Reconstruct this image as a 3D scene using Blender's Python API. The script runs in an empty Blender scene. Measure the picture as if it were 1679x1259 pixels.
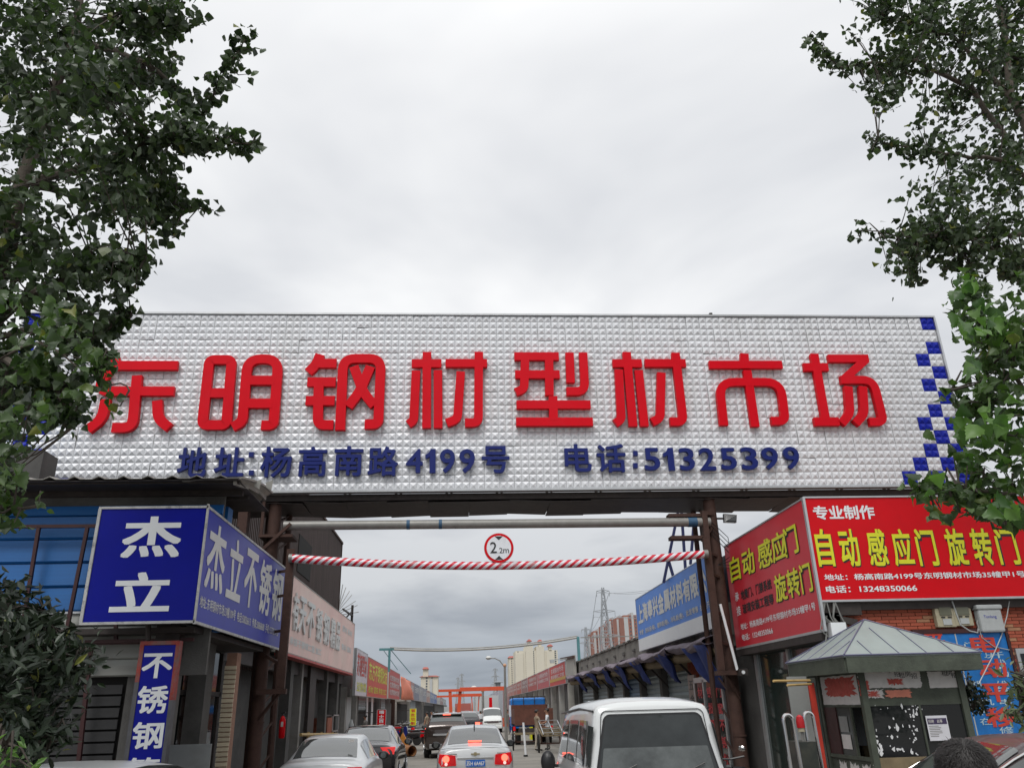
import bpy, bmesh, math, random
from mathutils import Vector, Matrix, noise
random.seed(7)
sc = bpy.context.scene
COL = sc.collection
# ------------------------------------------------------------------ camera
EYE = 1.88
FPX, CX, CY = 1300.0, 839.5, 629.5
PITCH, YAW, ROLL = math.radians(22.1), math.radians(4.03), math.radians(1.57)
_sp, _cp, _sy, _cy = math.sin(PITCH), math.cos(PITCH), math.sin(YAW), math.cos(YAW)
FW = Vector((_sy*_cp, _cy*_cp, _sp))
_r0 = Vector((_cy, -_sy, 0)); _u0 = Vector((-_sy*_sp, -_cy*_sp, _cp))
_c, _s = math.cos(ROLL), math.sin(ROLL)
RT = _c*_r0 - _s*_u0
UP = _s*_r0 + _c*_u0
cam_d = bpy.data.cameras.new('camera'); cam = bpy.data.objects.new('camera', cam_d); COL.objects.link(cam)
cam_d.sensor_width = 36; cam_d.lens = 36*FPX/1679.0
cam_d.clip_start = 0.05; cam_d.clip_end = 6000
cam.matrix_world = Matrix(((RT.x, UP.x, -FW.x, 0), (RT.y, UP.y, -FW.y, 0), (RT.z, UP.z, -FW.z, EYE), (0, 0, 0, 1)))
sc.camera = cam
# ------------------------------------------------------------------ light
SUN_EL, SUN_AZ = math.radians(52), math.radians(200)      # azimuth from +Y clockwise: behind the camera
w = bpy.data.worlds.new('World'); sc.world = w; w.use_nodes = True
nt = w.node_tree; nt.nodes.clear()
def N(t, kind, **kw):
    n = t.nodes.new(kind)
    for k, v in kw.items():
        if k in n.inputs: n.inputs[k].default_value = v
        else: setattr(n, k, v)
    return n
out = N(nt, 'ShaderNodeOutputWorld'); bg = N(nt, 'ShaderNodeBackground'); bg.inputs['Strength'].default_value = 0.1
sky = N(nt, 'ShaderNodeTexSky'); sky.sky_type = 'NISHITA'; sky.sun_disc = False
sky.sun_elevation = SUN_EL; sky.sun_rotation = SUN_AZ
tc = N(nt, 'ShaderNodeTexCoord')
sep = N(nt, 'ShaderNodeSeparateXYZ'); nt.links.new(tc.outputs['Generated'], sep.inputs[0])
# project the direction on a flat cloud deck
zc = N(nt, 'ShaderNodeMath', operation='MAXIMUM'); nt.links.new(sep.outputs['Z'], zc.inputs[0]); zc.inputs[1].default_value = 0.0
za = N(nt, 'ShaderNodeMath', operation='ADD'); nt.links.new(zc.outputs[0], za.inputs[0]); za.inputs[1].default_value = 0.16
dv = N(nt, 'ShaderNodeVectorMath', operation='DIVIDE'); nt.links.new(tc.outputs['Generated'], dv.inputs[0])
cmb = N(nt, 'ShaderNodeCombineXYZ')
for i in range(3): nt.links.new(za.outputs[0], cmb.inputs[i])
nt.links.new(cmb.outputs[0], dv.inputs[1])
mp = N(nt, 'ShaderNodeMapping'); mp.inputs['Location'].default_value = (3.1, 1.7, 0); mp.inputs['Scale'].default_value = (1, 1, 0.25)
nt.links.new(dv.outputs[0], mp.inputs[0])
n1 = N(nt, 'ShaderNodeTexNoise'); n1.inputs['Scale'].default_value = 1.0; n1.inputs['Detail'].default_value = 5; n1.inputs['Roughness'].default_value = .5; n1.inputs['Distortion'].default_value = .3
nt.links.new(mp.outputs[0], n1.inputs['Vector'])
r1 = N(nt, 'ShaderNodeValToRGB'); r1.color_ramp.elements[0].position = .37; r1.color_ramp.elements[0].color = (.0, .0, .0, 1); r1.color_ramp.elements[1].position = .56
nt.links.new(n1.outputs['Fac'], r1.inputs[0])
# overcast brightness grows from horizon to zenith
r2 = N(nt, 'ShaderNodeValToRGB'); cr = r2.color_ramp
cr.elements[0].position = 0.0; cr.elements[0].color = (.29, .33, .39, 1)
cr.elements[1].position = 1.0; cr.elements[1].color = (1.35, 1.35, 1.34, 1)
for p, c in ((.07, (.36, .39, .44, 1)), (.14, (.56, .575, .60, 1)), (.26, (.66, .67, .695, 1)), (.42, (.885, .89, .90, 1)), (.7, (.95, .95, .955, 1))):
    e = cr.elements.new(p); e.color = c
nt.links.new(sep.outputs['Z'], r2.inputs[0])
mul = N(nt, 'ShaderNodeMix'); mul.data_type = 'RGBA'; mul.blend_type = 'MULTIPLY'; mul.inputs['Factor'].default_value = 1
dk = N(nt, 'ShaderNodeMix'); dk.data_type = 'RGBA'; dk.inputs[6].default_value = (.76, .775, .80, 1); dk.inputs[7].default_value = (1.08, 1.08, 1.07, 1)
nt.links.new(r1.outputs[0], dk.inputs['Factor'])
nt.links.new(r2.outputs[0], mul.inputs[6]); nt.links.new(dk.outputs[2], mul.inputs[7])
sc10 = N(nt, 'ShaderNodeMix'); sc10.data_type = 'RGBA'; sc10.blend_type = 'MULTIPLY'; sc10.inputs['Factor'].default_value = 1; sc10.inputs[7].default_value = (10.2, 10.2, 10.2, 1)
nt.links.new(mul.outputs[2], sc10.inputs[6])
mx = N(nt, 'ShaderNodeMix'); mx.data_type = 'RGBA'; mx.inputs['Factor'].default_value = .94
nt.links.new(sky.outputs[0], mx.inputs[6]); nt.links.new(sc10.outputs[2], mx.inputs[7])
nt.links.new(mx.outputs[2], bg.inputs['Color']); nt.links.new(bg.outputs[0], out.inputs[0])
sl = bpy.data.lights.new('sun', 'SUN'); sl.energy = 1.5; sl.angle = math.radians(22); sl.color = (1, .975, .94)
sun = bpy.data.objects.new('sun', sl); COL.objects.link(sun)
_sd = Vector((math.sin(SUN_AZ)*math.cos(SUN_EL), math.cos(SUN_AZ)*math.cos(SUN_EL), math.sin(SUN_EL)))
sun.rotation_euler = _sd.to_track_quat('Z', 'Y').to_euler()
sc.view_settings.view_transform = 'Standard'; sc.view_settings.look = 'None'; sc.view_settings.exposure = 0.1; sc.view_settings.gamma = 1
sc.view_settings.use_curve_mapping = False
sc.cycles.max_bounces = 6; sc.cycles.diffuse_bounces = 3; sc.cycles.glossy_bounces = 3; sc.cycles.transmission_bounces = 4; sc.cycles.transparent_max_bounces = 8
sc.cycles.use_denoising = True

# ------------------------------------------------------------------ measuring helpers: sight line to a plane
def _ray(px, py): return FW + ((px-CX)/FPX)*RT - ((py-CY)/FPX)*UP
EV = Vector((0, 0, EYE))
def at(px, py, Y): d = _ray(px, py); return EV + d*(Y/d.y)
def atx(px, py, X): d = _ray(px, py); return EV + d*(X/d.x)
def atz(px, py, Z): d = _ray(px, py); return EV + d*((Z-EYE)/d.z)

# ------------------------------------------------------------------ materials
MATS = {}
def mat(name, col, rough=.6, metal=0., var=.12, scale=3., bump=0., bscale=40., dirt=0., dcol=(.05, .04, .03), emit=None, spec=.5, island=0., stretch=None, coat=0., dscale=1.7, dlow=.52):
    if name in MATS: return MATS[name]
    m = bpy.data.materials.new(name); m.use_nodes = True; t = m.node_tree; t.nodes.clear()
    o = N(t, 'ShaderNodeOutputMaterial'); b = N(t, 'ShaderNodeBsdfPrincipled')
    t.links.new(b.outputs[0], o.inputs[0])
    b.inputs['Roughness'].default_value = rough; b.inputs['Metallic'].default_value = metal
    b.inputs['Specular IOR Level'].default_value = spec; b.inputs['Coat Weight'].default_value = coat
    tcn = N(t, 'ShaderNodeTexCoord'); vec = tcn.outputs['Object']
    if stretch:
        mpp = N(t, 'ShaderNodeMapping'); mpp.inputs['Scale'].default_value = stretch; t.links.new(vec, mpp.inputs[0]); vec = mpp.outputs[0]
    no = N(t, 'ShaderNodeTexNoise'); no.inputs['Scale'].default_value = scale; no.inputs['Detail'].default_value = 6; no.inputs['Roughness'].default_value = .65
    t.links.new(vec, no.inputs['Vector'])
    hs = N(t, 'ShaderNodeMapRange'); hs.inputs['From Min'].default_value = .3; hs.inputs['From Max'].default_value = .7
    hs.inputs['To Min'].default_value = 1-var; hs.inputs['To Max'].default_value = 1+var; t.links.new(no.outputs['Fac'], hs.inputs[0])
    sm = N(t, 'ShaderNodeVectorMath', operation='SCALE'); sm.inputs[0].default_value = col[:3]; t.links.new(hs.outputs[0], sm.inputs['Scale'])
    cur = sm.outputs[0]
    if island > 0:
        g = N(t, 'ShaderNodeNewGeometry'); mr = N(t, 'ShaderNodeMapRange'); mr.inputs['To Min'].default_value = 1-island; mr.inputs['To Max'].default_value = 1+island
        t.links.new(g.outputs['Random Per Island'], mr.inputs[0])
        oi = N(t, 'ShaderNodeObjectInfo'); mr2 = N(t, 'ShaderNodeMapRange'); mr2.inputs['To Min'].default_value = 1-island; mr2.inputs['To Max'].default_value = 1+island
        t.links.new(oi.outputs['Random'], mr2.inputs[0])
        mm = N(t, 'ShaderNodeMath', operation='MULTIPLY'); t.links.new(mr.outputs[0], mm.inputs[0]); t.links.new(mr2.outputs[0], mm.inputs[1])
        s2 = N(t, 'ShaderNodeVectorMath', operation='SCALE'); t.links.new(cur, s2.inputs[0]); t.links.new(mm.outputs[0], s2.inputs['Scale']); cur = s2.outputs[0]
    if dirt > 0:
        nd = N(t, 'ShaderNodeTexNoise'); nd.inputs['Scale'].default_value = dscale; nd.inputs['Detail'].default_value = 9; nd.inputs['Roughness'].default_value = .72
        t.links.new(vec, nd.inputs['Vector'])
        md = N(t, 'ShaderNodeMapRange'); md.inputs['From Min'].default_value = dlow; md.inputs['From Max'].default_value = dlow+.2; md.inputs['To Max'].default_value = dirt
        t.links.new(nd.outputs['Fac'], md.inputs[0])
        mxx = N(t, 'ShaderNodeMix'); mxx.data_type = 'RGBA'; mxx.inputs[7].default_value = (*dcol, 1)
        t.links.new(md.outputs[0], mxx.inputs['Factor']); t.links.new(cur, mxx.inputs[6]); cur = mxx.outputs[2]
    t.links.new(cur, b.inputs['Base Color'])
    if bump > 0:
        nb = N(t, 'ShaderNodeTexNoise'); nb.inputs['Scale'].default_value = bscale; nb.inputs['Detail'].default_value = 4; t.links.new(vec, nb.inputs['Vector'])
        bp = N(t, 'ShaderNodeBump'); bp.inputs['Strength'].default_value = bump; bp.inputs['Distance'].default_value = .02
        t.links.new(nb.outputs['Fac'], bp.inputs['Height']); t.links.new(bp.outputs[0], b.inputs['Normal'])
    if emit:
        b.inputs['Emission Color'].default_value = (*emit[:3], 1); b.inputs['Emission Strength'].default_value = emit[3]
    MATS[name] = m
    return m
def leafmat(name, c1, c2, transl=.25, rough=.45):
    m = bpy.data.materials.new(name); m.use_nodes = True; t = m.node_tree; t.nodes.clear()
    o = N(t, 'ShaderNodeOutputMaterial'); b = N(t, 'ShaderNodeBsdfPrincipled'); tr = N(t, 'ShaderNodeBsdfTranslucent'); ms = N(t, 'ShaderNodeMixShader'); ms.inputs[0].default_value = transl
    g = N(t, 'ShaderNodeNewGeometry'); oi = N(t, 'ShaderNodeObjectInfo'); ad = N(t, 'ShaderNodeMath', operation='ADD'); fr = N(t, 'ShaderNodeMath', operation='FRACT')
    t.links.new(g.outputs['Random Per Island'], ad.inputs[0]); t.links.new(oi.outputs['Random'], ad.inputs[1]); t.links.new(ad.outputs[0], fr.inputs[0])
    r = N(t, 'ShaderNodeValToRGB'); e = r.color_ramp.elements; e[0].color = (*c1, 1); e[1].color = (*c2, 1); e[0].position = .1; e[1].position = .9
    x = r.color_ramp.elements.new(.982); x.color = (*c2, 1); x = r.color_ramp.elements.new(.99); x.color = (.15, .16, .03, 1)
    t.links.new(fr.outputs[0], r.inputs[0]); t.links.new(r.outputs[0], b.inputs['Base Color']); b.inputs['Roughness'].default_value = rough
    sc2 = N(t, 'ShaderNodeVectorMath', operation='MULTIPLY'); sc2.inputs[1].default_value = (1.5, 2.0, .7); t.links.new(r.outputs[0], sc2.inputs[0]); t.links.new(sc2.outputs[0], tr.inputs[0])
    t.links.new(b.outputs[0], ms.inputs[1]); t.links.new(tr.outputs[0], ms.inputs[2]); t.links.new(ms.outputs[0], o.inputs[0])
    return m
silver = mat('silver_tile', (.73, .745, .775), .42, .12, .04, 3, dirt=.4, dcol=(.50, .495, .475), dscale=.9, dlow=.5, island=.03, stretch=(1, 1, .35))
bluetile = mat('blue_tile', (.003, .014, .34), .35, 0, .15, 6, spec=.3)
red_p = mat('red_paint', (.66, .001, .011), .42, 0, .06, 2, spec=.14, dirt=.2, dcol=(.6, .03, .05), dscale=.6, dlow=.5, bump=.06, bscale=3)
navy_p = mat('navy_paint', (.010, .020, .15), .4, 0, .08, 2, spec=.25)
sign_red = mat('sign_red', (.63, .002, .008), .35, 0, .06, 1.5, spec=.22, bump=.12, bscale=1.6, dirt=.12, dcol=(.25, .02, .02))
sign_red_f = mat('sign_red_faded', (.48, .075, .07), .55, 0, .2, 3, dirt=.3, dcol=(.4, .25, .22))
sign_blue = mat('sign_blue', (.003, .007, .26), .35, 0, .09, 1.5, spec=.2, bump=.12, bscale=1.6, dirt=.15, dcol=(.02, .02, .16))
sign_blue2 = mat('sign_blue_dull', (.022, .032, .36), .4, 0, .1, 1.5, spec=.3, bump=.1, bscale=1.6)
sign_sky = mat('sign_sky_blue', (.05, .22, .72), .45, 0, .12, 1.2)
board_blue = mat('board_blue', (.005, .15, .46), .5, 0, .2, 4, dirt=.35, dcol=(.01, .03, .10), dscale=3)
sign_pink = mat('sign_pink', (.82, .56, .51), .6, 0, .12, .7, dirt=.5, dcol=(.78, .69, .60), dscale=.25, dlow=.42)
white_l = mat('white_lettering', (.78, .80, .82), .4, 0, .03, 2)
grey_l = mat('grey_lettering', (.66, .67, .66), .5, 0, .06, 2)
yellow_l = mat('yellow_lettering', (.68, .68, .02), .4, 0, .05, 2)
black_l = mat('black_lettering', (.02, .02, .022), .5, 0, .05, 2)
redtxt = mat('red_lettering', (.55, .05, .03), .5, 0, .12, 8, dirt=.15)
rust = mat('rusty_steel', (.062, .030, .022), .8, .1, .35, 5, bump=.4, dirt=.6, dcol=(.045, .028, .022), dscale=5)
darksteel = mat('dark_steel', (.045, .036, .033), .6, .2, .3, 6, dirt=.4, dcol=(.02, .016, .015))
maroon = mat('maroon_rail', (.045, .012, .012), .5, .1, .2, 6)
galv = mat('galvanised_steel', (.26, .255, .24), .5, .35, .12, 6, dirt=.3, dcol=(.16, .14, .12))
alum = mat('aluminium_trim', (.55, .56, .57), .35, .7, .08, 6)
chrome = mat('chrome', (.6, .6, .6), .15, 1, .05, 4)
bluesid = mat('blue_siding', (.008, .115, .36), .45, .0, .15, 1.5, dirt=.3, dcol=(.01, .045, .13), stretch=(.6, 1, 3))
greysid = mat('grey_siding', (.30, .31, .29), .5, 0, .12, 2, dirt=.35, dcol=(.16, .14, .11))
brownsid = mat('brown_siding', (.105, .078, .072), .7, .1, .25, 2, dirt=.5, dcol=(.055, .042, .04), stretch=(1, 3, .25), dscale=2.5)
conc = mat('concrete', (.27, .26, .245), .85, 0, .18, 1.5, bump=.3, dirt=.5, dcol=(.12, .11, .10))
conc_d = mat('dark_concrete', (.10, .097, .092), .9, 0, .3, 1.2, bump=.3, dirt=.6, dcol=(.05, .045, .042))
render_w = mat('pale_render', (.38, .37, .34), .85, 0, .12, 1.5, dirt=.4, dcol=(.2, .18, .16))
shutter_m = mat('shutter_metal', (.24, .29, .31), .5, .3, .15, 4, dirt=.4, dcol=(.13, .12, .12))
shutter_b = mat('shutter_blue', (.10, .17, .26), .5, .3, .15, 4, dirt=.4, dcol=(.13, .12, .12))
shutter_d = mat('shutter_dark', (.035, .035, .036), .6, .2, .2, 4)
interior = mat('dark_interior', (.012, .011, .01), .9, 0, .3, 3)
glass_d = mat('dark_glass', (.015, .017, .018), .06, 0, .1, 2, spec=.6)
brick_m = mat('red_brick', (.37, .085, .045), .8, 0, .12, 9, island=.17, dirt=.25, dcol=(.2, .05, .03), dscale=9)
brick_t = mat('tan_brick', (.40, .20, .11), .8, 0, .12, 9, island=.12)
mortar = mat('mortar', (.30, .17, .12), .9, 0, .15, 9)
cream = mat('cream_tile', (.50, .43, .31), .6, 0, .1, 9, island=.15, dirt=.3, dcol=(.25, .2, .14))
tarp_g = mat('grey_tarp', (.17, .14, .17), .8, 0, .2, 5, bump=.5, bscale=12)
tarp_b = mat('blue_tarp', (.022, .04, .17), .7, 0, .25, 5, bump=.5, bscale=12)
wood = mat('weathered_wood', (.20, .155, .09), .8, 0, .3, 4, stretch=(1, .2, 1), dirt=.4, dcol=(.09, .06, .04))
bamboo = mat('bamboo', (.48, .33, .13), .6, 0, .2, 6)
booth_g = mat('booth_green', (.066, .078, .058), .7, 0, .3, 4, dirt=.7, dcol=(.03, .033, .026), dscale=3.5, bump=.2)
booth_r = mat('booth_roof', (.30, .35, .34), .6, .05, .12, 1.5, dirt=.35, dcol=(.27, .27, .26), stretch=(1, .3, 1))
paper = mat('paper', (.62, .60, .58), .8, 0, .12, 12, dirt=.35, dcol=(.35, .33, .32), dscale=6)
paper_r = mat('red_paper', (.48, .09, .07), .8, 0, .2, 12, dirt=.3, dcol=(.6, .3, .25), dscale=8)
plastic_b = mat('beige_plastic', (.40, .36, .25), .5, 0, .12, 8, dirt=.3, dcol=(.2, .17, .12))
plastic_g = mat('grey_plastic', (.42, .44, .44), .45, 0, .08, 8, dirt=.25, dcol=(.25, .24, .22))
rubber = mat('rubber', (.02, .02, .02), .85, 0, .2, 6)
black_pl = mat('black_plastic', (.018, .018, .02), .4, 0, .1, 6)
bark = mat('bark', (.085, .07, .055), .9, 0, .3, 7, bump=.6)
twig_m = mat('twig', (.05, .04, .032), .85, 0, .2, 7)
orange = mat('orange_crane_paint', (.60, .085, .03), .5, 0, .1, 2)
skin = mat('skin', (.36, .19, .12), .55, 0, .08, 8)
hair_m = mat('black_hair', (.012, .009, .008), .5, 0, .3, 30)
white_c = mat('white_cloth', (.60, .62, .65), .85, 0, .06, 8)
tan_c = mat('tan_cloth', (.27, .21, .15), .85, 0, .08, 8)
grey_c = mat('grey_cloth', (.16, .15, .14), .85, 0, .08, 8)
car_silver = mat('silver_car_paint', (.72, .74, .75), .3, .3, .02, 1, coat=.6)
car_dark = mat('dark_car_paint', (.045, .045, .05), .22, .5, .03, 1, coat=1)
car_brown = mat('brown_car_paint', (.06, .045, .04), .22, .5, .03, 1, coat=1)
car_white = mat('white_car_paint', (.70, .72, .71), .3, 0, .03, 1, coat=.6)
car_black = mat('maroon_grey_car_paint', (.13, .105, .11), .35, .3, .03, 1, coat=.3)
truck_blue = mat('truck_blue', (.01, .19, .62), .4, 0, .1, 2, dirt=.2)
truck_bed = mat('rusty_truck_bed', (.12, .045, .03), .8, 0, .3, 3, dirt=.4)
lamp_red = mat('tail_lamp_red', (.35, .006, .008), .15, 0, .1, 20, emit=(1, .02, .03, .25))
lamp_on = mat('brake_light_on', (.8, .1, .08), .15, 0, .05, 20, emit=(1, .12, .07, 2.6))
lamp_clear = mat('lamp_clear', (.65, .6, .58), .15, 0, .1, 10, emit=(1, .75, .65, .6))
plate_b = mat('plate_blue', (.02, .16, .62), .4, 0, .05, 5)
bldg_cream = mat('cream_tower', (.62, .58, .48), .8, 0, .05, .1)
bldg_grey = mat('grey_tower', (.46, .47, .47), .8, 0, .05, .1)
bldg_brick = mat('brick_tower', (.33, .14, .10), .8, 0, .08, .1)
win_d = mat('far_window', (.09, .11, .13), .2, 0, .2, 1)
roof_r = mat('red_roof', (.38, .11, .09), .8, 0, .1, .3)
pylon_m = mat('pylon_steel', (.33, .35, .37), .7, 0, .1, 1)
green_gal = mat('teal_post', (.10, .26, .28), .5, .2, .1, 3)
asphalt = mat('asphalt', (.23, .215, .19), .85, 0, .2, .8, bump=.4, bscale=60, dirt=.5, dcol=(.30, .28, .24), dscale=.35)
earth = mat('dusty_concrete_ground', (.17, .16, .145), .9, 0, .2, .4, bump=.3, bscale=30, dirt=.5, dcol=(.11, .10, .09), dscale=.3)

# ------------------------------------------------------------------ mesh + object helpers
LOC = {}
def wloc(o):
    p = Vector((0, 0, 0))
    while o is not None:
        p += o.location; o = o.parent
    return p
def tag(o, label=None, cat=None, group=None, kind=None):
    if label: o['label'] = label
    if cat: o['category'] = cat
    if group: o['group'] = group
    if kind: o['kind'] = kind
    return o
def thing(name, label, cat, loc=(0, 0, 0), rz=0, group=None):
    o = bpy.data.objects.new(name, None); COL.objects.link(o); o.empty_display_size = .2
    o.location = loc; o.rotation_euler = (0, 0, rz); return tag(o, label, cat, group)
class MB:
    def __init__(s): s.v = []; s.f = []; s.m = []
    def add(s, vs, fs, mi=0):
        k = len(s.v); s.v += [tuple(v) for v in vs]; s.f += [tuple(i+k for i in f) for f in fs]; s.m += [mi]*len(fs); return s
    def box(s, x0, x1, y0, y1, z0, z1, mi=0):
        if x0 > x1: x0, x1 = x1, x0
        if y0 > y1: y0, y1 = y1, y0
        if z0 > z1: z0, z1 = z1, z0
        return s.add([(x0,y0,z0),(x1,y0,z0),(x1,y1,z0),(x0,y1,z0),(x0,y0,z1),(x1,y0,z1),(x1,y1,z1),(x0,y1,z1)],
                     [(0,3,2,1),(4,5,6,7),(0,1,5,4),(1,2,6,5),(2,3,7,6),(3,0,4,7)], mi)
    def obox(s, O, U, V, W, mi=0):
        O, U, V, W = map(Vector, (O, U, V, W))
        vs = [O, O+U, O+U+V, O+V, O+W, O+U+W, O+U+V+W, O+V+W]
        fs = [(0,3,2,1),(4,5,6,7),(0,1,5,4),(1,2,6,5),(2,3,7,6),(3,0,4,7)]
        if U.cross(V).dot(W) < 0: fs = [f[::-1] for f in fs]
        return s.add(vs, fs, mi)
    def bar(s, a, b, wdt, h=None, mi=0):
        a, b = Vector(a), Vector(b); h = h or wdt; d = (b-a)
        if d.length < 1e-6: return s
        dn = d.normalized(); u = dn.cross(Vector((0, 0, 1)))
        if u.length < .05: u = dn.cross(Vector((0, 1, 0)))
        u.normalize(); v = u.cross(dn).normalized()
        return s.obox(a-u*wdt/2-v*h/2, u*wdt, v*h, d, mi)
    def tube(s, pts, r, n=8, mi=0, caps=True):
        pts = [Vector(p) for p in pts]; rs = r if isinstance(r, (list, tuple)) else [r]*len(pts)
        vs = []; fs = []; ref = None
        for i, p in enumerate(pts):
            d = (pts[min(i+1, len(pts)-1)]-pts[max(i-1, 0)])
            if d.length < 1e-9: d = Vector((0, 0, 1))
            d.normalize()
            if ref is None: ref = Vector((0, 0, 1)) if abs(d.z) < .9 else Vector((1, 0, 0))
            u = d.cross(ref)
            if u.length < 1e-3: u = d.cross(Vector((0, 1, 0)))
            u.normalize(); v = u.cross(d).normalized(); ref = v
            for k in range(n):
                a = 2*math.pi*k/n; vs.append(p+u*math.cos(a)*rs[i]+v*math.sin(a)*rs[i])
        for i in range(len(pts)-1):
            for k in range(n):
                a, b = i*n+k, i*n+(k+1) % n; fs.append((a, a+n, b+n, b))
        if caps: fs.append(tuple(range(n))); fs.append(tuple(range((len(pts)-1)*n, len(pts)*n))[::-1])
        return s.add(vs, fs, mi)
    def prism(s, pts, ext, mi=0):
        pts = [Vector(p) for p in pts]; ext = Vector(ext); n = len(pts)
        return s.add(pts+[p+ext for p in pts], [tuple(range(n))[::-1], tuple(range(n, 2*n))]+[(i, (i+1) % n, (i+1) % n+n, i+n) for i in range(n)], mi)
    def disc(s, c, nrm, r, thick, n=24, mi=0):
        c, nrm = Vector(c), Vector(nrm).normalized(); return s.tube([c, c+nrm*thick], r, n, mi)
    def ball(s, c, r, n=10, m=7, mi=0):
        c = Vector(c); r = Vector(r if isinstance(r, (tuple, list)) else (r, r, r)); vs = []; fs = []
        for j in range(m+1):
            th = math.pi*j/m
            for i in range(n):
                a = 2*math.pi*i/n; vs.append(c+Vector((r.x*math.sin(th)*math.cos(a), r.y*math.sin(th)*math.sin(a), r.z*math.cos(th))))
        for j in range(m):
            for i in range(n):
                a, b = j*n+i, j*n+(i+1) % n; fs.append((a, a+n, b+n, b))
        return s.add(vs, fs, mi)
    def mesh(s, name, mats, off=Vector((0, 0, 0)), smooth=False):
        me = bpy.data.meshes.new(name); me.from_pydata([(a-off.x, b-off.y, c-off.z) for a, b, c in s.v], [], s.f)
        for m in (mats if isinstance(mats, (list, tuple)) else [mats]): me.materials.append(m)
        if any(s.m): me.polygons.foreach_set('material_index', s.m)
        if smooth: me.polygons.foreach_set('use_smooth', [True]*len(me.polygons))
        me.update(); return me
    def build(s, name, mats, parent=None, smooth=False, local=False, label=None, bevel=0):
        off = wloc(parent) if (parent is not None and not local) else Vector((0, 0, 0))
        o = bpy.data.objects.new(name, s.mesh(name, mats, off, smooth)); COL.objects.link(o); o.parent = parent
        if label: o['label'] = label
        if bevel:
            b = o.modifiers.new('bevel', 'BEVEL'); b.width = bevel; b.segments = 2; b.limit_method = 'ANGLE'
        if smooth: auto_smooth(o)
        return o
def auto_smooth(o):
    me = o.data
    try: me.set_sharp_from_angle(angle=math.radians(38))
    except Exception: pass
def struct(name, mb, m): return tag(mb.build(name, m), kind='structure')
def share(src, parent, loc, rot=(0, 0, 0), name=None, label=None):
    o = bpy.data.objects.new(name or src.name.split('.')[0], src.data); COL.objects.link(o); o.parent = parent; o.location = loc; o.rotation_euler = rot
    if label: o['label'] = label
    return o
# ------------------------------------------------------------------ lettering (weight is built up from shifted copies of the glyph)
_G = {}
def glyph(body, ext, res=3):
    k = (body, ext, res)
    if k not in _G:
        c = bpy.data.curves.new('lettering', 'FONT'); c.body = body; c.resolution_u = res; c.extrude = ext
        o = bpy.data.objects.new('lettering', c); COL.objects.link(o); bpy.context.view_layer.update()
        d = bpy.context.evaluated_depsgraph_get(); me = bpy.data.meshes.new_from_object(o.evaluated_get(d))
        vs = [v.co.copy() for v in me.vertices]; fs = [tuple(p.vertices) for p in me.polygons]
        bpy.data.objects.remove(o); bpy.data.curves.remove(c); bpy.data.meshes.remove(me)
        if not vs: vs = [Vector((0, 0, 0))]
        x0 = min(v.x for v in vs); x1 = max(v.x for v in vs); y0 = min(v.y for v in vs); y1 = max(v.y for v in vs)
        _G[k] = ([(v.x-x0, v.y-y0, (v.z+ext)/(2*ext) if ext else 0) for v in vs], fs, x1-x0, y1-y0)
    return _G[k]
def text(body, m, parent, O, U, V_, bold=.03, depth=0, off=.004, name='lettering', label=None, res=3):
    O, U, V_ = Vector(O), Vector(U), Vector(V_); Nn = U.cross(V_).normalized()
    vs, fs, W_, H_ = glyph(body, .05 if depth else 0, res)
    if body == '1' and depth:
        P = [(.42, 0), (1, 0), (1, 1), (.52, 1), (.40, .88), (.2, .80), (0, .77), (0, .60), (.25, .62), (.42, .68)]
        return MB().prism([O+U*x+V_*y+Nn*off for x, y in P], Nn*depth).build(name, m, parent, label=label)
    n = 0 if bold < .006 else (4 if bold < .016 else 8)
    q_ = bold*.85; sh = [(0, 0)]+[(bold*math.cos(.27+2*math.pi*k/n), bold*math.sin(.27+2*math.pi*k/n)) for k in range(n)] if n < 8 or depth else [(a*q_, b*q_) for a in (0, -1, 1) for b in (0, -1, 1)]
    b2 = bold if n else 0
    mb = MB(); sx_, sy_ = 1/max(W_+2*b2, 1e-6), 1/max(H_+2*b2, 1e-6)
    for i, (dx, dy) in enumerate(sh):
        mb.add([O+U*((x+b2+dx)*sx_)+V_*((y+b2+dy)*sy_)+Nn*(off+z*depth+i*.00035) for x, y, z in vs], fs)
    return mb.build(name, m, parent, label=label)
def board(name, label, O, U, V_, thick, m, fm=None, fw=.04, cat='sign', group=None):
    """a flat sign: panel and a frame, both of real thickness; O is the lower left corner seen from the front"""
    O, U, V_ = Vector(O), Vector(U), Vector(V_); Nn = U.cross(V_).normalized()
    r = thing(name, label, cat, O, 0, group)
    MB().obox(O-Nn*thick, U, V_, Nn*thick).build('panel', m, r)
    if fm:
        u, v = U.normalized()*fw, V_.normalized()*fw; t = Nn*(thick+.012); B = O-Nn*(thick+.002)
        f = MB().obox(B-u-v, U+2*u, v, t).obox(B-u+V_, U+2*u, v, t).obox(B-u, u, V_, t).obox(B+U, u, V_, t)
        f.build('frame', fm, r)
    return r, O, U, V_, Nn
# ------------------------------------------------------------------ ground
struct('ground', MB().box(-1500, 1500, -200, 3000, -.3, 0), earth)
struct('road', MB().box(-3.9, 4.6, -60, 420, -.1, .004), asphalt)
struct('pavement', MB().box(-14, -3.9, -20, 17.5, -.1, .10).box(4.6, 16, -20, 17.5, -.1, .10), conc)

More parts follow.
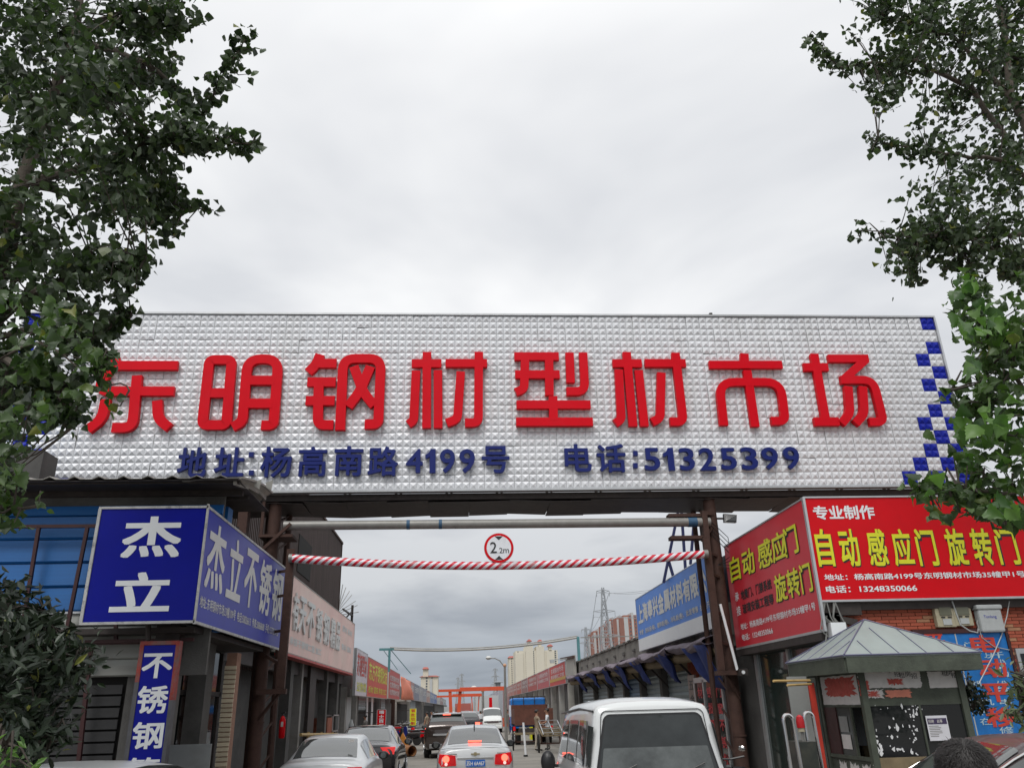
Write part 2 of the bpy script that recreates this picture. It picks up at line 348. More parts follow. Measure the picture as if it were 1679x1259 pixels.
# ------------------------------------------------------------------ the gate with its billboard
YG = 17.0
GX0, GX1, GZ0, GZ1 = -10.0, 11.73, 6.31, 10.56
gate = thing('market_gate', 'steel gate over the road faced with silver tiles and big red characters', 'billboard gate', (0, YG, 0))
NC, NR = 66, 13
cw, ch = (GX1-GX0)/NC, (GZ1-GZ0)/NR
tm = MB()
for a in (0, 1):
    for b in (0, 1):
        x0, z0 = -cw/2+a*cw/2+.0015, -ch/2+b*ch/2+.0015; x1, z1 = x0+cw/2-.003, z0+ch/2-.003
        xc, zc_ = (x0+x1)/2, (z0+z1)/2; e = .008
        tm.add([(x0, 0, z0), (x1, 0, z0), (x1, 0, z1), (x0, 0, z1), (xc-e, -.036, zc_-e), (xc+e, -.036, zc_-e), (xc+e, -.036, zc_+e), (xc-e, -.036, zc_+e)],
               [(0, 1, 5, 4), (1, 2, 6, 5), (2, 3, 7, 6), (3, 0, 4, 7), (4, 5, 6, 7)])
proto_s = tm.mesh('tile', silver); proto_b = tm.mesh('tile', bluetile)
blue = set()
for r_, cs in {0: (0,), 2: (0,), 3: (1,), 4: (0,), 5: (1,), 6: (0,), 7: (1, ), 8: (2, 0), 9: (1,), 10: (2, 0), 11: (3, 1), 12: (4, 2, 0)}.items():
    for c_ in cs: blue.add((NC-1-c_, NR-1-r_)); blue.add((c_, NR-1-r_))
rest = MB(); cnt = 0; ax = 28
order = sorted([(i, j) for i in range(NC) for j in range(NR) if (i, j) not in blue], key=lambda t: t[1]*3+abs(t[0]-ax)*.12)
chosen = set(order[:300-len(blue)])
rs = random.Random(3)
for i in range(NC):
    for j in range(NR):
        x, z = GX0+(i+.5)*cw, GZ0+(j+.5)*ch; dy = rs.uniform(-.006, .006); tx, tz = rs.gauss(0, .018), rs.gauss(0, .018)
        if (i, j) in blue or (i, j) in chosen:
            o = bpy.data.objects.new('tile', proto_b if (i, j) in blue else proto_s); COL.objects.link(o); o.parent = gate; o.location = (x, dy, z); o.rotation_euler = (tx, 0, tz)
            if (i, j) in blue: o['label'] = 'deep blue tile'
        else:
            rest.add([(x+v[0], YG+dy+v[1]-tz*-v[0]-tx*v[2], z+v[2]) for v in tm.v], tm.f)
o = rest.build('tile_field', silver, gate); o['kind'] = 'stuff'
MB().box(GX0, GX1, YG+.02, YG+.08, GZ0, GZ1).build('backing_board', galv, gate)
f = MB().box(GX0-.04, GX1+.04, YG-.05, YG+.1, GZ1+.002, GZ1+.045).box(GX0-.05, GX0-.003, YG-.05, YG+.1, GZ0, GZ1).box(GX1+.003, GX1+.05, YG-.05, YG+.1, GZ0, GZ1)
f.box(GX0-.04, GX1+.04, YG-.06, YG+.12, GZ0-.05, GZ0-.003)
f.build('edge_trim', alum, gate)
# truss behind and under the face
t = MB(); zb = GZ0-.12
for y in (YG+.2, YG+1.35):
    for z in (zb, GZ1-.3): t.box(GX0+.1, GX1-.1, y-.06, y+.06, z-.07, z+.07)
    n = 18
    for i in range(n):
        xa = GX0+.2+(GX1-GX0-.4)*i/n; xb = GX0+.2+(GX1-GX0-.4)*(i+1)/n
        if y > YG+1: t.bar((xa, y, zb), (xb, y, GZ1-.3), .05); t.bar((xa, y, zb), (xa, y, GZ1-.3), .06)
n = 26
for i in range(n):
    xa = GX0+.2+(GX1-GX0-.4)*i/n; xb = GX0+.2+(GX1-GX0-.4)*(i+1)/n
    t.bar((xa, YG+.2, zb), (xb, YG+1.35, zb), .045); t.bar((xa, YG+.2, zb), (xa, YG+1.35, zb), .05)
t.build('truss', darksteel, gate)
t = MB(); rr = random.Random(5)
t.box(GX0, GX1, YG+.13, YG+1.42, GZ0-.075, GZ0-.06)
for i in range(24):        # loose sheet hanging under the frame
    x0 = GX0+.3+i*.9; x1 = x0+.9; a, b = rr.uniform(.0, .05), rr.uniform(0, .05)
    t.obox((x0, YG+.14, zb-.09-a), (.895, 0, a-b), (0, 1.28, -.02+rr.uniform(-.03, .03)), (0, 0, .012))
t.build('under_sheet', darksteel, gate)
MB().tube([(6.02, YG+.2, GZ1), (6.02, YG+.2, GZ1+.12), (6.12, YG+.2, GZ1+.14)], .02, 6).box(6.13, 6.2, YG+.1, YG+.3, GZ1+.02, GZ1+.17).build('roof_bracket', darksteel, gate)

# ------------------------------------------------------------------ stroke lettering: flat bars with rounded turns, raised off the tiles
def fillet(pts, r, k=6):
    out_ = [pts[0]]
    for i in range(1, len(pts)-1):
        p, a, b = pts[i], pts[i-1], pts[i+1]; da, db = (a-p), (b-p); rr_ = min(r, da.length*.48, db.length*.48)
        A, B = p+da.normalized()*rr_, p+db.normalized()*rr_
        for j in range(k+1):
            s_ = j/k; out_.append(A*(1-s_)**2+p*2*s_*(1-s_)+B*s_**2)
    out_.append(pts[-1]); return out_
def ribbon(mb, pts, w_, y0, y1, closed=False):
    n = len(pts); L, R = [], []
    for i in range(n):
        if closed: d1 = pts[i]-pts[i-1]; d2 = pts[(i+1) % n]-pts[i]
        else: d1 = pts[i]-pts[max(i-1, 0)]; d2 = pts[min(i+1, n-1)]-pts[i]
        if d1.length < 1e-7: d1 = d2
        if d2.length < 1e-7: d2 = d1
        d1 = d1.normalized(); d2 = d2.normalized(); n1 = Vector((-d1.y, d1.x)); n2 = Vector((-d2.y, d2.x)); m = (n1+n2).normalized(); q = w_/2/max(m.dot(n1), .5)
        L.append(pts[i]+m*q); R.append(pts[i]-m*q)
    vs = []
    for i in range(n): vs += [(L[i].x, y0, L[i].y), (R[i].x, y0, R[i].y), (R[i].x, y1, R[i].y), (L[i].x, y1, L[i].y)]
    fs = []; rng = range(n) if closed else range(n-1)
    for i in rng:
        a, b = i*4, ((i+1) % n)*4
        for k in range(4): fs.append((a+k, a+(k+1) % 4, b+(k+1) % 4, b+k))
    if not closed: fs += [(3, 2, 1, 0), ((n-1)*4, (n-1)*4+1, (n-1)*4+2, (n-1)*4+3)]
    mb.add(vs, fs)
def zA(x, y): return 140+x/3.358, 560+y/3.358
def zB(x, y): return 560+x/2.798, 480+y/2.798
def zC(x, y): return 1100+x/2.9, 480+y/2.9
CH = [
 ('东', zA, [([(158, 82), (158, 115)], 0), ([(66, 131), (508, 131)], 0), ([(128, 145), (62, 272), (488, 272)], 60), ([(285, 187), (258, 473), (146, 473)], 110), ([(112, 318), (90, 425), (12, 484)], 160), ([(396, 325), (400, 425), (462, 474)], 150)]),
 ('明', zA, [([(682, 99), (805, 99), (775, 458), (642, 458)], 38, 1), ([(690, 282), (775, 282)], 0), ([(808, 470), (864, 440), (893, 95), (1062, 95), (1035, 460), (968, 460)], 60), ([(905, 213), (1040, 213)], 0), ([(895, 340), (1030, 340)], 0)]),
 ('钢', zA, [([(1292, 70), (1268, 128), (1226, 168)], 30), ([(1258, 119), (1382, 119)], 0), ([(1222, 222), (1378, 222)], 0), ([(1213, 325), (1372, 325)], 0), ([(1285, 230), (1279, 458), (1365, 458)], 30), ([(1402, 487), (1420, 93), (1628, 93), (1612, 455), (1538, 455)], 55), ([(1478, 137), (1530, 280), (1590, 352)], 60), ([(1570, 137), (1508, 280), (1446, 358)], 60)]),
 ('材', zB, [([(322, 323), (458, 323)], 0), ([(392, 272), (390, 620)], 0), ([(342, 357), (331, 585), (306, 602)], 40), ([(442, 355), (443, 620)], 0), ([(477, 323), (668, 323)], 0), ([(630, 272), (628, 596), (566, 596)], 60), ([(547, 362), (532, 580), (482, 597)], 90)]),
 ('型', zB, [([(793, 291), (997, 291)], 0), ([(797, 374), (1001, 374)], 0), ([(842, 300), (838, 440), (799, 455)], 60), ([(952, 300), (954, 470)], 0), ([(1046, 275), (1051, 412)], 0), ([(1108, 275), (1117, 452), (1032, 452)], 50), ([(803, 513), (1142, 513)], 0), ([(801, 592), (1153, 592)], 0), ([(970, 475), (973, 585)], 0)]),
 ('材', zB, [([(1244, 323), (1378, 323)], 0), ([(1308, 272), (1338, 612)], 0), ([(1272, 352), (1284, 580), (1256, 598)], 50), ([(1363, 355), (1390, 612)], 0), ([(1392, 323), (1579, 323)], 0), ([(1532, 276), (1568, 591), (1507, 591)], 60), ([(1467, 367), (1462, 575), (1424, 593)], 80)]),
 ('市', zC, [([(350, 289), (352, 325)], 0), ([(183, 341), (530, 341)], 0), ([(363, 368), (402, 636)], 0), ([(253, 630), (230, 424), (522, 424), (545, 609), (478, 609)], 60)]),
 ('场', zC, [([(633, 353), (749, 353)], 0), ([(682, 290), (738, 605)], 0), ([(682, 612), (801, 612)], 0), ([(749, 312), (940, 312)], 0), ([(928, 316), (826, 408)], 0), ([(808, 414), (962, 414), (1012, 613), (944, 613)], 45), ([(843, 445), (852, 575), (812, 621)], 70), ([(912, 445), (920, 575), (878, 621)], 70)]),
]
for ch_, zf, strokes in CH:
    mb = MB()
    for k, s_ in enumerate(strokes):
        pts = [Vector((p.x, p.z)) for p in (at(*zf(*q), YG-.15) for q in s_[0])]
        closed = len(s_) > 2; sc_ = .0145/(3.358 if zf is zA else 2.85)
        if closed:
            P = pts; pp = []
            for i in range(len(P)):
                f3 = fillet([(P[i-1]+P[i])/2, P[i], (P[i]+P[(i+1) % len(P)])/2], s_[1]*sc_*1.2)
                pp += f3[:-1]
            pts = pp
        elif s_[1]: pts = fillet(pts, s_[1]*sc_*1.2)
        hgt = .218 if zf is zA else .197
        ribbon(mb, pts, hgt, YG-.155-k*.0025, YG-.05, closed)
    o = mb.build('raised_character', red_p, gate, label='big red raised character ' + ch_)
BL = [('地', 288, 336, 733, 782), ('址', 349, 398, 733, 781), ('杨', 425, 476, 732, 782), ('高', 487, 534, 732, 781), ('南', 546, 594, 731, 780), ('路', 602, 652, 732, 780),
      ('4', 665, 693, 736, 775), ('1', 697, 714, 736, 775), ('9', 721, 746, 736, 775), ('9', 753, 779, 736, 775), ('号', 790, 836, 731, 775),
      ('电', 927, 971, 728, 773), ('话', 980, 1028, 728, 774), ('5', 1058, 1084, 734, 771), ('1', 1090, 1107, 734, 771), ('3', 1116, 1141, 734, 771), ('2', 1149, 1175, 734, 771),
      ('5', 1184, 1210, 734, 770), ('3', 1218, 1245, 733, 770), ('9', 1252, 1279, 733, 769), ('9', 1288, 1314, 732, 769)]
for c_, x0, x1, y0, y1 in BL:
    A, B, C_ = at(x0, y1, YG-.12), at(x1, y1, YG-.12), at((x0+x1)/2, y0, YG-.12)
    zlo = (A.z+B.z)/2
    text(c_, navy_p, gate, (A.x, YG-.045, zlo), (B.x-A.x, 0, 0), (0, 0, C_.z-zlo), bold=.02 if ord(c_) > 999 else .018, depth=.08, name='raised_character', label='navy raised character ' + c_)
for x_, y_ in ((412, 745), (412, 775), (1042, 743), (1042, 763)):
    p = at(x_, y_, YG-.12); MB().box(p.x-.05, p.x+.05, YG-.135, YG-.045, p.z-.055, p.z+.055).build('colon_dot', navy_p, gate)

# gate posts: rusty tubes with an adjustable channel beside each
def gpost(px_top, py_top, px_bot, py_bot, name='post'):
    a, b = at(px_top, py_top, YG+.25), at(px_bot, py_bot, YG+.25)
    return a, b
pl = MB().tube([(-4.02, YG+.3, 0), (-4.02, YG+.3, GZ0-.2)], .135, 14)
for z in (.9, 1.7, 2.5, 3.3): pl.tube([(-4.02, YG+.3, z), (-4.02, YG+.3, z+.03)], .15, 14)
pl.build('post', rust, gate, smooth=True)
pl2 = MB()
for dx, dy in ((-.28, 1.3), (.18, 1.3)): pl2.tube([(-4.1+dx, YG+dy, 0), (-4.1+dx, YG+dy, GZ0-.2)], .07, 8)
pl2.box(-4.75, -4.55, YG+.1, YG+.35, 3.9, GZ0-.1)
for k in range(9): pl2.bar((-4.02, YG+.3, .7+k*.62), (-3.92, YG+1.3, 1.1+k*.62), .035)
pl2.build('rear_post', rust, gate)
XR0 = 5.62
pr = MB().tube([(XR0+.03, YG+.3, 0), (XR0-.02, YG+.3, GZ0-.15)], .135, 14)
for z in (1.2, 2.0): pr.tube([(XR0+.03, YG+.3, z), (XR0+.03, YG+.3, z+.03)], .15, 14)
pr.build('post', rust, gate, smooth=True)
pr2 = MB()
for dx in (-.1, .22): pr2.tube([(XR0+dx, YG+1.3, 0), (XR0+dx, YG+1.3, GZ0-.15)], .06, 8)
for k in range(9): pr2.bar((XR0, YG+.3, .7+k*.62), (XR0+.05, YG+1.3, 1.1+k*.62), .035)
pr2.build('rear_post', rust, gate)
# channels
cl = MB(); xa = at(470, 1000, YG).x
cl.box(xa-.08, xa+.08, YG-.06, YG+.06, 2.32, 5.05)
cl.box(-4.0, xa+.12, YG-.07, YG+.07, 2.22, 2.315).bar((-4.0, YG+.1, 3.0), (xa, YG, 2.75), .06).bar((-3.98, YG+.2, 1.75), (xa, YG, 2.25), .05)
for z in (3.4, 4.1, 4.6): cl.bar((-4.0, YG+.25, z), (xa, YG, z+.02), .05)
cl.box(-4.25, -3.55, YG+.0, YG+.6, 5.32, 5.38).box(-4.25, -4.19, YG+.05, YG+.11, 5.38, 6.1).bar((-4.2, YG, 5.0), (-3.6, YG, 5.6), .06)
cl.build('side_channel', rust, gate)
cr_ = MB(); xb = at(1165, 950, YG).x
cr_.box(xb-.07, xb+.07, YG-.06, YG+.06, 2.45, 5.2)
cr_.box(xb-.1, XR0+.12, YG-.07, YG+.16, 2.36, 2.445).bar((XR0+.1, YG+.2, 1.9), (xb+.1, YG, 2.36), .05)
for z in (3.0, 3.6, 4.4, 4.85): cr_.bar((XR0, YG+.2, z-.05), (xb, YG, z+.02), .05)
cr_.box(xb-.75, xb+.02, YG+.04, YG+.3, 5.17, 5.24).box(xb-.75, xb+.02, YG+.04, YG+.3, 5.66, 5.73).box(xb-.02, xb+.1, YG+.0, YG+.3, 5.15, 5.75).bar((xb, YG+.1, 5.2), (XR0, YG+.2, 5.5), .06).bar((xb, YG+.1, 5.75), (XR0, YG+.2, 5.75), .09)
cr_.build('side_channel', rust, gate)
p0, p1 = at(466, 862, YG+.12), at(1160, 856, YG+.12)
MB().tube([(p0.x, YG+.1, p0.z), (p1.x+.05, YG+.1, p1.z)], .10, 16).build('cross_pipe', galv, gate, smooth=True)
bb = MB()
for px in (669, 722): q = at(px, 859, YG); MB().tube([(q.x-.035, YG+.1, p0.z+(p1.z-p0.z)*.3), (q.x+.035, YG+.1, p0.z+(p1.z-p0.z)*.3)], .105, 16).build('blue_band', mat('band_blue', (.03, .09, .17), .6), gate, smooth=True)
q = at(1137, 856, YG); bb.tube([(q.x-.1, YG+.1, p1.z), (q.x+.1, YG+.1, p1.z)], .106, 16)
bb.build('blue_band', mat('band_blue', (.03, .09, .17), .6), gate, smooth=True)
# hanging wires on the right channel
wr = MB()
rr = random.Random(2)
for k in range(4):
    wr.tube([(XR0-.1, YG+.15, 5.6-.1*k), (XR0+.25, YG+.1, 5.2-.12*k), (XR0+.28, YG+.1, 4.8-.1*k), (XR0-.05, YG+.1, 4.6)], .008, 4)
wr.build('loose_wire', black_pl, gate)
# striped barrier pipe
stripe = bpy.data.materials.new('red_white_stripes'); stripe.use_nodes = True; t_ = stripe.node_tree; b_ = t_.nodes['Principled BSDF']; b_.inputs['Roughness'].default_value = .3
tcx = N(t_, 'ShaderNodeTexCoord'); sx = N(t_, 'ShaderNodeSeparateXYZ'); t_.links.new(tcx.outputs['Object'], sx.inputs[0])
m1 = N(t_, 'ShaderNodeMath', operation='MULTIPLY'); m1.inputs[1].default_value = -1.25; t_.links.new(sx.outputs['Z'], m1.inputs[0])
m2 = N(t_, 'ShaderNodeMath', operation='ADD'); t_.links.new(sx.outputs['X'], m2.inputs[0]); t_.links.new(m1.outputs[0], m2.inputs[1])
m3 = N(t_, 'ShaderNodeMath', operation='DIVIDE'); m3.inputs[1].default_value = .172; t_.links.new(m2.outputs[0], m3.inputs[0])
m4 = N(t_, 'ShaderNodeMath', operation='FRACT'); t_.links.new(m3.outputs[0], m4.inputs[0])
m5 = N(t_, 'ShaderNodeMath', operation='GREATER_THAN'); m5.inputs[1].default_value = .5; t_.links.new(m4.outputs[0], m5.inputs[0])
nn = N(t_, 'ShaderNodeTexNoise'); nn.inputs['Scale'].default_value = 5; nn.inputs['Detail'].default_value = 8; t_.links.new(tcx.outputs['Object'], nn.inputs['Vector'])
mr = N(t_, 'ShaderNodeMapRange'); mr.inputs['From Min'].default_value = .56; mr.inputs['From Max'].default_value = .66; mr.inputs['To Max'].default_value = .55; t_.links.new(nn.outputs['Fac'], mr.inputs[0])
ma = N(t_, 'ShaderNodeMix'); ma.data_type = 'RGBA'; ma.inputs[6].default_value = (.74, .73, .78, 1); ma.inputs[7].default_value = (.62, .012, .035, 1); t_.links.new(m5.outputs[0], ma.inputs['Factor'])
mb_ = N(t_, 'ShaderNodeMix'); mb_.data_type = 'RGBA'; mb_.inputs[7].default_value = (.36, .33, .33, 1); t_.links.new(mr.outputs[0], mb_.inputs['Factor']); t_.links.new(ma.outputs[2], mb_.inputs[6]); t_.links.new(mb_.outputs[2], b_.inputs['Base Color'])
P0, P1, PM = at(478, 915, YG-.12), at(1155, 908, YG-.12), at(825, 927, YG-.12)
pts = []
for i in range(33):
    s_ = i/32; zz = P0.z*(1-s_)+P1.z*s_; sag = (P0.z+P1.z)/2-PM.z
    pts.append((P0.x+(P1.x-P0.x)*s_, YG-.12, zz-sag*4*s_*(1-s_)))
bar = thing('height_barrier_pipe', 'sagging red and white striped pipe hung across the gate opening', 'barrier pipe', pts[16])
bp_ = MB().tube(pts, .085, 14).build('striped_pipe', stripe, bar, smooth=True)
MB().tube([(pts[0][0]-.05, YG-.12, pts[0][2]), (pts[0][0]+.02, YG-.12, pts[0][2])], .092, 14).build('end_collar', galv, bar, smooth=True)
MB().tube([(pts[-1][0]-.02, YG-.12, pts[-1][2]), (pts[-1][0]+.07, YG-.12, pts[-1][2])], .092, 14).build('end_collar', galv, bar, smooth=True)
c0 = at(818, 898, YG-.2); R_ = .315
rs_ = thing('height_limit_sign', 'round white height limit sign with red rim reading 2.2m, standing on the striped pipe', 'traffic sign', (c0.x, YG-.2, c0.z-R_))
def ringpts(r, a0, a1, n, y): return [Vector((c0.x+r*math.cos(a0+(a1-a0)*i/n), y, c0.z+r*math.sin(a0+(a1-a0)*i/n))) for i in range(n+1)]
MB().disc((c0.x, YG-.17, c0.z), (0, -1, 0), R_, .025, 40).build('plate', alum, rs_)
MB().disc((c0.x, YG-.196, c0.z), (0, -1, 0), R_-.005, .006, 40).build('red_rim', sign_red, rs_)
MB().disc((c0.x, YG-.203, c0.z), (0, -1, 0), R_*.82, .005, 40).build('white_face', mat('sign_white', (.76, .78, .82), .4, 0, .05, 8, dirt=.35, dcol=(.45, .45, .48), dscale=5), rs_)
yk = YG-.209
for sgn in (1, -1):
    P = [(c0.x-.085, yk, c0.z+sgn*.245), (c0.x+.085, yk, c0.z+sgn*.245), (c0.x, yk, c0.z+sgn*.165)]
    if sgn > 0: P = P[::-1]
    MB().prism(P, (0, -.004, 0)).build('black_triangle', black_l, rs_)
text('2', black_l, rs_, (c0.x-.185, yk, c0.z-.11), (.14, 0, 0), (0, 0, .235), bold=.008, name='digit')
text('2', black_l, rs_, (c0.x+.005, yk, c0.z-.11), (.075, 0, 0), (0, 0, .11), bold=.0, name='digit')
text('.', black_l, rs_, (c0.x-.03, yk, c0.z-.11), (.016, 0, 0), (0, 0, .016), bold=.0, name='point')
text('m', black_l, rs_, (c0.x+.09, yk, c0.z-.11), (.12, 0, 0), (0, 0, .085), bold=.0, name='letter')
MB().tube([(c0.x-.1, YG-.14, c0.z-.31), (c0.x-.1, YG-.14, c0.z-.2)], .012, 6).tube([(c0.x+.1, YG-.14, c0.z-.31), (c0.x+.1, YG-.14, c0.z-.2)], .012, 6).build('clamp', galv, rs_)
# floodlight on right post
q = at(1195, 850, YG+.1)
fl = thing('floodlight', 'small black floodlight on an arm off the right rusty gate post under the billboard', 'floodlight', (q.x, q.y, q.z-.1))
MB().prism([(q.x-.14, q.y-.1, q.z-.1), (q.x+.1, q.y-.18, q.z-.13), (q.x+.16, q.y-.1, q.z+.06), (q.x-.1, q.y-.02, q.z+.11)], (.02, .16, .02)).build('housing', black_pl, fl)
MB().prism([(q.x-.11, q.y-.112, q.z-.075), (q.x+.085, q.y-.185, q.z-.1), (q.x+.135, q.y-.12, q.z+.045), (q.x-.08, q.y-.045, q.z+.085)], (0, -.006, 0)).build('lens', glass_d, fl)
MB().bar((XR0, YG+.3, q.z+.05), (q.x, q.y, q.z), .04).build('arm', darksteel, fl)

# ------------------------------------------------------------------ left corner shop
YF = 13.0
lb = thing('corner_shop', 'dark corner shop with blue and grey siding under a canopy, left of the gate', 'shop', (-8, YF, 0))
zs = at(60, 1004, YF).z; zt = 5.05; xr = at(372, 830, YF).x-.05
# siding boards, each a separate strip
b0 = MB().add([(0, 0, 0), (1, 0, 0), (1, -.045, .03), (0, -.045, .03), (0, -.012, .36), (1, -.012, .36), (1, .02, .37), (0, .02, .37), (0, .02, 0), (1, .02, 0)],
              [(0, 1, 2, 3), (3, 2, 5, 4), (4, 5, 6, 7), (8, 7, 6, 9), (0, 3, 4, 7, 8), (1, 9, 6, 5, 2), (0, 8, 9, 1)])
XL = -12.0
def strips(parent, x0, x1, y, z0, z1, m, name='siding_strip', step=.372):
    me = b0.mesh(name, m); z = z0
    while z < z1-.05:
        o = bpy.data.objects.new(name, me); COL.objects.link(o); o.parent = parent; o.location = Vector((x0, y, z))-parent.location; o.scale = (x1-x0, 1, min(step, z1-z)/.372); z += step
strips(lb, XL, xr, YF, zs, zt, bluesid)
zg = at(60, 1112, YF).z
strips(lb, XL, at(205, 1080, YF).x+.6, YF, zg, zs-.02, greysid, step=.245)
MB().box(XL, xr, YF+.02, YF+.1, zg, zt+.35).build('wall', conc_d, lb)
MB().box(XL, -5.05, YF-.05, YF+.02, zs-.03, zs).build('flashing', alum, lb)
# dark roller area below
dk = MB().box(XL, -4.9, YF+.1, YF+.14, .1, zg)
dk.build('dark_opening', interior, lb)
sm_ = MB().box(0, 1, -.02, .01, 0, .13).mesh('slat', shutter_d)
for k in range(int((zg-.6)/.16)):
    o = bpy.data.objects.new('slat', sm_); COL.objects.link(o); o.parent = lb; o.location = Vector((-7.6, YF+.05, .6+k*.16))-lb.location; o.scale = (2.55, 1, 1)
# side wall along the street (dark), pillars, roof slab
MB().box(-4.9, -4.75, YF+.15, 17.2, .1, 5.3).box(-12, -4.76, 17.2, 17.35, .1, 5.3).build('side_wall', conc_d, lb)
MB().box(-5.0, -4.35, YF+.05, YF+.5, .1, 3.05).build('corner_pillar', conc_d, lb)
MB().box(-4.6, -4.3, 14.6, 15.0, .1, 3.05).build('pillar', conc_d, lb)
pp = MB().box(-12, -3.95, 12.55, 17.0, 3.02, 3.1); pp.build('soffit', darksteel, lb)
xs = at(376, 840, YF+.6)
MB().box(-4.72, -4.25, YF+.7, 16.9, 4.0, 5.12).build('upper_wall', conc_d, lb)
pg = MB()
for k in range(6): pg.tube([(-4.2+.0*k, 13.3+k*.62, 3.1), (-4.2, 13.3+k*.62, 5.15)], .035, 6)
pg.tube([(-4.2, 13.1, 4.9), (-4.2, 17.0, 4.9)], .04, 6).build('pipe_frame', darksteel, lb)
MB().box(xr-.02, -4.25, YF+.35, YF+.62, 3.1, 5.1).build('return_panel', bluesid, lb)
# glass and posts of the shopfront on the street side
sf = MB()
for y in (13.55, 14.3, 15.1, 15.9, 16.8): sf.box(-4.74, -4.66, y, y+.09, .1, 3.0)
sf.box(-4.74, -4.66, 13.5, 16.9, 2.2, 2.28); sf.build('shopfront_frame', darksteel, lb)
MB().box(-4.72, -4.70, 13.6, 16.85, .12, 2.98).build('shopfront_glass', glass_d, lb)
gp = MB().box(at(272, 1240, 12.9).x, at(345, 1240, 12.9).x, 12.88, 12.92, .1, at(300, 1220, 12.9).z)
gp.build('grey_board', mat('grey_board', (.16, .17, .17), .6, 0, .1, 3, dirt=.3), lb)
# canopy: corrugated sheets on dark purlins, torn gutter at the corner
zc0 = at(200, 784, 12.3).z; Xc = at(392, 781, 12.3).x
cano = MB(); nx = 60; wv = []
x = -13.0; k = 0; step = .0925
xs_ = []
while x < Xc: xs_.append(x); x += step
for i, x in enumerate(xs_):
    h = .045 if i % 4 == 0 else (.0)
    wv.append((x, h))
vs = []; fs = []
for (x, h) in wv: vs += [(x, 12.3, zc0+h), (x, 14.6, zc0+.35+h), (x, 12.3, zc0+h-.012), (x, 14.6, zc0+.338+h)]
for i in range(len(wv)-1):
    a = i*4; fs += [(a, a+4, a+5, a+1), (a+2, a+3, a+7, a+6), (a, a+2, a+6, a+4)]
cano.add(vs, fs); cano.build('canopy_sheet', mat('canopy_sheet', (.30, .29, .27), .6, .2, .1, 3, dirt=.4, dcol=(.13, .11, .1)), lb)
MB().box(-13, Xc-.02, 12.42, 12.5, zc0-.06, zc0-.02).box(-13, Xc-.1, 12.95, 13.03, zc0-.12, zc0+.05).box(-13, Xc-.1, 13.3, 13.36, zc0-.1, zc0+.09).box(-13, Xc-.02, 12.33, 14.5, zc0-.035, zc0-.022).build('purlin', darksteel, lb)
gt = MB(); gpts = [at(395, 783, 12.35), at(415, 789, 12.9), at(432, 797, 13.6), at(443, 808, 14.3)]
for a, b in zip(gpts, gpts[1:]): gt.bar(a, b, .10, .03); gt.bar(a+Vector((-.1, .05, -.05)), b+Vector((-.1, .05, -.07)), .05, .1)
gt.prism([gpts[0]+Vector((-.9, 0, -.03)), gpts[0], gpts[1], gpts[2], gpts[3], gpts[3]+Vector((-.5, .4, -.2)), gpts[2]+Vector((-.9, .6, -.1))], (0, 0, -.02))
gt.build('torn_gutter', mat('gutter', (.33, .31, .28), .6, .1, .15, 4, dirt=.5, dcol=(.12, .1, .09)), lb)
for k, d in enumerate(((0, .05), (.18, .1))):
    q = gpts[1]+Vector((d[0], d[1], 0)); MB().prism([q, q+Vector((.12, 0, .05)), q+Vector((.1, 0, -.12)), q+Vector((.02, 0, -.08))], (.0, .01, 0)).build('peeling_strip', render_w, lb)
# maroon rails in front of the siding
rl = MB()
def railpx(a, b, Y, wd=.05): rl.bar(at(*a, Y), at(*b, Y), wd)
railpx((-60, 864), (168, 862), 12.75); railpx((64, 863), (40, 1010), 12.75); railpx((144, 862), (110, 1030), 12.75)
railpx((140, 1052), (318, 1048), 12.75); railpx((150, 1055), (128, 1259), 12.8, .055); railpx((150, 1054), (228, 1053), 12.8); railpx((190, 1020), (190, 1053), 12.8)
rl.build('rail', maroon, lb)
# upper blue building behind the canopy
ub = thing('rear_blue_building', 'blue clad upper storey behind the canopy at the far left edge', 'building', (-12, 15.5, 0))
MB().box(-20, -9.2, 15, 20, 0, 6.55).build('wall', bluesid, ub); MB().box(-20, -9.1, 14.9, 20.1, 6.55, 6.68).build('roof', bluesid, ub)
MB().box(-9.15, -8.45, 16.0, 16.6, 5.2, 6.95).build('duct', conc_d, ub)
# cream brick column edge and fire extinguisher
cp = thing('tiled_column', 'narrow column faced with cream tiles beside the shop entrance left of the rusty post', 'column', (-4.42, 15.3, .1))
x0, x1 = at(360, 1180, 15.3).x, at(379, 1180, 15.3).x
MB().box(x0+.01, x1-.01, 15.32, 15.6, .1, 2.9).build('core', mortar, cp)
bm_ = MB().box(0, x1-x0, 0, .03, 0, .062).mesh('brick', cream)
ztop = at(370, 1092, 15.3).z
k = 0
while .12+k*.078 < ztop:
    o = bpy.data.objects.new('brick', bm_); COL.objects.link(o); o.parent = cp; o.location = Vector((x0+random.uniform(-.004, .004), 15.295, .12+k*.078))-cp.location; k += 1
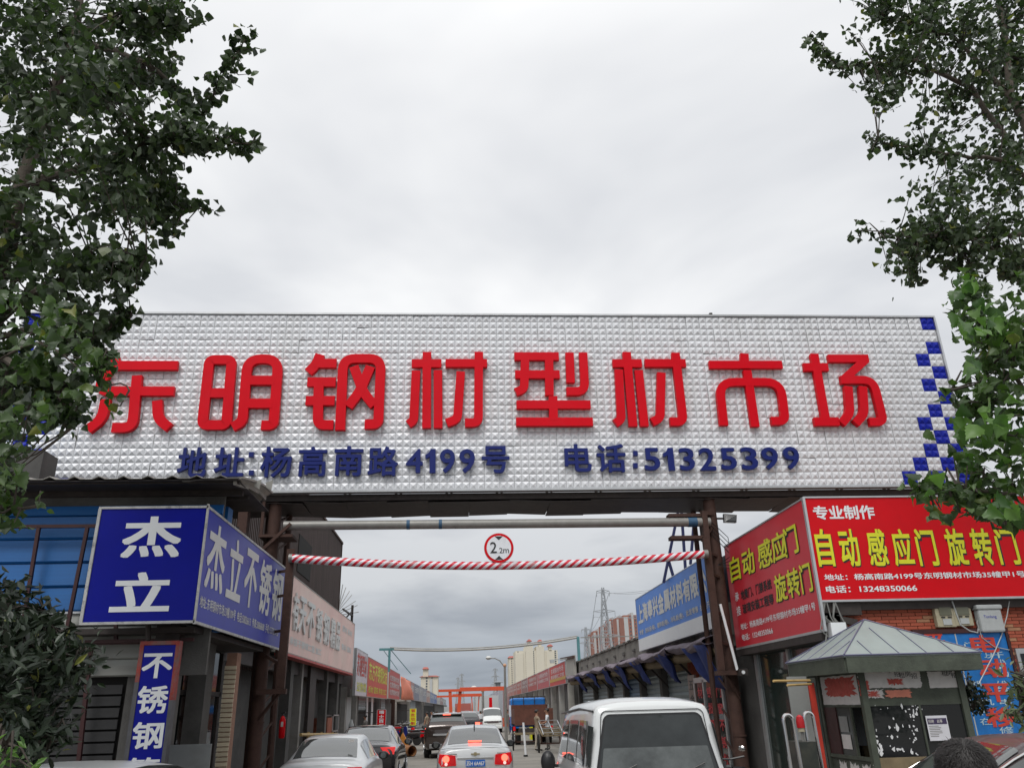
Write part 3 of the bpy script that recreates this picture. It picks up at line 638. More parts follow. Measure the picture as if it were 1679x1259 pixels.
# blue corner sign box
YJ = 12.0
jx0, jx1 = at(168, 835, YJ).x, at(340, 833, YJ).x; jz1 = (at(168, 835, YJ).z+at(340, 833, YJ).z)/2; jz0 = at(230, 1018.5, YJ).z
jb = thing('corner_sign_box', 'two sided blue sign box on the shop corner, its bright front reading 杰立', 'sign', (jx1, YJ, jz0))
jy2 = atx(460, 1059, jx1).y-.1
MB().box(jx0+.02, jx1-.02, YJ+.01, YJ+.3, jz0+.02, jz1-.02).box(jx1-.3, jx1-.01, YJ+.02, jy2, jz0+.02, jz1-.02).build('box_body', darksteel, jb)
MB().box(jx0, jx1-.01, YJ-.012, YJ+.008, jz0, jz1).build('front_panel', sign_blue, jb)
MB().box(jx1-.008, jx1+.012, YJ+.02, jy2, jz0, jz1).build('side_panel', sign_blue2, jb)
fm = MB()
fm.box(jx0-.04, jx1+.02, YJ-.03, YJ+.03, jz1, jz1+.035).box(jx0-.04, jx1+.02, YJ-.03, YJ+.03, jz0-.035, jz0).box(jx0-.045, jx0-.002, YJ-.03, YJ+.03, jz0, jz1)
fm.box(jx1-.008, jx1+.022, YJ-.02, jy2, jz1+.001, jz1+.04).box(jx1-.01, jx1+.022, YJ-.02, jy2, jz0-.04, jz0-.001).box(jx1+.0, jx1+.026, YJ-.03, YJ+.015, jz0-.05, jz1+.06)
fm.build('frame', mat('worn_frame', (.50, .50, .49), .5, .3, .15, 8, dirt=.9, dcol=(.05, .05, .05), dscale=9), jb)
for c_, (x0, y0, x1, y1) in (('杰', (196, 846, 303, 915)), ('立', (178, 937, 286, 1004))):
    A, B = at(x0, y1, YJ), at(x1, y0, YJ); text(c_, white_l, jb, (A.x, YJ-.012, A.z), (B.x-A.x, 0, 0), (0, 0, B.z-A.z), bold=.03, off=.004)
ys = [atx(px, 1000, jx1).y for px in (341, 373, 375, 402, 404, 428, 428, 443, 446, 461)]
L_ = jy2-YJ
for c_, a, b in (('杰', .035, .2), ('立', .235, .39), ('不', .42, .575), ('锈', .61, .775), ('钢', .80, .965)):
    text(c_, grey_l, jb, (jx1+.012, YJ+L_*a, jz0+.50), (0, L_*(b-a), 0), (0, 0, 1.0), bold=.026)
text('地址:东明钢材市场33幢109号  电话:50826613  传真:50868680  手机:13370219157', grey_l, jb, (jx1+.012, YJ+.12, jz0+.2), (0, L_-.4, 0), (0, 0, .17), bold=.012)
# vertical sign 不锈钢
YV = 12.3
vx = thing('vertical_sign', 'narrow upright blue sign reading 不锈钢 hanging below the blue corner box', 'sign', at(255, 1240, YV))
A, B, C_, D = at(231, 1049, YV), at(296, 1052, YV), at(206, 1238, YV), at(272, 1240, YV)
x0, x1 = (A.x+C_.x)/2, (B.x+D.x)/2; z1 = (A.z+B.z)/2; z0 = .35
MB().box(x0+.06, x1-.05, YV-.02, YV+.1, z0, z1-.06).build('panel', sign_blue, vx)
zf_ = z1-.55
MB().box(x0, x0+.058, YV-.03, YV+.12, z0, zf_-.002).box(x1-.048, x1, YV-.03, YV+.12, z0, zf_-.25).build('lower_frame', mat('dull_frame', (.10, .10, .11), .5, .3, .2, 8, dirt=.5), vx)
fr_ = MB().box(x0, x0+.058, YV-.03, YV+.12, zf_, z1).box(x1-.048, x1, YV-.03, YV+.12, zf_-.248, z1).box(x0+.059, x1-.049, YV-.03, YV+.12, z1-.055, z1)
fr_.build('frame', mat('taped_frame', (.28, .03, .02), .5, 0, .3, 6, dirt=1, dcol=(.14, .14, .13), dscale=2.5, dlow=.46), vx)
for c_, (px0, py0, px1, py1) in (('不', (235, 1070, 282, 1112)), ('锈', (228, 1123, 276, 1170)), ('钢', (219, 1182, 268, 1228)), ('管', (212, 1240, 262, 1285))):
    A, B = at(px0, py1, YV), at(px1, py0, YV); text(c_, white_l, vx, ((x0+x1)/2-.21, YV-.02, A.z), (.42, 0, 0), (0, 0, B.z-A.z), bold=.024)
hp = MB().box(-4.55, -4.2, 12.7, 12.95, 2.7, 3.15); hp.tube([at(243, 1020, 12.4), at(243, 1050, 12.4)], .04, 8); hp.build('hanger', darksteel, vx)

# ------------------------------------------------------------------ tall brown shed behind the left row
XS = -6.0
zt_ = atx(512, 826, XS).z; ye = atx(553, 1010, XS).y; ys0 = 17.6
shd = thing('corrugated_shed', 'tall windowless dark brown corrugated shed rising behind the left gate post', 'shed', (XS, ys0, 0))
y = ys0; sheet = MB(); n_ = 0
prof = [(0, 0), (.08, 0), (.11, .05), (.17, .05), (.20, 0)]
vs = []
cr2 = MB()
while y < ye:
    cr2.box(XS-.02, XS, y, y+.12, 3.0, zt_); cr2.box(XS-.02, XS+.035, y+.12, y+.2, 3.0, zt_); y += .2
cr2.build('corrugated_sheet', brownsid, shd)
MB().box(XS-6, XS-.02, ys0, ye, 0, zt_-.02).build('wall', conc_d, shd)
MB().bar((XS+.03, ys0, zt_+.03), (XS+.03, ye+.1, zt_+.03), .12, .1).box(XS-.05, XS+.06, ye, ye+.1, 3, zt_).build('edge_trim', rust, shd)
q0, q1 = atx(494, 880, XS), atx(502, 950, XS)
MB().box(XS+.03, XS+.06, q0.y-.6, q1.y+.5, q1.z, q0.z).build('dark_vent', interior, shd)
# spikes at the end of the shed
ant = thing('anti_theft_spikes', 'fan of thin metal spikes sticking out at the far end of the brown shed', 'spikes', (XS, ye, atx(553, 1000, XS).z))
sp_ = MB(); C0 = Vector((XS+.05, ye+.1, atx(553, 1003, XS).z))
for k, (px, py) in enumerate(((562, 958), (567, 963), (573, 969), (577, 975), (583, 985), (586, 992), (588, 1003))):
    b = atx(px, py, XS); sp_.tube([C0+Vector((0, 0, .35-k*.08)), b], .022, 5)
sp_.build('spike', galv, ant)
q = atx(581, 1022, -4.8)
MB().box(-4.9, -4.8, q.y-.6, q.y-.5, q.z-.1, q.z+.75).bar((-4.85, q.y-3.5, q.z+.25), (-4.85, q.y-.3, q.z+.3), .06).bar((-4.85, q.y-2.5, q.z), (-4.85, q.y-.5, q.z+.5), .05).build('bracket', darksteel, ant)
# ------------------------------------------------------------------ left row of shops along the street
XLs = -4.8
def lsign(name, label, px0, px1, ztop, zbot, m, fm=None, group=None, cat='sign', X=XLs, th=.12):
    """sign facing the street on the left side: near edge at column px0, far edge at px1"""
    y0 = atx(px0, 1090, X).y; y1 = atx(px1, 1100, X).y
    return board(name, label, (X, y0, zbot), (0, y1-y0, 0), (0, 0, ztop-zbot), th, m, fm, .03, cat, group)
def stext(r, O, U, V_, body, m, u0, u1, v0, v1, bold=.02, res=2, off=.006):
    text(body, m, r, O+U*u0+V_*v0, U*(u1-u0), V_*(v1-v0), bold=bold, res=res, off=off)
a0 = atx(478, 942, XLs); a1 = atx(581.5, 1025.5, XLs); b0_ = atx(470, 1068, XLs)
r, O, U, V_, Nn = board('shop_sign', 'large faded pinkish shop sign with white characters, on the left past the gate', (XLs, a0.y-.6, b0_.z), (0, a1.y-a0.y+.6, 0), (0, 0, a0.z-b0_.z), .25, sign_pink, render_w, .03)
for c_, p0_, p1_ in (('有', 479, 489), ('天', 489, 502), ('不', 503, 516), ('锈', 519, 529), ('钢', 531, 541), ('精', 543, 551), ('品', 552, 559)):
    ya, yb = atx(p0_, 1000, XLs).y, atx(p1_, 1000, XLs).y
    text(c_, grey_l, r, (XLs, ya, b0_.z+.62), (0, yb-ya-.15, 0), (0, 0, 1.05), bold=.02, depth=.05)
ya, yb = atx(562, 1020, XLs).y, atx(578, 1020, XLs).y
text('型材 板材', grey_l, r, (XLs, ya, b0_.z+1.45), (0, yb-ya, 0), (0, 0, .25)); text('管材 线材', grey_l, r, (XLs, ya, b0_.z+.75), (0, yb-ya, 0), (0, 0, .25))
text('承接不锈钢工程 加工', grey_l, r, (XLs, a0.y+.4, b0_.z+.22), (0, 5.5, 0), (0, 0, .22))
MB().box(XLs-.3, XLs+.02, a0.y, a1.y, b0_.z-.1, b0_.z-.035).build('lower_trim', sign_red_f, r)
# unit 1: open shed front under the pink sign
yA, yB = 17.7, atx(583, 1100, XLs).y
s1 = thing('open_workshop', 'dark open fronted steel workshop beneath the large faded pink sign', 'workshop', (-5.4, yA, 0))
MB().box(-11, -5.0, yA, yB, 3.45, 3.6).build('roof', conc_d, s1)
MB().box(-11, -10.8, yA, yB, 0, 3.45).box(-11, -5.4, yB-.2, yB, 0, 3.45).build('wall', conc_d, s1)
for px_, w_ in ((468, .5), (487, .28), (530, .4), (548, .5)):
    yy = atx(px_, 1150, -5.3).y; MB().box(-5.5, -5.2, yy, yy+w_, 0, 3.44).build('pillar', conc_d if px_ != 487 else conc, s1)
MB().box(-5.32, -5.2, atx(505, 1100, -5.3).y, atx(515, 1100, -5.3).y, 0, 3.4).box(-5.5, -5.3, yA+.1, yB, 3.0, 3.4).build('door_frame', darksteel, s1)
sh_m = MB().box(0, .02, 0, 1, 0, .10).mesh('slat', shutter_m)
def shutter(parent, X, y0, y1, z0, z1, m=shutter_m, face=1, step=.13):
    me = MB().add([(0, 0, 0), (0, 1, 0), (.028*face, 1, step*.5), (.028*face, 0, step*.5), (0, 1, step*.97), (0, 0, step*.97)], [(0, 1, 2, 3), (3, 2, 4, 5)]).mesh('slat', m)
    z = z0; n = 0
    while z < z1-.02:
        o = bpy.data.objects.new('slat', me); COL.objects.link(o); o.parent = parent; o.location = Vector((X, y0, z))-parent.location; o.scale = (1, y1-y0, min(1, (z1-z)/step)); z += step; n += 1
# bamboo rail, steel racks inside
bmr = thing('bamboo_rail', 'pale bamboo pole laid as a low barrier across the open workshop', 'bamboo pole', at(540, 1208, 30))
pA, pB = atx(493, 1204, -5.0), atx(553, 1203, -5.0)
pts_ = [pA+(pB-pA)*i/6 for i in range(7)]
g = MB().tube(pts_, .05, 7)
for i in (1, 3, 5): g.tube([(pts_[i].x, pts_[i].y, 0), pts_[i]+Vector((0, 0, .08))], .045, 6)
g.build('pole', bamboo, bmr)
fe = thing('fire_extinguisher', 'red fire extinguisher on the dark pillar of the open workshop', 'fire extinguisher', at(463, 1200, 19.5))
q = at(463, 1189, 19.5)
MB().tube([q+Vector((0, 0, -.26)), q+Vector((0, 0, -.23)), q+Vector((0, 0, .1)), q+Vector((0, 0, .17)), q+Vector((0, 0, .2))], [.05, .07, .07, .045, .02], 12).build('cylinder', sign_red, fe, smooth=True)
MB().tube([q+Vector((0, 0, .2)), q+Vector((0, 0, .25))], .018, 6).bar(q+Vector((-.04, 0, .25)), q+Vector((.05, -.02, .27)), .02).tube([q+Vector((.02, 0, .22)), q+Vector((.09, -.02, .12)), q+Vector((.085, -.02, -.05))], .01, 5).build('valve', black_pl, fe)
MB().box(q.x-.02, q.x+.03, q.y-.075, q.y-.07, q.z-.02, q.z+.08).build('label_band', paper, fe)
rk = thing('goods_rack', 'white framed rack with an orange box standing at the far end of the open workshop', 'rack', atx(548, 1200, -5.2))
q = atx(545, 1185, -5.2); yk0 = q.y
g = MB()
for dy in (0, 1.6):
    g.box(-5.25, -5.18, yk0+dy, yk0+dy+.1, 0, 1.75); g.box(-5.8, -5.75, yk0+dy, yk0+dy+.1, 0, 1.75)
for z in (.5, 1.1, 1.7): g.box(-5.8, -5.18, yk0, yk0+1.7, z, z+.05)
g.build('frame', alum, rk); MB().box(-5.75, -5.2, yk0-1.3, yk0-.1, .6, 1.65).build('orange_box', mat('orange_box', (.30, .09, .05), .8, 0, .3, 5, dirt=.4), rk)

# signs of the rows beyond
zT = atx(583, 1063, XLs).z; 
S = []
r, O, U, V_, Nn = lsign('shop_sign', 'white shop sign with tall red characters above yellow ones, first after the faded pink sign', 584, 602, 4.55, 2.55, mat('sign_white_lila', (.62, .58, .62), .5, 0, .08, 2, dirt=.2, dcol=(.4, .38, .4)), alum)
stext(r, O, U, V_, '苏钢型材', redtxt, .08, .95, .42, .93); stext(r, O, U, V_, '五金 管材 批发', yellow_l, .12, .95, .08, .3)
r, O, U, V_, Nn = lsign('shop_sign', 'orange red shop sign with big yellow characters, second after the faded pink sign', 603, 635.5, 4.45, 2.55, mat('sign_orange_red', (.60, .07, .04), .5, 0, .1, 2), render_w)
stext(r, O, U, V_, '东方不锈钢批发', yellow_l, .06, .97, .42, .92); stext(r, O, U, V_, '板材 圆钢 角铁 加工', yellow_l, .06, .97, .1, .28, bold=.01)
r, O, U, V_, Nn = lsign('shop_sign', 'dull red shop sign with three rows of white characters beside the bulging orange banner', 638, 656, 4.45, 2.6, sign_red_f, render_w)
for v in (.62, .38, .12): stext(r, O, U, V_, '优质钢材切割', grey_l, .1, .92, v, v+.2, bold=.01)
# bulging orange banner
y0, y1 = atx(657, 1110, XLs).y, atx(663.5, 1130, XLs).y
vs = []; fs = []
for i in range(9):
    for j in range(9):
        u, v = i/8, j/8; b = math.sin(math.pi*u)*math.sin(math.pi*min(v*1.1, 1))
        vs.append((XLs+.06+b*.35*(1-v*.3)+.75*u*(1-.5*v)+.06*math.sin(u*9+v*5), y0+(y1-y0)*u, 2.6+1.75*v-.25*u*v))
for i in range(8):
    for j in range(8): a = i*9+j; fs.append((a, a+9, a+10, a+1))
ob = MB().add(vs, fs).build('banner', mat('orange_banner', (.72, .22, .13), .6, 0, .12, 3, dirt=.2, dcol=(.75, .4, .33), dscale=4), None, smooth=True)
ob.modifiers.new('solid', 'SOLIDIFY').thickness = .01
tag(ob, 'orange banner bulging in the wind off the left shop row', 'banner')
# far left signs, blue grey and washed out
cols = [(.30, .33, .36), (.40, .25, .25), (.20, .22, .28), (.33, .34, .36), (.27, .28, .32), (.40, .25, .22), (.16, .22, .36), (.10, .16, .34), (.42, .42, .42), (.30, .20, .20), (.33, .35, .38)]
edges = [664, 672, 680, 688, 694, 700, 706, 712, 717, 722, 727, 732]
desc = ['washed out grey blue', 'patchy pink', 'dull slate', 'pale grey', 'blue grey', 'faded rose', 'mid blue', 'deep blue', 'whitish', 'brownish', 'light steel grey']
wd_ = ['钢材批发', '角铁槽钢', '无缝钢管', '不锈钢板', '型材加工', '镀锌钢管', '五金机电', '工字钢', '螺纹钢', '彩钢瓦', '方管圆管']
for k in range(11):
    mm = mat('washed_sign_%s' % 'abcdefghijk'[k], cols[k], .6, 0, .15, 2, dirt=.3, dcol=(.4, .4, .42))
    r, O, U, V_, Nn = lsign('shop_sign', desc[k]+' fascia sign, number %s past the orange banner, far left row' % ['one','two','three','four','five','six','seven','eight','nine','ten','eleven'][k], edges[k], edges[k+1]-.4, 4.35, 2.75, mm, alum, group='washed out signs of the far left shop row')
    stext(r, O, U, V_, wd_[k], grey_l, .1, .9, .45, .85, bold=.01, res=1)
# left row buildings, one per sign stretch
units = [(584, 602), (602, 636), (636, 658), (660, 680), (680, 700), (700, 717), (717, 735)]
for k, (pa, pb) in enumerate(units):
    ya, yb = atx(pa, 1120, XLs).y, atx(pb, 1120, XLs).y
    u = thing('shop_unit', ['narrow grey shop with a plain door under the white and red sign', 'shuttered shop under the orange red sign with a red upright sign outside', 'brown pillared shop under the dull red sign', 'shop with a white ledge and scooters outside, behind the orange banner', 'far shop with a yellow upright sign outside', 'far shop beside the deep blue sign', 'farthest low shop of the left row'][k], 'shop', (-5.4, ya, 0))
    MB().box(-12, -5.6, ya+.02, yb-.02, 0, 3.9).build('wall', [conc_d, conc, conc_d, render_w, conc_d, conc, conc_d][k], u)
    for y_a, y_b in ((ya+.02, ya+.55), (yb-.5, yb-.03)): MB().box(-5.6, -5.25, y_a, y_b, 0, 2.9).build('pillar', [conc, conc_d, rust, render_w, conc, conc_d, conc][k], u)
    w3 = (yb-ya)
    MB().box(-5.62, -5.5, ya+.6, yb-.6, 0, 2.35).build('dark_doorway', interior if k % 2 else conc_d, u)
    if k in (1, 2, 4): shutter(u, -5.46, ya+w3*.12, ya+w3*.45, 1.9, 2.75, shutter_m, 1, .2)
    if k == 0: MB().box(-5.6, -5.44, ya+w3*.3, ya+w3*.8, 0, 2.5).build('grey_panel', plastic_g, u)
    if k == 1:
        MB().box(-5.46, -5.4, ya+w3*.48, ya+w3*.52, 0, 2.7).box(-5.46, -5.4, ya+w3*.7, ya+w3*.75, 0, 2.7).build('white_post', white_l, u)
        MB().box(-5.48, -5.42, ya+w3*.1, ya+w3*.13, 0, 2.4).build('red_strip', paper_r, u)
    if k == 3: MB().box(-5.7, -4.6, ya, ya+w3*.5, 2.5, 2.7).build('white_ledge', render_w, u)
# upright signs
def upright(label, px0, px1, py0, py1, Y, m, chars, tm_):
    A, B = at(px0, py1, Y), at(px1, py0, Y)
    r = thing('upright_sign', label, 'sign', (A.x, Y, A.z)); MB().box(A.x, B.x, Y, Y+.08, A.z, B.z).build('panel', m, r)
    f_ = MB().box(A.x-.03, A.x-.002, Y-.01, Y+.09, A.z, B.z).box(B.x+.002, B.x+.03, Y-.01, Y+.09, A.z, B.z).box(A.x, B.x, Y-.01, Y+.09, B.z+.002, B.z+.03); f_.build('frame', alum, r)
    MB().bar((A.x, Y+.04, B.z-.1), (A.x-.9, Y+.04, B.z-.1), .04).build('hanger', darksteel, r)
    n = len(chars); H = (B.z-A.z); W_ = B.x-A.x
    for i, c in enumerate(chars):
        zz = B.z-H*(i+1)/n; text(c, tm_, r, (A.x+W_*.2, Y, zz+H*.03), (W_*.6, 0, 0), (0, 0, H/n*.78), bold=.03)
    return r
upright('bright red upright sign with white characters hanging off the left shop row', 618, 632.5, 1163, 1193, 40, sign_red, '瑞士百超', white_l)
r = upright('yellow upright sign with red characters farther along the left shop row', 671.5, 682.5, 1161, 1189, 62, yellow_l, '钢批切割', redtxt)

# ------------------------------------------------------------------ right corner: brick shop with the red sign box
YR = 13.0
rx0 = at(1322, 850, YR).x; rz0, rz1 = 3.36, 5.05; XRe = 12.5
by = atx(1188, 898, rx0).y; sz0, sz1 = 2.91, 5.03
bs = thing('brick_shop', 'red brick shop with glazed side door under the long red sign, right of the gate', 'shop', (9, 13.2, 0))
XB0, XB1 = at(1378, 1010, 13.2).x, 13.0
MB().box(XB0, XB1, 13.24, 20, 0, 5.0).build('wall', mortar, bs)
bw, bh, jt = .235, .0, .012
bh_ = .0545
me1 = MB().box(0, bw-jt, -.012, .03, 0, bh_-.009).mesh('brick', brick_m); me2 = MB().box(0, bw-jt, -.014, .03, 0, bh_-.009).mesh('brick', brick_t)
restb = MB(); restt = MB(); cntb = 0; rr = random.Random(11)
rows = int(3.45/bh_)
cand = []
for j in range(rows):
    z = j*bh_; x = XB0 - (bw/2 if j % 2 else 0)
    while x < 9.9:
        cand.append((x, z)); x += bw
vis = [c for c in cand if c[1] > 2.35]
for (x, z) in cand:
    tan = rr.random() < .13; x0c = max(x, XB0); wd = min(x+bw-jt, 9.95)-x0c
    if wd < .03: continue
    if z > 2.42 and x < 9.3 and cntb < 298 and not (z < 2.75 and x > 7.4 and x < 8.9):
        o = bpy.data.objects.new('brick', me2 if tan else me1); COL.objects.link(o); o.parent = bs; o.location = Vector((x0c, 13.225+rr.uniform(-.003, .003), z))-bs.location; o.scale = (wd/(bw-jt), 1, 1); cntb += 1
    else:
        (restt if tan else restb).box(x0c, x0c+wd, 13.213, 13.245, z, z+bh_-.009)
restb.add(restt.v, restt.f)
restb.build('brickwork', brick_m, bs)['kind'] = 'stuff'
MB().box(XB0-.02, XRe, 13.1, 13.24, 3.2, 3.33).build('lintel', darksteel, bs)
# window frame at the right edge
q = at(1662, 1063, 13.2); MB().box(q.x, q.x+1.2, 13.16, 13.26, q.z-1.2, q.z).build('white_window', alum, bs)
MB().box(q.x+.06, q.x+1.1, 13.15, 13.165, q.z-1.1, q.z-.08).build('window_glass', glass_d, bs)
# side toward the street: frames and glass
XD = 6.12
g = MB().box(XD-.05, XD+.05, 13.28, 13.5, 0, 3.0).box(XD-.05, XD+.05, 15.2, 15.3, 0, 2.9).box(XD-.05, XD+.05, 16.9, 17.05, 0, 2.9).box(XD-.05, XD+.05, 13.3, 17.0, 2.75, 2.88)
g.build('door_frame', alum, bs)
MB().box(XD-.01, XD+.01, 13.5, 15.2, .05, 2.75).box(XD-.01, XD+.01, 15.3, 16.9, .05, 2.75).build('glass_door', mat('green_glass', (.03, .045, .04), .08, 0, .1, 2, spec=.6), bs)
MB().box(XD, XB0, 17.05, 20, 0, 5).box(XD+.02, XB0+.2, 13.3, 17, 2.9, 5.0).build('side_wall', conc_d, bs)
MB().box(5.95, 6.2, 12.95, 13.2, 0, 3.0).build('white_post', white_l, bs)
q = at(1262, 1240, 12.9)
g = MB().box(rx0-.02, rx0+.25, YR+.1, by, sz0-.17, sz0-.03).box(rx0, XB0+.3, YR+.05, YR+.25, 3.12, 3.34).bar((rx0+.1, YR+.1, 3.1), (XB0+.2, YR+.1, 3.0), .1)
g.build('sign_beam', darksteel, bs)
# loose cabling and box by the corner
g = MB(); rr = random.Random(4)
for k in range(7):
    q = at(1355+rr.uniform(-8, 18), 985, 13.0); pts_ = [q, q+Vector((.1*rr.uniform(-1, 1), 0, -.25)), q+Vector((.25*rr.uniform(-1, 1), 0, -.45)), q+Vector((rr.uniform(-.2, .2), 0, -.75))]
    g.tube(pts_, .012, 5)
g.tube([at(1372, 988, 13.1), at(1380, 1010, 13.1), at(1377, 1035, 13.1), at(1383, 1062, 13.1)], .02, 6)
g.build('cable', mat('cable_grey', (.2, .2, .19), .6), bs)
q = at(1352, 1013, 13.05); MB().box(q.x, q.x+.26, 13.05, 13.2, q.z-.08, q.z+.08).build('switch_box', mat('dull_grey_box', (.14, .14, .135), .6, 0, .2, 8), bs)
# red sign box
rb = thing('red_sign_box', 'long two sided red sign with yellow characters over the brick shop', 'sign', (rx0, YR, 3))
MB().box(rx0+.01, XRe, YR, YR+.1, rz0, rz1).build('front_panel', sign_red, rb)
MB().box(rx0-.01, rx0+.008, YR+.03, by, sz0, sz1).build('side_panel', mat('sign_red_side', (.56, .02, .035), .35, 0, .06, 1.5), rb)
MB().box(rx0+.02, rx0+.3, YR+.12, by-.02, sz0+.02, sz1-.02).build('box_body', darksteel, rb)
g = MB().box(rx0, XRe, YR-.02, YR+.12, rz1+.002, rz1+.03).box(rx0, XRe, YR-.02, YR+.12, rz0-.035, rz0-.002).box(rx0-.02, rx0+.02, YR-.035, YR+.028, sz0-.04, sz1+.04)
g.box(rx0-.02, rx0+.02, YR+.03, by, sz1+.002, sz1+.03).box(rx0-.025, rx0+.02, YR+.03, by, sz0-.045, sz0-.002)
g.build('frame', alum, rb)
def ftext(body, m, x0, y0, x1, y1, bold=.03, off=.004, dx=0, dz=0, lab=None):
    A, B, C2 = at(x0, y1, YR), at(x1, y1, YR), at(x0, y0, YR); text(body, m, rb, (A.x+dx, YR, A.z+dz), (B.x-A.x, 0, 0), (0, 0, C2.z-A.z), bold=bold, off=off)
ftext('专业制作', white_l, 1335, 829, 1436, 852)
X_ = [(1342, 866, 1373, 929), (1381, 866, 1416, 929), (1427, 866, 1462, 928), (1468, 866, 1504, 928), (1508, 866, 1544, 928), (1557, 865, 1593, 927), (1600, 865, 1636, 927), (1640, 865, 1678, 926)]
for c_, b_ in zip('自动感应门旋转门', X_):
    b_ = (b_[0]+1, b_[1]+1, b_[2]-2.5, b_[3])
    ftext(c_, black_l, *b_, bold=.045, off=.003, dx=.014, dz=-.02); ftext(c_, yellow_l, *b_, bold=.022, off=.008)
ftext('地址：杨高南路4199号东明钢材市场35幢甲1号', white_l, 1352, 941, 1683, 951.5, bold=.02); ftext('电话：13248350066', white_l, 1355, 960, 1505, 972, bold=.02)
LR = by-YR
def rtext(body, m, u0, u1, v0, v1, bold=.025, off=.004, du=0, dv=0):
    H = sz1-sz0
    text(body, m, rb, (rx0-.01, by-LR*u0-du, sz0+H*v0+dv), (0, -LR*(u1-u0), 0), (0, 0, H*(v1-v0)), bold=bold, off=off)
for c_, u0, u1 in (('自', .05, .2), ('动', .235, .40), ('感', .45, .62), ('应', .62, .78), ('门', .76, .90)):
    rtext(c_, black_l, u0, u1, .62, .86, .045, .003, .02, -.02); rtext(c_, yellow_l, u0, u1, .62, .86, .022, .008)
for c_, u0, u1 in (('旋', .59, .72), ('转', .73, .855), ('门', .865, .97)):
    rtext(c_, black_l, u0, u1, .29, .52, .045, .003, .02, -.02); rtext(c_, yellow_l, u0, u1, .29, .52, .022, .008)
rtext('承', white_l, .07, .13, .43, .51, .01); rtext('接', white_l, .07, .13, .29, .38, .01)
rtext('地簧门、门禁系统', black_l, .16, .56, .42, .515, .03); rtext('玻璃安装工程等', black_l, .16, .56, .29, .385, .03)
rtext('地址：杨高南路4199号东明钢材市场35幢甲1号', white_l, .10, .96, .15, .21, .015); rtext('电话：13248350066', white_l, .10, .5, .05, .11, .015)

# meters and white box
def meter(px0, px1, py0, py1, label, Y=13.0):
    A, B = at(px0, py1, Y), at(px1, py0, Y)
    Y += .08; r = thing('electricity_meter', label, 'meter', (A.x, Y+.1, A.z), group='electricity meters on the brick wall')
    MB().box(A.x, B.x, Y+.03, Y+.13, A.z, B.z).build('case', plastic_b, r, bevel=.012)
    w_, h_ = B.x-A.x, B.z-A.z
    MB().box(A.x+w_*.2, B.x-w_*.15, Y+.018, Y+.028, A.z+h_*.55, B.z-h_*.08).build('window', mat('meter_window', (.14, .14, .10), .2), r)
    MB().box(A.x+w_*.3, B.x-w_*.25, Y+.016, Y+.028, A.z+h_*.1, A.z+h_*.38).build('cover', plastic_g, r)
    MB().box(A.x+w_*.25, A.x+w_*.45, Y+.014, Y+.028, A.z+h_*.44, A.z+h_*.49).build('slot', black_pl, r); MB().box(A.x+w_*.6, A.x+w_*.8, Y+.014, Y+.028, A.z+h_*.44, A.z+h_*.49).build('slot', black_pl, r)
meter(1545, 1568, 991, 1027, 'left one of the two beige meters high on the brick wall'); meter(1573, 1597, 991, 1025, 'right one of the two beige meters high on the brick wall')
A, B = at(1620, 1035, 12.9), at(1648, 991, 12.9)
wb = thing('junction_box', 'white rounded junction box with small blue lettering hanging on the brick wall', 'junction box', (A.x, 13.1, A.z))
MB().box(A.x, B.x, 13.03, 13.18, A.z, B.z-.05).build('case', plastic_g, wb, bevel=.03); MB().box(A.x-.02, B.x+.02, 13.01, 13.19, B.z-.055, B.z+.02).build('lid', plastic_g, wb, bevel=.02)
text('Tonlang', sign_blue2, wb, (A.x+.07, 13.03, (A.z+B.z)/2), (.22, 0, 0), (0, .0, .06), bold=0)
g = MB(); q = at(1562, 985, 13.15)
g.tube([at(1561, 985, 13.1), at(1568, 1005, 13.1), at(1575, 1024, 13.1), at(1590, 1034, 13.1), at(1603, 1037, 13.1), at(1604, 1030, 13.1)], .012, 6)
g.tube([at(1655, 985, 13.1), at(1651, 1010, 13.1), at(1642, 1042, 13.1), at(1628, 1075, 13.0), at(1604, 1122, 12.9)], .009, 5)
g.tube([at(1622, 1000, 13.1), at(1608, 1005, 13.1), at(1602, 1020, 13.1), at(1610, 1045, 13.1), at(1630, 1060, 13.1), at(1655, 1065, 13.1)], .008, 5)
o = g.build('wall_cables', plastic_g); tag(o, 'thin pale and dark cables drooping across the brick wall and blue board', 'cables')
# blue painted board
A = at(1500, 1037, 13.14); B = at(1648, 1206, 13.14); xL, xR = at(1500, 1037, 13.14).x, at(1646, 1039, 13.14).x
bd = thing('blue_board', 'big blue hand painted board with red characters 电动平移 behind the guard booth', 'signboard', (xL, 13.14, .6))
MB().box(xL, xR, 13.12, 13.17, .5, 2.80).build('panel', board_blue, bd)
MB().box(xL-.05, xR+.05, 13.1, 13.2, 2.805, 2.87).box(xR+.003, xR+.05, 13.1, 13.2, .5, 2.80).build('frame', maroon, bd)
for c_, px0, py0, px1, py1, m_ in (('门', 1582, 1052, 1603, 1064, 1), ('开', 1618, 1068, 1644, 1079, 1), ('门', 1605, 1066, 1616, 1078, 1), ('式', 1634, 1080, 1648, 1110, 1), ('维', 1636, 1115, 1652, 1135, 1), ('机', 1594, 1115, 1610, 1125, 1), ('电', 1640, 1145, 1659, 1156, 1), ('机', 1607, 1145, 1628, 1156, 1), ('平', 1603, 1162, 1617, 1172, 1), ('在', 1608, 1176, 1625, 1188, 1), ('修', 1640, 1190, 1660, 1203, 1)):
    a_, b_ = at(px0, py1, 13.12), at(px1, py0, 13.12); text(c_, mat('faded_white_paint', (.42, .55, .60), .6, 0, .2, 8), bd, (a_.x, 13.12, a_.z), (b_.x-a_.x, 0, 0), (0, 0, b_.z-a_.z), bold=.01, off=.003)
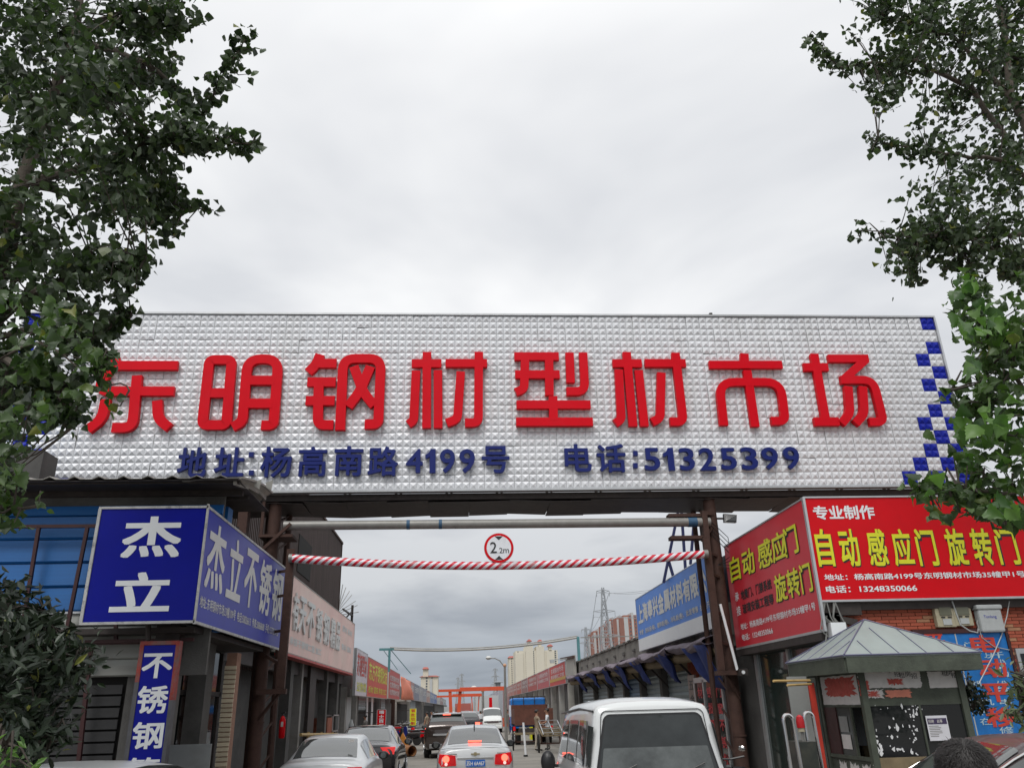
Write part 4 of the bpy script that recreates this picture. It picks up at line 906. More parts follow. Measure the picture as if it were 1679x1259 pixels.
for c_, px0, py0, px1, py1 in (('电', 1594, 1040, 1633, 1070), ('动', 1607, 1079, 1646, 1111), ('平', 1613, 1119, 1655, 1151), ('移', 1620, 1158, 1661, 1192), ('平', 1517, 1038, 1546, 1062)):
    a_, b_ = at(px0, py1, 13.12), at(px1, py0, 13.12); text(c_, redtxt, bd, (a_.x, 13.12, a_.z), (b_.x-a_.x, 0, 0), (0, 0, b_.z-a_.z), bold=.03, off=.008)
MB().box(at(1566, 1040, 13.1).x, at(1568, 1040, 13.1).x, 13.115, 13.119, .5, 2.8).build('joint', plastic_g, bd)

# ------------------------------------------------------------------ guard booth
YB = 11.5
bk = thing('guard_booth', 'green guard booth with a pale pyramid roof and torn posters before the brick shop', 'guard booth', (6.4, 12.3, 0))
e0 = at(1384, 1073, YB); e1 = at(1611, 1077, YB); ye = YB+2.15; zE = 2.43
x0e, x1e = e0.x, e1.x; ap = Vector(((x0e+x1e)/2, YB+1.08, 3.0)); apx = at(1430, 1017, YB+1.08); 
apx = Vector((apx.x+.0, YB+1.08, apx.z))
eL = Vector((x0e, YB, zE)); eR = Vector((x1e, YB, zE)); eRb = Vector((x1e, ye, zE)); eLb = Vector((x0e, ye, zE))
top = Vector(((x0e+x1e)/2-.12, YB+1.0, apx.z))
for nm, tri in (('front', (eL, eR, top)), ('left', (eLb, eL, top)), ('right', (eR, eRb, top)), ('back', (eRb, eLb, top))):
    MB().prism([p+Vector((0, 0, .004)) for p in tri], (0, 0, -.03)).build('roof_panel', booth_r, bk)
g = MB()
for p in (eL, eR, eRb, eLb): g.tube([p+Vector((0, 0, .012)), top+Vector((0, 0, .015))], .009, 6)
g.tube([eL+Vector((0, -.01, .0)), eR+Vector((0, -.01, 0))], .012, 6).tube([eL+Vector((-.01, 0, 0)), eLb+Vector((-.01, 0, 0))], .012, 6)
for k in range(1, 5):
    s_ = k/5; a = eL+(eR-eL)*s_; tq = min(s_, 1-s_)*2*.92; b = a+(top-(eL+eR)/2)*tq; b.x = a.x+(0); g.tube([a+Vector((0, -.004, .008)), b+Vector((0, 0, .014))], .006, 5)
for k in range(1, 5):
    s_ = k/5; a = eLb+(eL-eLb)*s_; tq = min(s_, 1-s_)*2*.92; b = a+(top-(eL+eLb)/2)*tq; b.y = a.y; g.tube([a+Vector((0, 0, .008)), b+Vector((0, 0, .014))], .006, 5)
g.build('roof_seam', mat('seam', (.12, .12, .2), .5), bk)
fh = .235
for (a, b, c, d) in ((x0e+.02, x1e-.02, YB+.0, YB+.04), (x0e+.02, x1e-.02, ye-.04, ye), (x0e, x0e+.04, YB+.042, ye-.042), (x1e-.04, x1e, YB+.042, ye-.042)):
    MB().box(a, b, c, d, zE-fh, zE-.025).build('fascia_board', booth_g, bk)
MB().box(x0e+.04, x1e-.04, YB+.045, ye-.045, zE-fh+.02, zE-fh+.04).build('ceiling', booth_g, bk)
bx0, bx1 = at(1407, 1103, YB+.3).x, at(1577, 1103, YB+.3).x; by0, by1 = YB+.3, ye-.35
for (x, y) in ((bx0, by0), (bx1-.09, by0), (bx0, by1-.09), (bx1-.09, by1-.09)):
    MB().box(x, x+.09, y, y+.09, 0, zE-fh+.02).build('corner_post', booth_g, bk)
zh, zl = at(1480, 1156, by0).z, at(1480, 1241, by0).z
ztp = zE-fh+.015
def quadpanel(x0, x1, y0, y1, z0, z1, nm, m): return MB().box(x0, x1, y0, y1, z0, z1).build(nm, m, bk)
quadpanel(bx0+.092, bx1-.092, by0+.03, by0+.06, zh, ztp, 'upper_panel', booth_g); quadpanel(bx0+.03, bx0+.06, by0+.092, by1-.092, zh-.01, ztp, 'upper_panel', booth_g)
quadpanel(bx0+.092, bx1-.092, by0+.0, by0+.06, zl-.14, zl, 'sill', wood); quadpanel(bx0+.01, bx0+.06, by0+.092, by1-.092, zl-.05, zl, 'sill', booth_g)
quadpanel(bx0+.092, bx1-.092, by0+.03, by0+.06, 0, zl-.145, 'lower_panel', booth_g); quadpanel(bx0+.03, bx0+.06, by0+.092, by1-.092, 0, zl-.055, 'lower_panel', booth_g)
quadpanel(bx0+.0, bx0+.1, by1-.02, by1+.01, 0, ztp, 'rear_panel', booth_g); quadpanel(bx0+.1, bx1, by1-.03, by1, 0, ztp, 'rear_panel', interior); quadpanel(bx1-.06, bx1-.03, by0+.1, by1-.1, 0, ztp, 'side_panel', booth_g)
quadpanel(bx0+.092, bx1-.092, by0+.04, by0+.048, zl, zh, 'window', glass_d)
quadpanel(bx0+.04, bx0+.048, by0+.55, by1-.092, zl, zh-.01, 'window', mat('booth_side_glass', (.06, .065, .06), .1)); quadpanel(bx0+.03, bx0+.06, by0+.5, by0+.545, zl, zh-.01, 'window_bar', booth_g)
xm = at(1518, 1200, by0).x; quadpanel(xm-.012, xm+.012, by0+.02, by0+.06, zl, zh, 'window_bar', booth_g)
quadpanel(bx0+.02, bx0+.07, by1-.5, by1-.1, zl, zh-.01, 'inner_curtain', maroon)
def ragged(O, U, V_, m, seed, nm, rag=.12, off=.004, parent=bk, n=15):
    O, U, V_ = Vector(O), Vector(U), Vector(V_); Nn = U.cross(V_).normalized(); r_ = random.Random(seed); P = []
    for (a, b) in (((0, 0), (1, 0)), ((1, 0), (1, 1)), ((1, 1), (0, 1)), ((0, 1), (0, 0))):
        for i in range(n):
            s_ = i/n; x = a[0]+(b[0]-a[0])*s_; y = a[1]+(b[1]-a[1])*s_; nx, ny = .5-x, .5-y; ph_ = (len(P))*.55+seed*7; k = rag*max(0, .45+noise.noise(Vector((ph_, seed, 0)))*1.1)+rag*.25*r_.random(); P.append(O+U*(x+nx*k)+V_*(y+ny*k)+Nn*off)
    MB().prism(P, Nn*.0015).build(nm, m, parent)
def pf(x0, y0, x1, y1, m, seed, nm='torn_poster', rag=.1, off=.004, yy=None):
    Y_ = yy if yy else by0+.03; A, B = at(x0, y1, Y_), at(x1, y0, Y_); ragged((A.x, Y_, A.z), (B.x-A.x, 0, 0), (0, 0, B.z-A.z), m, seed, nm, rag, off)
pf(1408, 1098, 1459, 1129, paper, 1); pf(1461, 1098, 1508, 1129, paper, 2, rag=.12); pf(1524, 1099, 1570, 1128, paper, 3, rag=.06)
pf(1409, 1112, 1424, 1143, paper_r, 4, rag=.35, off=.007); pf(1452, 1110, 1482, 1124, paper_r, 5, rag=.5, off=.008); pf(1449, 1128, 1497, 1145, mat('coral_paper', (.62, .22, .15), .8, 0, .1, 9), 6, rag=.4, off=.009); pf(1414, 1128, 1450, 1146, paper, 7, rag=.4, off=.01); pf(1420, 1130, 1442, 1144, paper_r, 8, rag=.6, off=.013)
for i, (px, py) in enumerate(((1466, 1104), (1474, 1106), (1484, 1104), (1494, 1107), (1544, 1103), (1552, 1102), (1560, 1106))):
    a_, b_ = at(px, py+5, by0+.03), at(px+8, py-4, by0+.03); text('招租房'[i % 3], black_l, bk, (a_.x, by0+.03, a_.z), (b_.x-a_.x, 0, 0), (0, 0, b_.z-a_.z), bold=.0, off=.009, res=1)
# white window film remnants
r_ = random.Random(9)
film = MB()
for k in range(75):
    if k < 30: px, py, s_ = r_.gauss(1497, 7), r_.uniform(1150, 1238), r_.uniform(.8, 3.2)
    elif k < 45: px, py, s_ = r_.gauss(1433, 4)+ (1 if k % 2 else 0), r_.uniform(1195, 1235), r_.uniform(1, 4)
    elif k < 56: px, py, s_ = r_.uniform(1432, 1450), r_.uniform(1222, 1236), r_.uniform(2, 5)
    elif k < 64: px, py, s_ = r_.uniform(1462, 1480), r_.choice((1207, 1228, 1192)), r_.uniform(2, 5)
    else: px, py, s_ = r_.uniform(1430, 1512), r_.uniform(1152, 1235), r_.uniform(.8, 2.6)
    c = at(px, py, by0+.035); P = []
    n_ = 8; el = r_.uniform(.5, 1.8)
    for i in range(n_):
        a = 2*math.pi*i/n_; q = s_*.0095*r_.uniform(.4, 1.1); P.append((c.x+q*math.cos(a)*.8, by0+.037, c.z+q*math.sin(a)*el))
    film.prism(P[::-1], (0, -.0012-.0001*k, 0))
film.build('film_remnant', mat('white_film', (.72, .73, .74), .7), bk)['kind'] = 'stuff'
# notice
A, B = at(1525, 1214, by0+.02), at(1551, 1172, by0+.02)
nt_ = MB().box(A.x, B.x, by0+.012, by0+.016, A.z, B.z).build('notice', mat('notice_paper', (.66, .66, .70), .6), bk)
MB().box(A.x+.015, B.x-.015, by0+.008, by0+.0115, B.z-.11, B.z-.035).build('notice_header', mat('dark_header', (.05, .035, .09), .6), bk)
text('招聘', paper, bk, (A.x+.025, by0+.008, B.z-.095), (.08, 0, 0), (0, 0, .045), bold=.01, off=.002); text('启事', paper, bk, (A.x+.15, by0+.008, B.z-.095), (.08, 0, 0), (0, 0, .045), bold=.01, off=.002)
ln = MB(); z = B.z-.14; r_ = random.Random(3)
while z > A.z+.03: ln.box(A.x+.02, A.x+.02+r_.uniform(.12, .22), by0+.0105, by0+.0118, z, z+.008); z -= .022
ln.build('print_lines', grey_c, bk)
# posters on the left side of the booth
def pl_(y0, y1, z0, z1, m, seed, nm='torn_poster', rag=.1, off=.004): ragged((bx0+.03, y1, z0), (0, y0-y1, 0), (0, 0, z1-z0), m, seed, nm, rag, off)
pl_(by0+.1, by1-.1, zh+.02, ztp-.02, paper, 21, rag=.05); pl_(by0+.15, by1-.2, zh+.12, ztp-.03, paper_r, 22, rag=.28, off=.008)
ragged((bx0+.035, by0+.95, zl+.08), (0, -.3, 0), (0, 0, .2), paper, 23, 'taped_note', .03, .004); ragged((bx0+.035, by0+.95, zl+.31), (0, -.28, 0), (0, 0, .22), mat('grey_note', (.25, .26, .25), .7), 24, 'taped_note', .03, .004)
lp = MB()
for k, (y0_, y1_) in enumerate(((.15, .45), (.5, .85), (.9, 1.2))): ragged((bx0+.028, by0+y1_, zl-.45), (0, y0_-y1_, 0), (0, 0, .38), paper, 30+k, 'torn_poster', .4, .004)
for k, (x0_, x1_) in enumerate(((1432, 1455), (1448, 1475), (1478, 1500), (1500, 1520))): pf(x0_, 1249, x1_, 1266, paper, 40+k, rag=.5, yy=by0+.03)
MB().box(bx0+.3, bx0+.9, by1-.6, by1-.5, 1.0, 1.2).build('inner_shelf', wood, bk)
# bamboo poles sticking out beside the booth
bp2 = thing('bamboo_poles', 'two short bamboo poles sticking out level beside the booth under its eave', 'bamboo poles', at(1300, 1117, 12.6))
MB().tube([at(1268, 1116, 12.2), at(1328, 1115, 12.6)], .018, 7).build('pole', bamboo, bp2); MB().tube([at(1291, 1123, 12.2), at(1330, 1121, 12.6)], .017, 7).build('pole', bamboo, bp2)
# retractable gate end with chrome hoops and red beacon
gm = thing('sliding_gate_motor', 'sliding gate end unit with two chrome hoops, left of the guard booth', 'gate unit', (4.9, 11.6, 0))
def hoop(px0, px1, pyt, Y):
    a, b, t_ = at(px0, 1200, Y), at(px1, 1200, Y), at((px0+px1)/2, pyt, Y); r_ = (b.x-a.x)/2; c = Vector(((a.x+b.x)/2, Y, t_.z-r_*1.1)); P = [(a.x+.03, Y, 0), (a.x, Y, c.z)]
    for k in range(1, 9): an = math.pi-math.pi*k/8; P.append((c.x+r_*math.cos(an), Y, c.z+r_*1.1*math.sin(an)))
    P.append((b.x+.05, Y, 0)); return P
MB().tube(hoop(1287, 1303, 1171, 11.3), .025, 8).build('chrome_hoop', chrome, gm, smooth=True); MB().tube(hoop(1322, 1337, 1167, 11.8), .025, 8).build('chrome_hoop', chrome, gm, smooth=True)
a_, b_ = at(1311, 1216, 11.4), at(1338, 1216, 11.4); MB().box(a_.x, b_.x, 11.4, 11.9, 0, a_.z).build('cabinet', mat('dark_cabinet', (.03, .035, .03), .4, 0, .2, 5, dirt=.5, dcol=(.12, .11, .08)), gm)
bc = thing('red_beacon', 'red warning beacon on a thin post above the dark gate cabinet', 'beacon', at(1314, 1216, 11.6))
q = at(1313, 1190, 11.6)
MB().tube([q+Vector((0, 0, -.02)), q+Vector((0, 0, .06)), q+Vector((0, 0, .12)), q+Vector((0, 0, .145))], [.055, .055, .045, .015], 14).build('red_lens', mat('beacon_red', (.45, .01, .015), .2), bc, smooth=True)
MB().tube([q+Vector((0, 0, -.07)), q+Vector((0, 0, -.02))], .045, 12).build('collar', plastic_b, bc); MB().tube([q+Vector((0, 0, -.5)), q+Vector((0, 0, -.07))], .014, 6).tube([q+Vector((.05, 0, -.5)), q+Vector((.02, 0, -.07))], .01, 6).build('post', galv, bc)
# poster column and white hanging board behind hoops
MB().box(at(1290, 1110, 12.9).x, at(1322, 1110, 12.9).x, 12.9, 12.93, .9, 2.2).build('white_board', mat('dull_white_board', (.26, .27, .26), .6, 0, .1, 3), bs); MB().box(at(1323, 1110, 12.9).x, at(1332, 1110, 12.9).x, 12.88, 12.92, .9, 2.1).build('red_strip', redtxt, bs)

# ------------------------------------------------------------------ right row: blue sign, parapet, tarps, shutters
XP = 6.0
p_ = atx(1042, 983, 5.7); p2 = atx(1163, 914, 5.7)
yn, yf = 17.9, p_.y; zb_, zt_2 = atx(1048, 1067, 5.7).z, p_.z
r, O, U, V_, Nn = board('company_sign', 'blue and white company sign with bold grey characters above the right hand shutters', (5.7, yf, zb_), (0, -(yf-yn), 0), (0, 0, zt_2-zb_), .15, sign_sky, alum, .02)
MB().box(5.69, 5.698, yn, yf, zb_, zb_+.34).build('white_band', white_l, r)
Hs = zt_2-zb_
nch = '上海奉兴金属材料有限公司'
Lb = yf-yn
for i, c_ in enumerate(nch):
    u0 = .03+i*.0825; stext(r, O, U, V_, c_, grey_l, u0, u0+.078, .50, .86, bold=.045)
stext(r, O, U, V_, '专营：热轧板(卷)、镀锌板(卷)、冷轧板(卷)、批发零售  提供开平', grey_l, .03, .98, .27, .38, bold=.02)
fr3 = thing('sign_support_frame', 'thin blue steel tripod struts rising behind the blue company sign into the gate frame', 'steel frame', at(1110, 930, 21))
g = MB()
for a, b in (((1116, 818), (1088, 955)), ((1116, 818), (1124, 935)), ((1141, 818), (1132, 925)), ((1116, 828), (1165, 875)), ((1096, 918), (1104, 945))): g.bar(at(*a, 22), at(*b, 22), .07)
g.build('strut', mat('blue_strut', (.03, .04, .13), .5), fr3)
yE2 = atx(940, 1095, XP).y
rw = thing('shutter_row', 'long low concrete shop row with roller shutters and a stained parapet on the right', 'shop row', (XP, 18, 0))
zPt, zPb = 3.86, 3.22
MB().box(XP, XP+6, 18.0, yE2, 3.0, zPt-.08).build('roof_slab', conc, rw); pw = MB().box(XP-.08, XP+.1, 17.9, yE2, zPb, zPt).box(XP-.12, XP+.14, 17.9, yE2, zPt+.002, zPt+.05)
pw.build('parapet', mat('stained_parapet', (.21, .20, .18), .9, 0, .25, 1.5, dirt=.8, dcol=(.09, .082, .075), stretch=(1, 1, .35), dscale=1.2, bump=.4), rw)
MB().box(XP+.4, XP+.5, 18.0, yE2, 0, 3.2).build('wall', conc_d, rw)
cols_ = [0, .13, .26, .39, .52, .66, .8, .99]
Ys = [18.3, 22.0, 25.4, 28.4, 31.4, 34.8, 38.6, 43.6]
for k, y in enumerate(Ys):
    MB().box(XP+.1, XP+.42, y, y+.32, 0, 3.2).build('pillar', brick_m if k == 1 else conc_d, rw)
    if k < len(Ys)-1:
        shutter(rw, XP+.3, y+.34, Ys[k+1]-.04, 1.5 if k in (1, 2) else .3, 2.7, (shutter_m, shutter_m, shutter_m, shutter_b, shutter_m, shutter_m, shutter_m)[k], -1, .16)
        MB().box(XP+.26, XP+.4, y+.34, Ys[k+1]-.04, 2.7, 2.98).build('shutter_box', wood if k % 2 else conc_d, rw)
        if k in (1, 2): MB().box(XP+.36, XP+.4, y+.34, Ys[k+1]-.04, 0, 1.5).build('dado', brick_m, rw)
r_ = random.Random(8)
gg = MB()
for k in range(26):
    y = 18.5+k*1.0+r_.uniform(-.3, .3); gg.box(XP-.15, XP-.121, y, y+r_.uniform(.2, .6), zPt-.0+r_.uniform(-.05, .03), zPt+.056)
for k in range(14): y = 19+k*1.8; gg.box(XP-.14, XP-.081, y, y+.3, zPt-.33+r_.uniform(-.06, .03), zPt-.28)
gg.build('broken_edge', conc_d, rw)
# folded awnings (one per bay): roller + tarp + hanging corner
for k in range(len(Ys)-1):
    y0, y1 = Ys[k]-.1, Ys[k+1]-.1
    aw = thing('rolled_awning', ['nearest folded awning with a big drooping blue corner just past the gate post', 'second folded awning from the gate, purple grey cloth with blue corner', 'third folded awning from the gate, creased cloth on a pale roller', 'fourth folded awning from the gate, blue cloth drooping from its end', 'fifth folded awning from the gate in the sagging line', 'sixth folded awning from the gate in the sagging line', 'farthest folded awning beside the first red sign'][k], 'awning', (5.5, y0, 3.0), group='folded awnings along the right shutters')
    MB().tube([(5.75, y0+.1, 2.94), (5.75, (y0+y1)/2, 2.9), (5.75, y1, 2.94)], .13, 10).build('roller', wood, aw, smooth=True)
    # draped cloth
    vs = []; fs = []; nu, nv = 22, 9
    for i in range(nu+1):
        for j in range(nv+1):
            u, v = i/nu, j/nv; yy = y0+(y1-y0)*u
            prx = [5.98, 5.85, 5.7, 5.55, 5.45, 5.40, 5.38, 5.42, 5.5, 5.6][j]; prz = [3.24, 3.26, 3.26, 3.24, 3.21, 3.18, 3.14, 3.09, 3.06, 3.08][j]
            nz = noise.noise(Vector((yy*.8, v*2+k*7, 2)))*.10+noise.noise(Vector((yy*3, v*5+k*7, 5)))*.035
            sag = -.07*math.sin(math.pi*u)
            vs.append((prx+nz*.8, yy, prz+nz+sag))
    for i in range(nu):
        for j in range(nv): a = i*(nv+1)+j; fs.append((a, a+1, a+nv+2, a+nv+1))
    o = MB().add(vs, fs).build('cloth', tarp_g, aw, smooth=True); o.modifiers.new('solid', 'SOLIDIFY').thickness = .015
    # drooping corner
    vs = []; fs = []; drop = [1.0, .75, .7, .8, .65, .6, .7][k]; wy = [2.0, 1.5, 1.3, 1.4, 1.2, 1.2, 1.2][k]
    for i in range(10):
        for j in range(9):
            u, v = i/9, j/8; yy = y0+.05+wy*u*(1-.35*v); nz = noise.noise(Vector((u*3+k*3, v*2, 9)))*.1
            vs.append((5.42+.35*v+nz+.06*math.sin(u*14), yy, 3.08-drop*v*(1-.25*u)+nz*.4))
    for i in range(9):
        for j in range(8): a = i*9+j; fs.append((a, a+1, a+10, a+9))
    o = MB().add(vs, fs).build('hanging_corner', tarp_b, aw, smooth=True); o.modifiers.new('solid', 'SOLIDIFY').thickness = .012
    MB().bar((5.5, y0+.1, 3.15), (6.3, y0+.12, 2.3), .05).build('arm', darksteel, aw)
# white round post leaning at right gate post
wp = thing('white_pole', 'thin white pole leaning against the right gate post with a small fitting at its foot', 'pole', at(1212, 1104, YG+.1))
MB().tube([at(1181, 990, YG-.1), at(1209, 1098, YG-.1)], .03, 8).build('pole', white_l, wp); q = at(1216, 1102, YG-.1)
MB().box(q.x-.08, q.x+.1, YG-.2, YG-.02, q.z-.06, q.z+.07).build('fitting', darksteel, wp); MB().disc((q.x, YG-.2, q.z), (0, -1, 0), .035, .02, 10).build('fitting_dial', white_l, wp)
# glazed shopfront with red characters between gate post and shutters
gd = thing('glazed_shopfront', 'glass doors with aluminium frames and rows of red characters behind the right gate post', 'shopfront', (5.9, 18, 0))
yd0, yd1 = 16.9, 18.35
XG = 5.85
zD = atx(1150, 1120, XG).z
g = MB()
yds = [atx(px, 1180, XG).y for px in (1146, 1161, 1177, 1192, 1210)]
yds = sorted(yds)
for y in yds: g.box(XG-.04, XG+.04, y-.05, y+.05, 0, 2.35)
g.box(XG-.04, XG+.04, yds[0], yds[-1], 2.3, 2.42); g.build('frame', alum, gd)
MB().box(XG-.005, XG+.005, yds[0], yds[-1], .05, 2.3).build('glass', glass_d, gd)
MB().box(XG+.3, XG+2.5, yds[0], yds[-1], 0, 3.2).build('interior', interior, gd)
for i in range(len(yds)-1):
    for j, z in enumerate((1.95, 1.6, 1.25, .9, .55)):
        w_ = yds[i+1]-yds[i]; text('钢材铝门窗不锈批'[(i*3+j) % 8], mat('red_film', (.50, .02, .03), .4), gd, (XG-.006, yds[i+1]-w_*.22, z), (0, -w_*.56, 0), (0, 0, .24), bold=.03, off=.004)
vs_ = thing('narrow_pillar_sign', 'narrow upright board with small characters on the brick pillar left of the glass doors', 'sign', atx(1140, 1200, 5.9))
ya_ = atx(1133, 1150, 5.85).y; yb_ = atx(1144, 1150, 5.85).y
MB().box(5.82, 5.87, yb_, ya_, .4, 2.5).build('panel', mat('aged_board', (.26, .2, .18), .7, 0, .2, 5), vs_)
for j in range(6): text('五金机电批发'[j], black_l, vs_, (5.82, ya_-.1, 2.15-j*.33), (0, -(ya_-yb_-.2), 0), (0, 0, .22), bold=.02)

# red signs receding on the right (bay by bay)
xs_r = [928.5, 901, 881, 865, 855, 847, 841, 836, 832]
rc = [(.50, .05, .04), (.42, .09, .10), (.36, .07, .06), (.26, .14, .13), (.40, .10, .07), (.38, .14, .11), (.42, .17, .14), (.40, .2, .17)]
rd = ['red sign with a yellow band, nearest of the right hand fascia signs', 'rose red fascia sign, second of the right hand line', 'brick red fascia sign, third of the right hand line', 'brownish grey fascia sign, fourth of the right hand line', 'orange red fascia sign, fifth of the right hand line', 'pale red fascia sign, sixth of the right hand line', 'washed red fascia sign, seventh of the right hand line', 'pinkish fascia sign, farthest of the right hand line']
ysr = [atx(p, 1115, XP-.3).y for p in xs_r]
for k in range(8):
    mm = mat('fascia_%s' % 'abcdefgh'[k], rc[k], .6, 0, .12, 2, dirt=.3, dcol=(.45, .2, .18))
    r, O, U, V_, Nn = board('fascia_sign', rd[k], (XP-.3, ysr[k+1]-.1, 2.98), (0, -(ysr[k+1]-ysr[k]-.3), 0), (-.0, 0, 1.12), .12, mm, alum, .02, 'sign', 'red fascia signs of the right row')
    stext(r, O, U, V_, '东明钢材市场', grey_l, .12, .9, .6, .88, bold=.0, res=1); stext(r, O, U, V_, '角钢槽钢工字钢', grey_l, .1, .92, .34, .54, bold=0, res=1)
    if k == 0: MB().box(XP-.31, XP-.302, ysr[0], ysr[1]-.2, 3.2, 3.36).build('yellow_band', mat('dull_yellow', (.50, .30, .06), .6), r)
    u = thing('shop_unit', ['open dark shop below the nearest red fascia sign', 'shop below the rose red fascia sign', 'shop below the brick red fascia sign', 'shop below the brownish fascia sign', 'shop below the orange red fascia sign', 'shop below the pale red fascia sign', 'shop below the washed red fascia sign', 'shop below the pinkish fascia sign'][k], 'shop', (XP, ysr[k], 0))
    MB().box(XP+.1, XP+6, ysr[k], ysr[k+1], 0, 3.3).build('wall', conc_d, u)
    for y in (ysr[k]+.1, (ysr[k]+ysr[k+1])/2): MB().box(XP-.2, XP+.1, y, y+.4, 0, 3.0).build('pillar', conc if k % 2 else render_w, u)
ww = thing('white_end_wall', 'white upright panel between the stained parapet and the first red fascia sign', 'panel', (XP, ysr[0]-1.5, 3))
MB().box(XP-.32, XP-.2, ysr[0]-3.5, ysr[0]-.25, 3.25, 4.2).build('panel', render_w, ww); MB().bar((XP-.35, ysr[0]-3.8, 4.1), (XP-.3, ysr[0]+2, 4.3), .12).build('top_rail', rust, ww)

# ------------------------------------------------------------------ pipe arch across the street
ac = thing('overhead_pipe', 'pale sagging service pipe carried across the street on teal posts', 'overhead pipe', at(790, 1068, 48))
L0, R0 = atx(640, 1066, XLs+.1), atx(948, 1046, XP)
Yp = 46.0; L0, R0, M0 = at(640, 1064, Yp), at(946, 1045, Yp), at(735, 1070, Yp)
g = MB(); P = []
for i in range(17):
    s_ = i/16; base = L0.z*(1-s_)+R0.z*s_; sg = .30*4*s_*(1-s_)**1.0
    P.append((L0.x+(R0.x-L0.x)*s_, Yp, base-sg))
g.tube(P, .05, 8).tube([(a, b-.25, c+.08) for a, b, c in P], .03, 6); g.build('pipe', render_w, ac, smooth=True)
zp_ = at(636, 1088, Yp).z
g = MB().box(L0.x-.1, L0.x+.02, Yp-.06, Yp+.06, zp_-.4, L0.z+.05).box(L0.x-.6, L0.x+.2, Yp-.05, Yp+.05, L0.z-.06, L0.z+.06).bar((L0.x, Yp, L0.z), (L0.x+1.1, Yp+.8, zp_-.5), .03).bar((L0.x-.4, Yp, L0.z), (L0.x+.4, Yp+.4, zp_-.3), .025)
g.build('post', green_gal, ac)
MB().box(R0.x-.02, R0.x+.13, Yp-.06, Yp+.06, 3.3, R0.z+.05).build('post', green_gal, ac)
MB().bar((R0.x+.2, Yp, R0.z), (R0.x+4.5, Yp, R0.z+.02), .05).build('pipe_end', galv, ac)
q = at(948, 1045, Yp-.3); MB().bar(at(901, 1082, Yp-2), at(935, 1079, Yp-2), .05).box(at(905, 1082, Yp-2).x-.1, at(905, 1082, Yp-2).x+.12, Yp-2.1, Yp-1.9, at(905, 1082, Yp-2).z-.14, at(905, 1082, Yp-2).z+.02).build('bracket_camera', plastic_g, ac)

# ------------------------------------------------------------------ street lamps
def street_lamp(px, pt, pyt, Y, label):
    b = at(px, 1160, Y); t_ = at(px, pyt, Y); h = at(pt[0], pt[1], Y)
    r = thing('street_lamp', label, 'street lamp', (b.x, Y, 0), group='street lamps beside the market street'); s_ = Y/45*.07
    MB().tube([(b.x, Y, 0), (b.x, Y, t_.z)], [s_*1.2, s_*.8], 8).build('pole', galv, r, smooth=True)
    MB().tube([(b.x, Y, t_.z-.05), (b.x-(b.x-h.x)*.3, Y, t_.z+(h.z-t_.z)*.7), (h.x+(b.x-h.x)*.4, Y, h.z), (h.x, Y, h.z)], s_*.45, 6).build('arm', galv, r, smooth=True)
    MB().ball((h.x, Y, h.z+.03*Y/45), (.16*Y/45, .16*Y/45, .1*Y/45), 10, 6).build('lamp_head', mat('lamp_head', (.6, .6, .58), .4), r, smooth=True)
    MB().ball((b.x, Y, t_.z+.05), (.1*Y/45, .1*Y/45, .1*Y/45), 8, 6).build('finial', mat('finial', (.55, .32, .2), .5), r)
street_lamp(829, (801, 1079), 1092, 45, 'nearest grey street lamp with a curved arm over the white minivan')
street_lamp(792, (777, 1128), 1132, 92, 'small distant street lamp in front of the orange crane beams')
# ------------------------------------------------------------------ orange gantry cranes
def gantry(label, x0, x1, yb, yt, Y, px_leg, legw):
    A, B = at(x0, yb, Y), at(x1, yt, Y); r = thing('gantry_crane', label, 'gantry crane', (A.x, Y, 0), group='orange gantry cranes across the street end')
    MB().box(A.x, B.x, Y, Y+.5, A.z, B.z).box(A.x+2, B.x, Y+.9, Y+1.3, A.z+.1, B.z+.15).build('girder', orange, r)
    for k, px in enumerate(px_leg):
        q = at(px, 1150, Y); MB().bar((q.x-.35, Y+.2, A.z), (q.x-.2, Y+.2, 0), legw).bar((q.x+.6, Y+.4, A.z), (q.x+.35, Y+.4, 0), legw).build('leg', orange, r)
    return r
gantry('nearer orange gantry crane with twin legs standing left of the lane', 719, 829, 1134, 1127, 80, (744,), .3)
gantry('farther orange gantry crane behind the twin legged one', 716, 790, 1143, 1138, 110, (778,), .13)
# ------------------------------------------------------------------ far buildings
def tower(name, label, px0, px1, pyt, Y, m, depth, floors=0, wins=(), roofm=None, cat='tower block', steps=()):
    A, B = at(px0, pyt, Y), at(px1, pyt, Y); H = (A.z+B.z)/2; r = thing(name, label, cat, ((A.x+B.x)/2, Y, 0)); W_ = B.x-A.x
    MB().box(A.x, B.x, Y, Y+depth, 0, H).build('wall', m, r)
    for (a, b, h0, m2) in steps: MB().box(A.x+W_*a-.2, A.x+W_*b, Y-.6, Y+depth*.8, 0, H+h0).build('bay', m2, r)
    if roofm: MB().prism([(A.x-.8, Y-.8, H), (B.x+.8, Y-.8, H), (B.x-W_*.12, Y+depth*.3, H+H*.045), (A.x+W_*.12, Y+depth*.3, H+H*.045)], (0, depth*.5, 0)).build('roof', roofm, r)
    if floors:
        fh_ = H/floors; me_ = None
        for (u, ww_) in wins:
            for f_ in range(int(floors*.25), floors):
                if me_ is None: me_ = {}
                k = round(ww_, 3)
                if k not in me_: me_[k] = MB().box(0, W_*ww_, -.15, .05, 0, fh_*.55).mesh('window', win_d)
                o = bpy.data.objects.new('window', me_[k]); COL.objects.link(o); o.parent = r; o.location = (A.x+W_*u-r.location.x, -.02, f_*fh_+fh_*.25)
    return r, A, B, H
r, A, B, H = tower('apartment_tower', 'cream tower with a red roof turret above the left shop row', 690, 718, 1109, 420, bldg_cream, 16, 13, ((.3, .09), (.63, .05)), roof_r, steps=((.55, .68, -1.2, bldg_grey),))
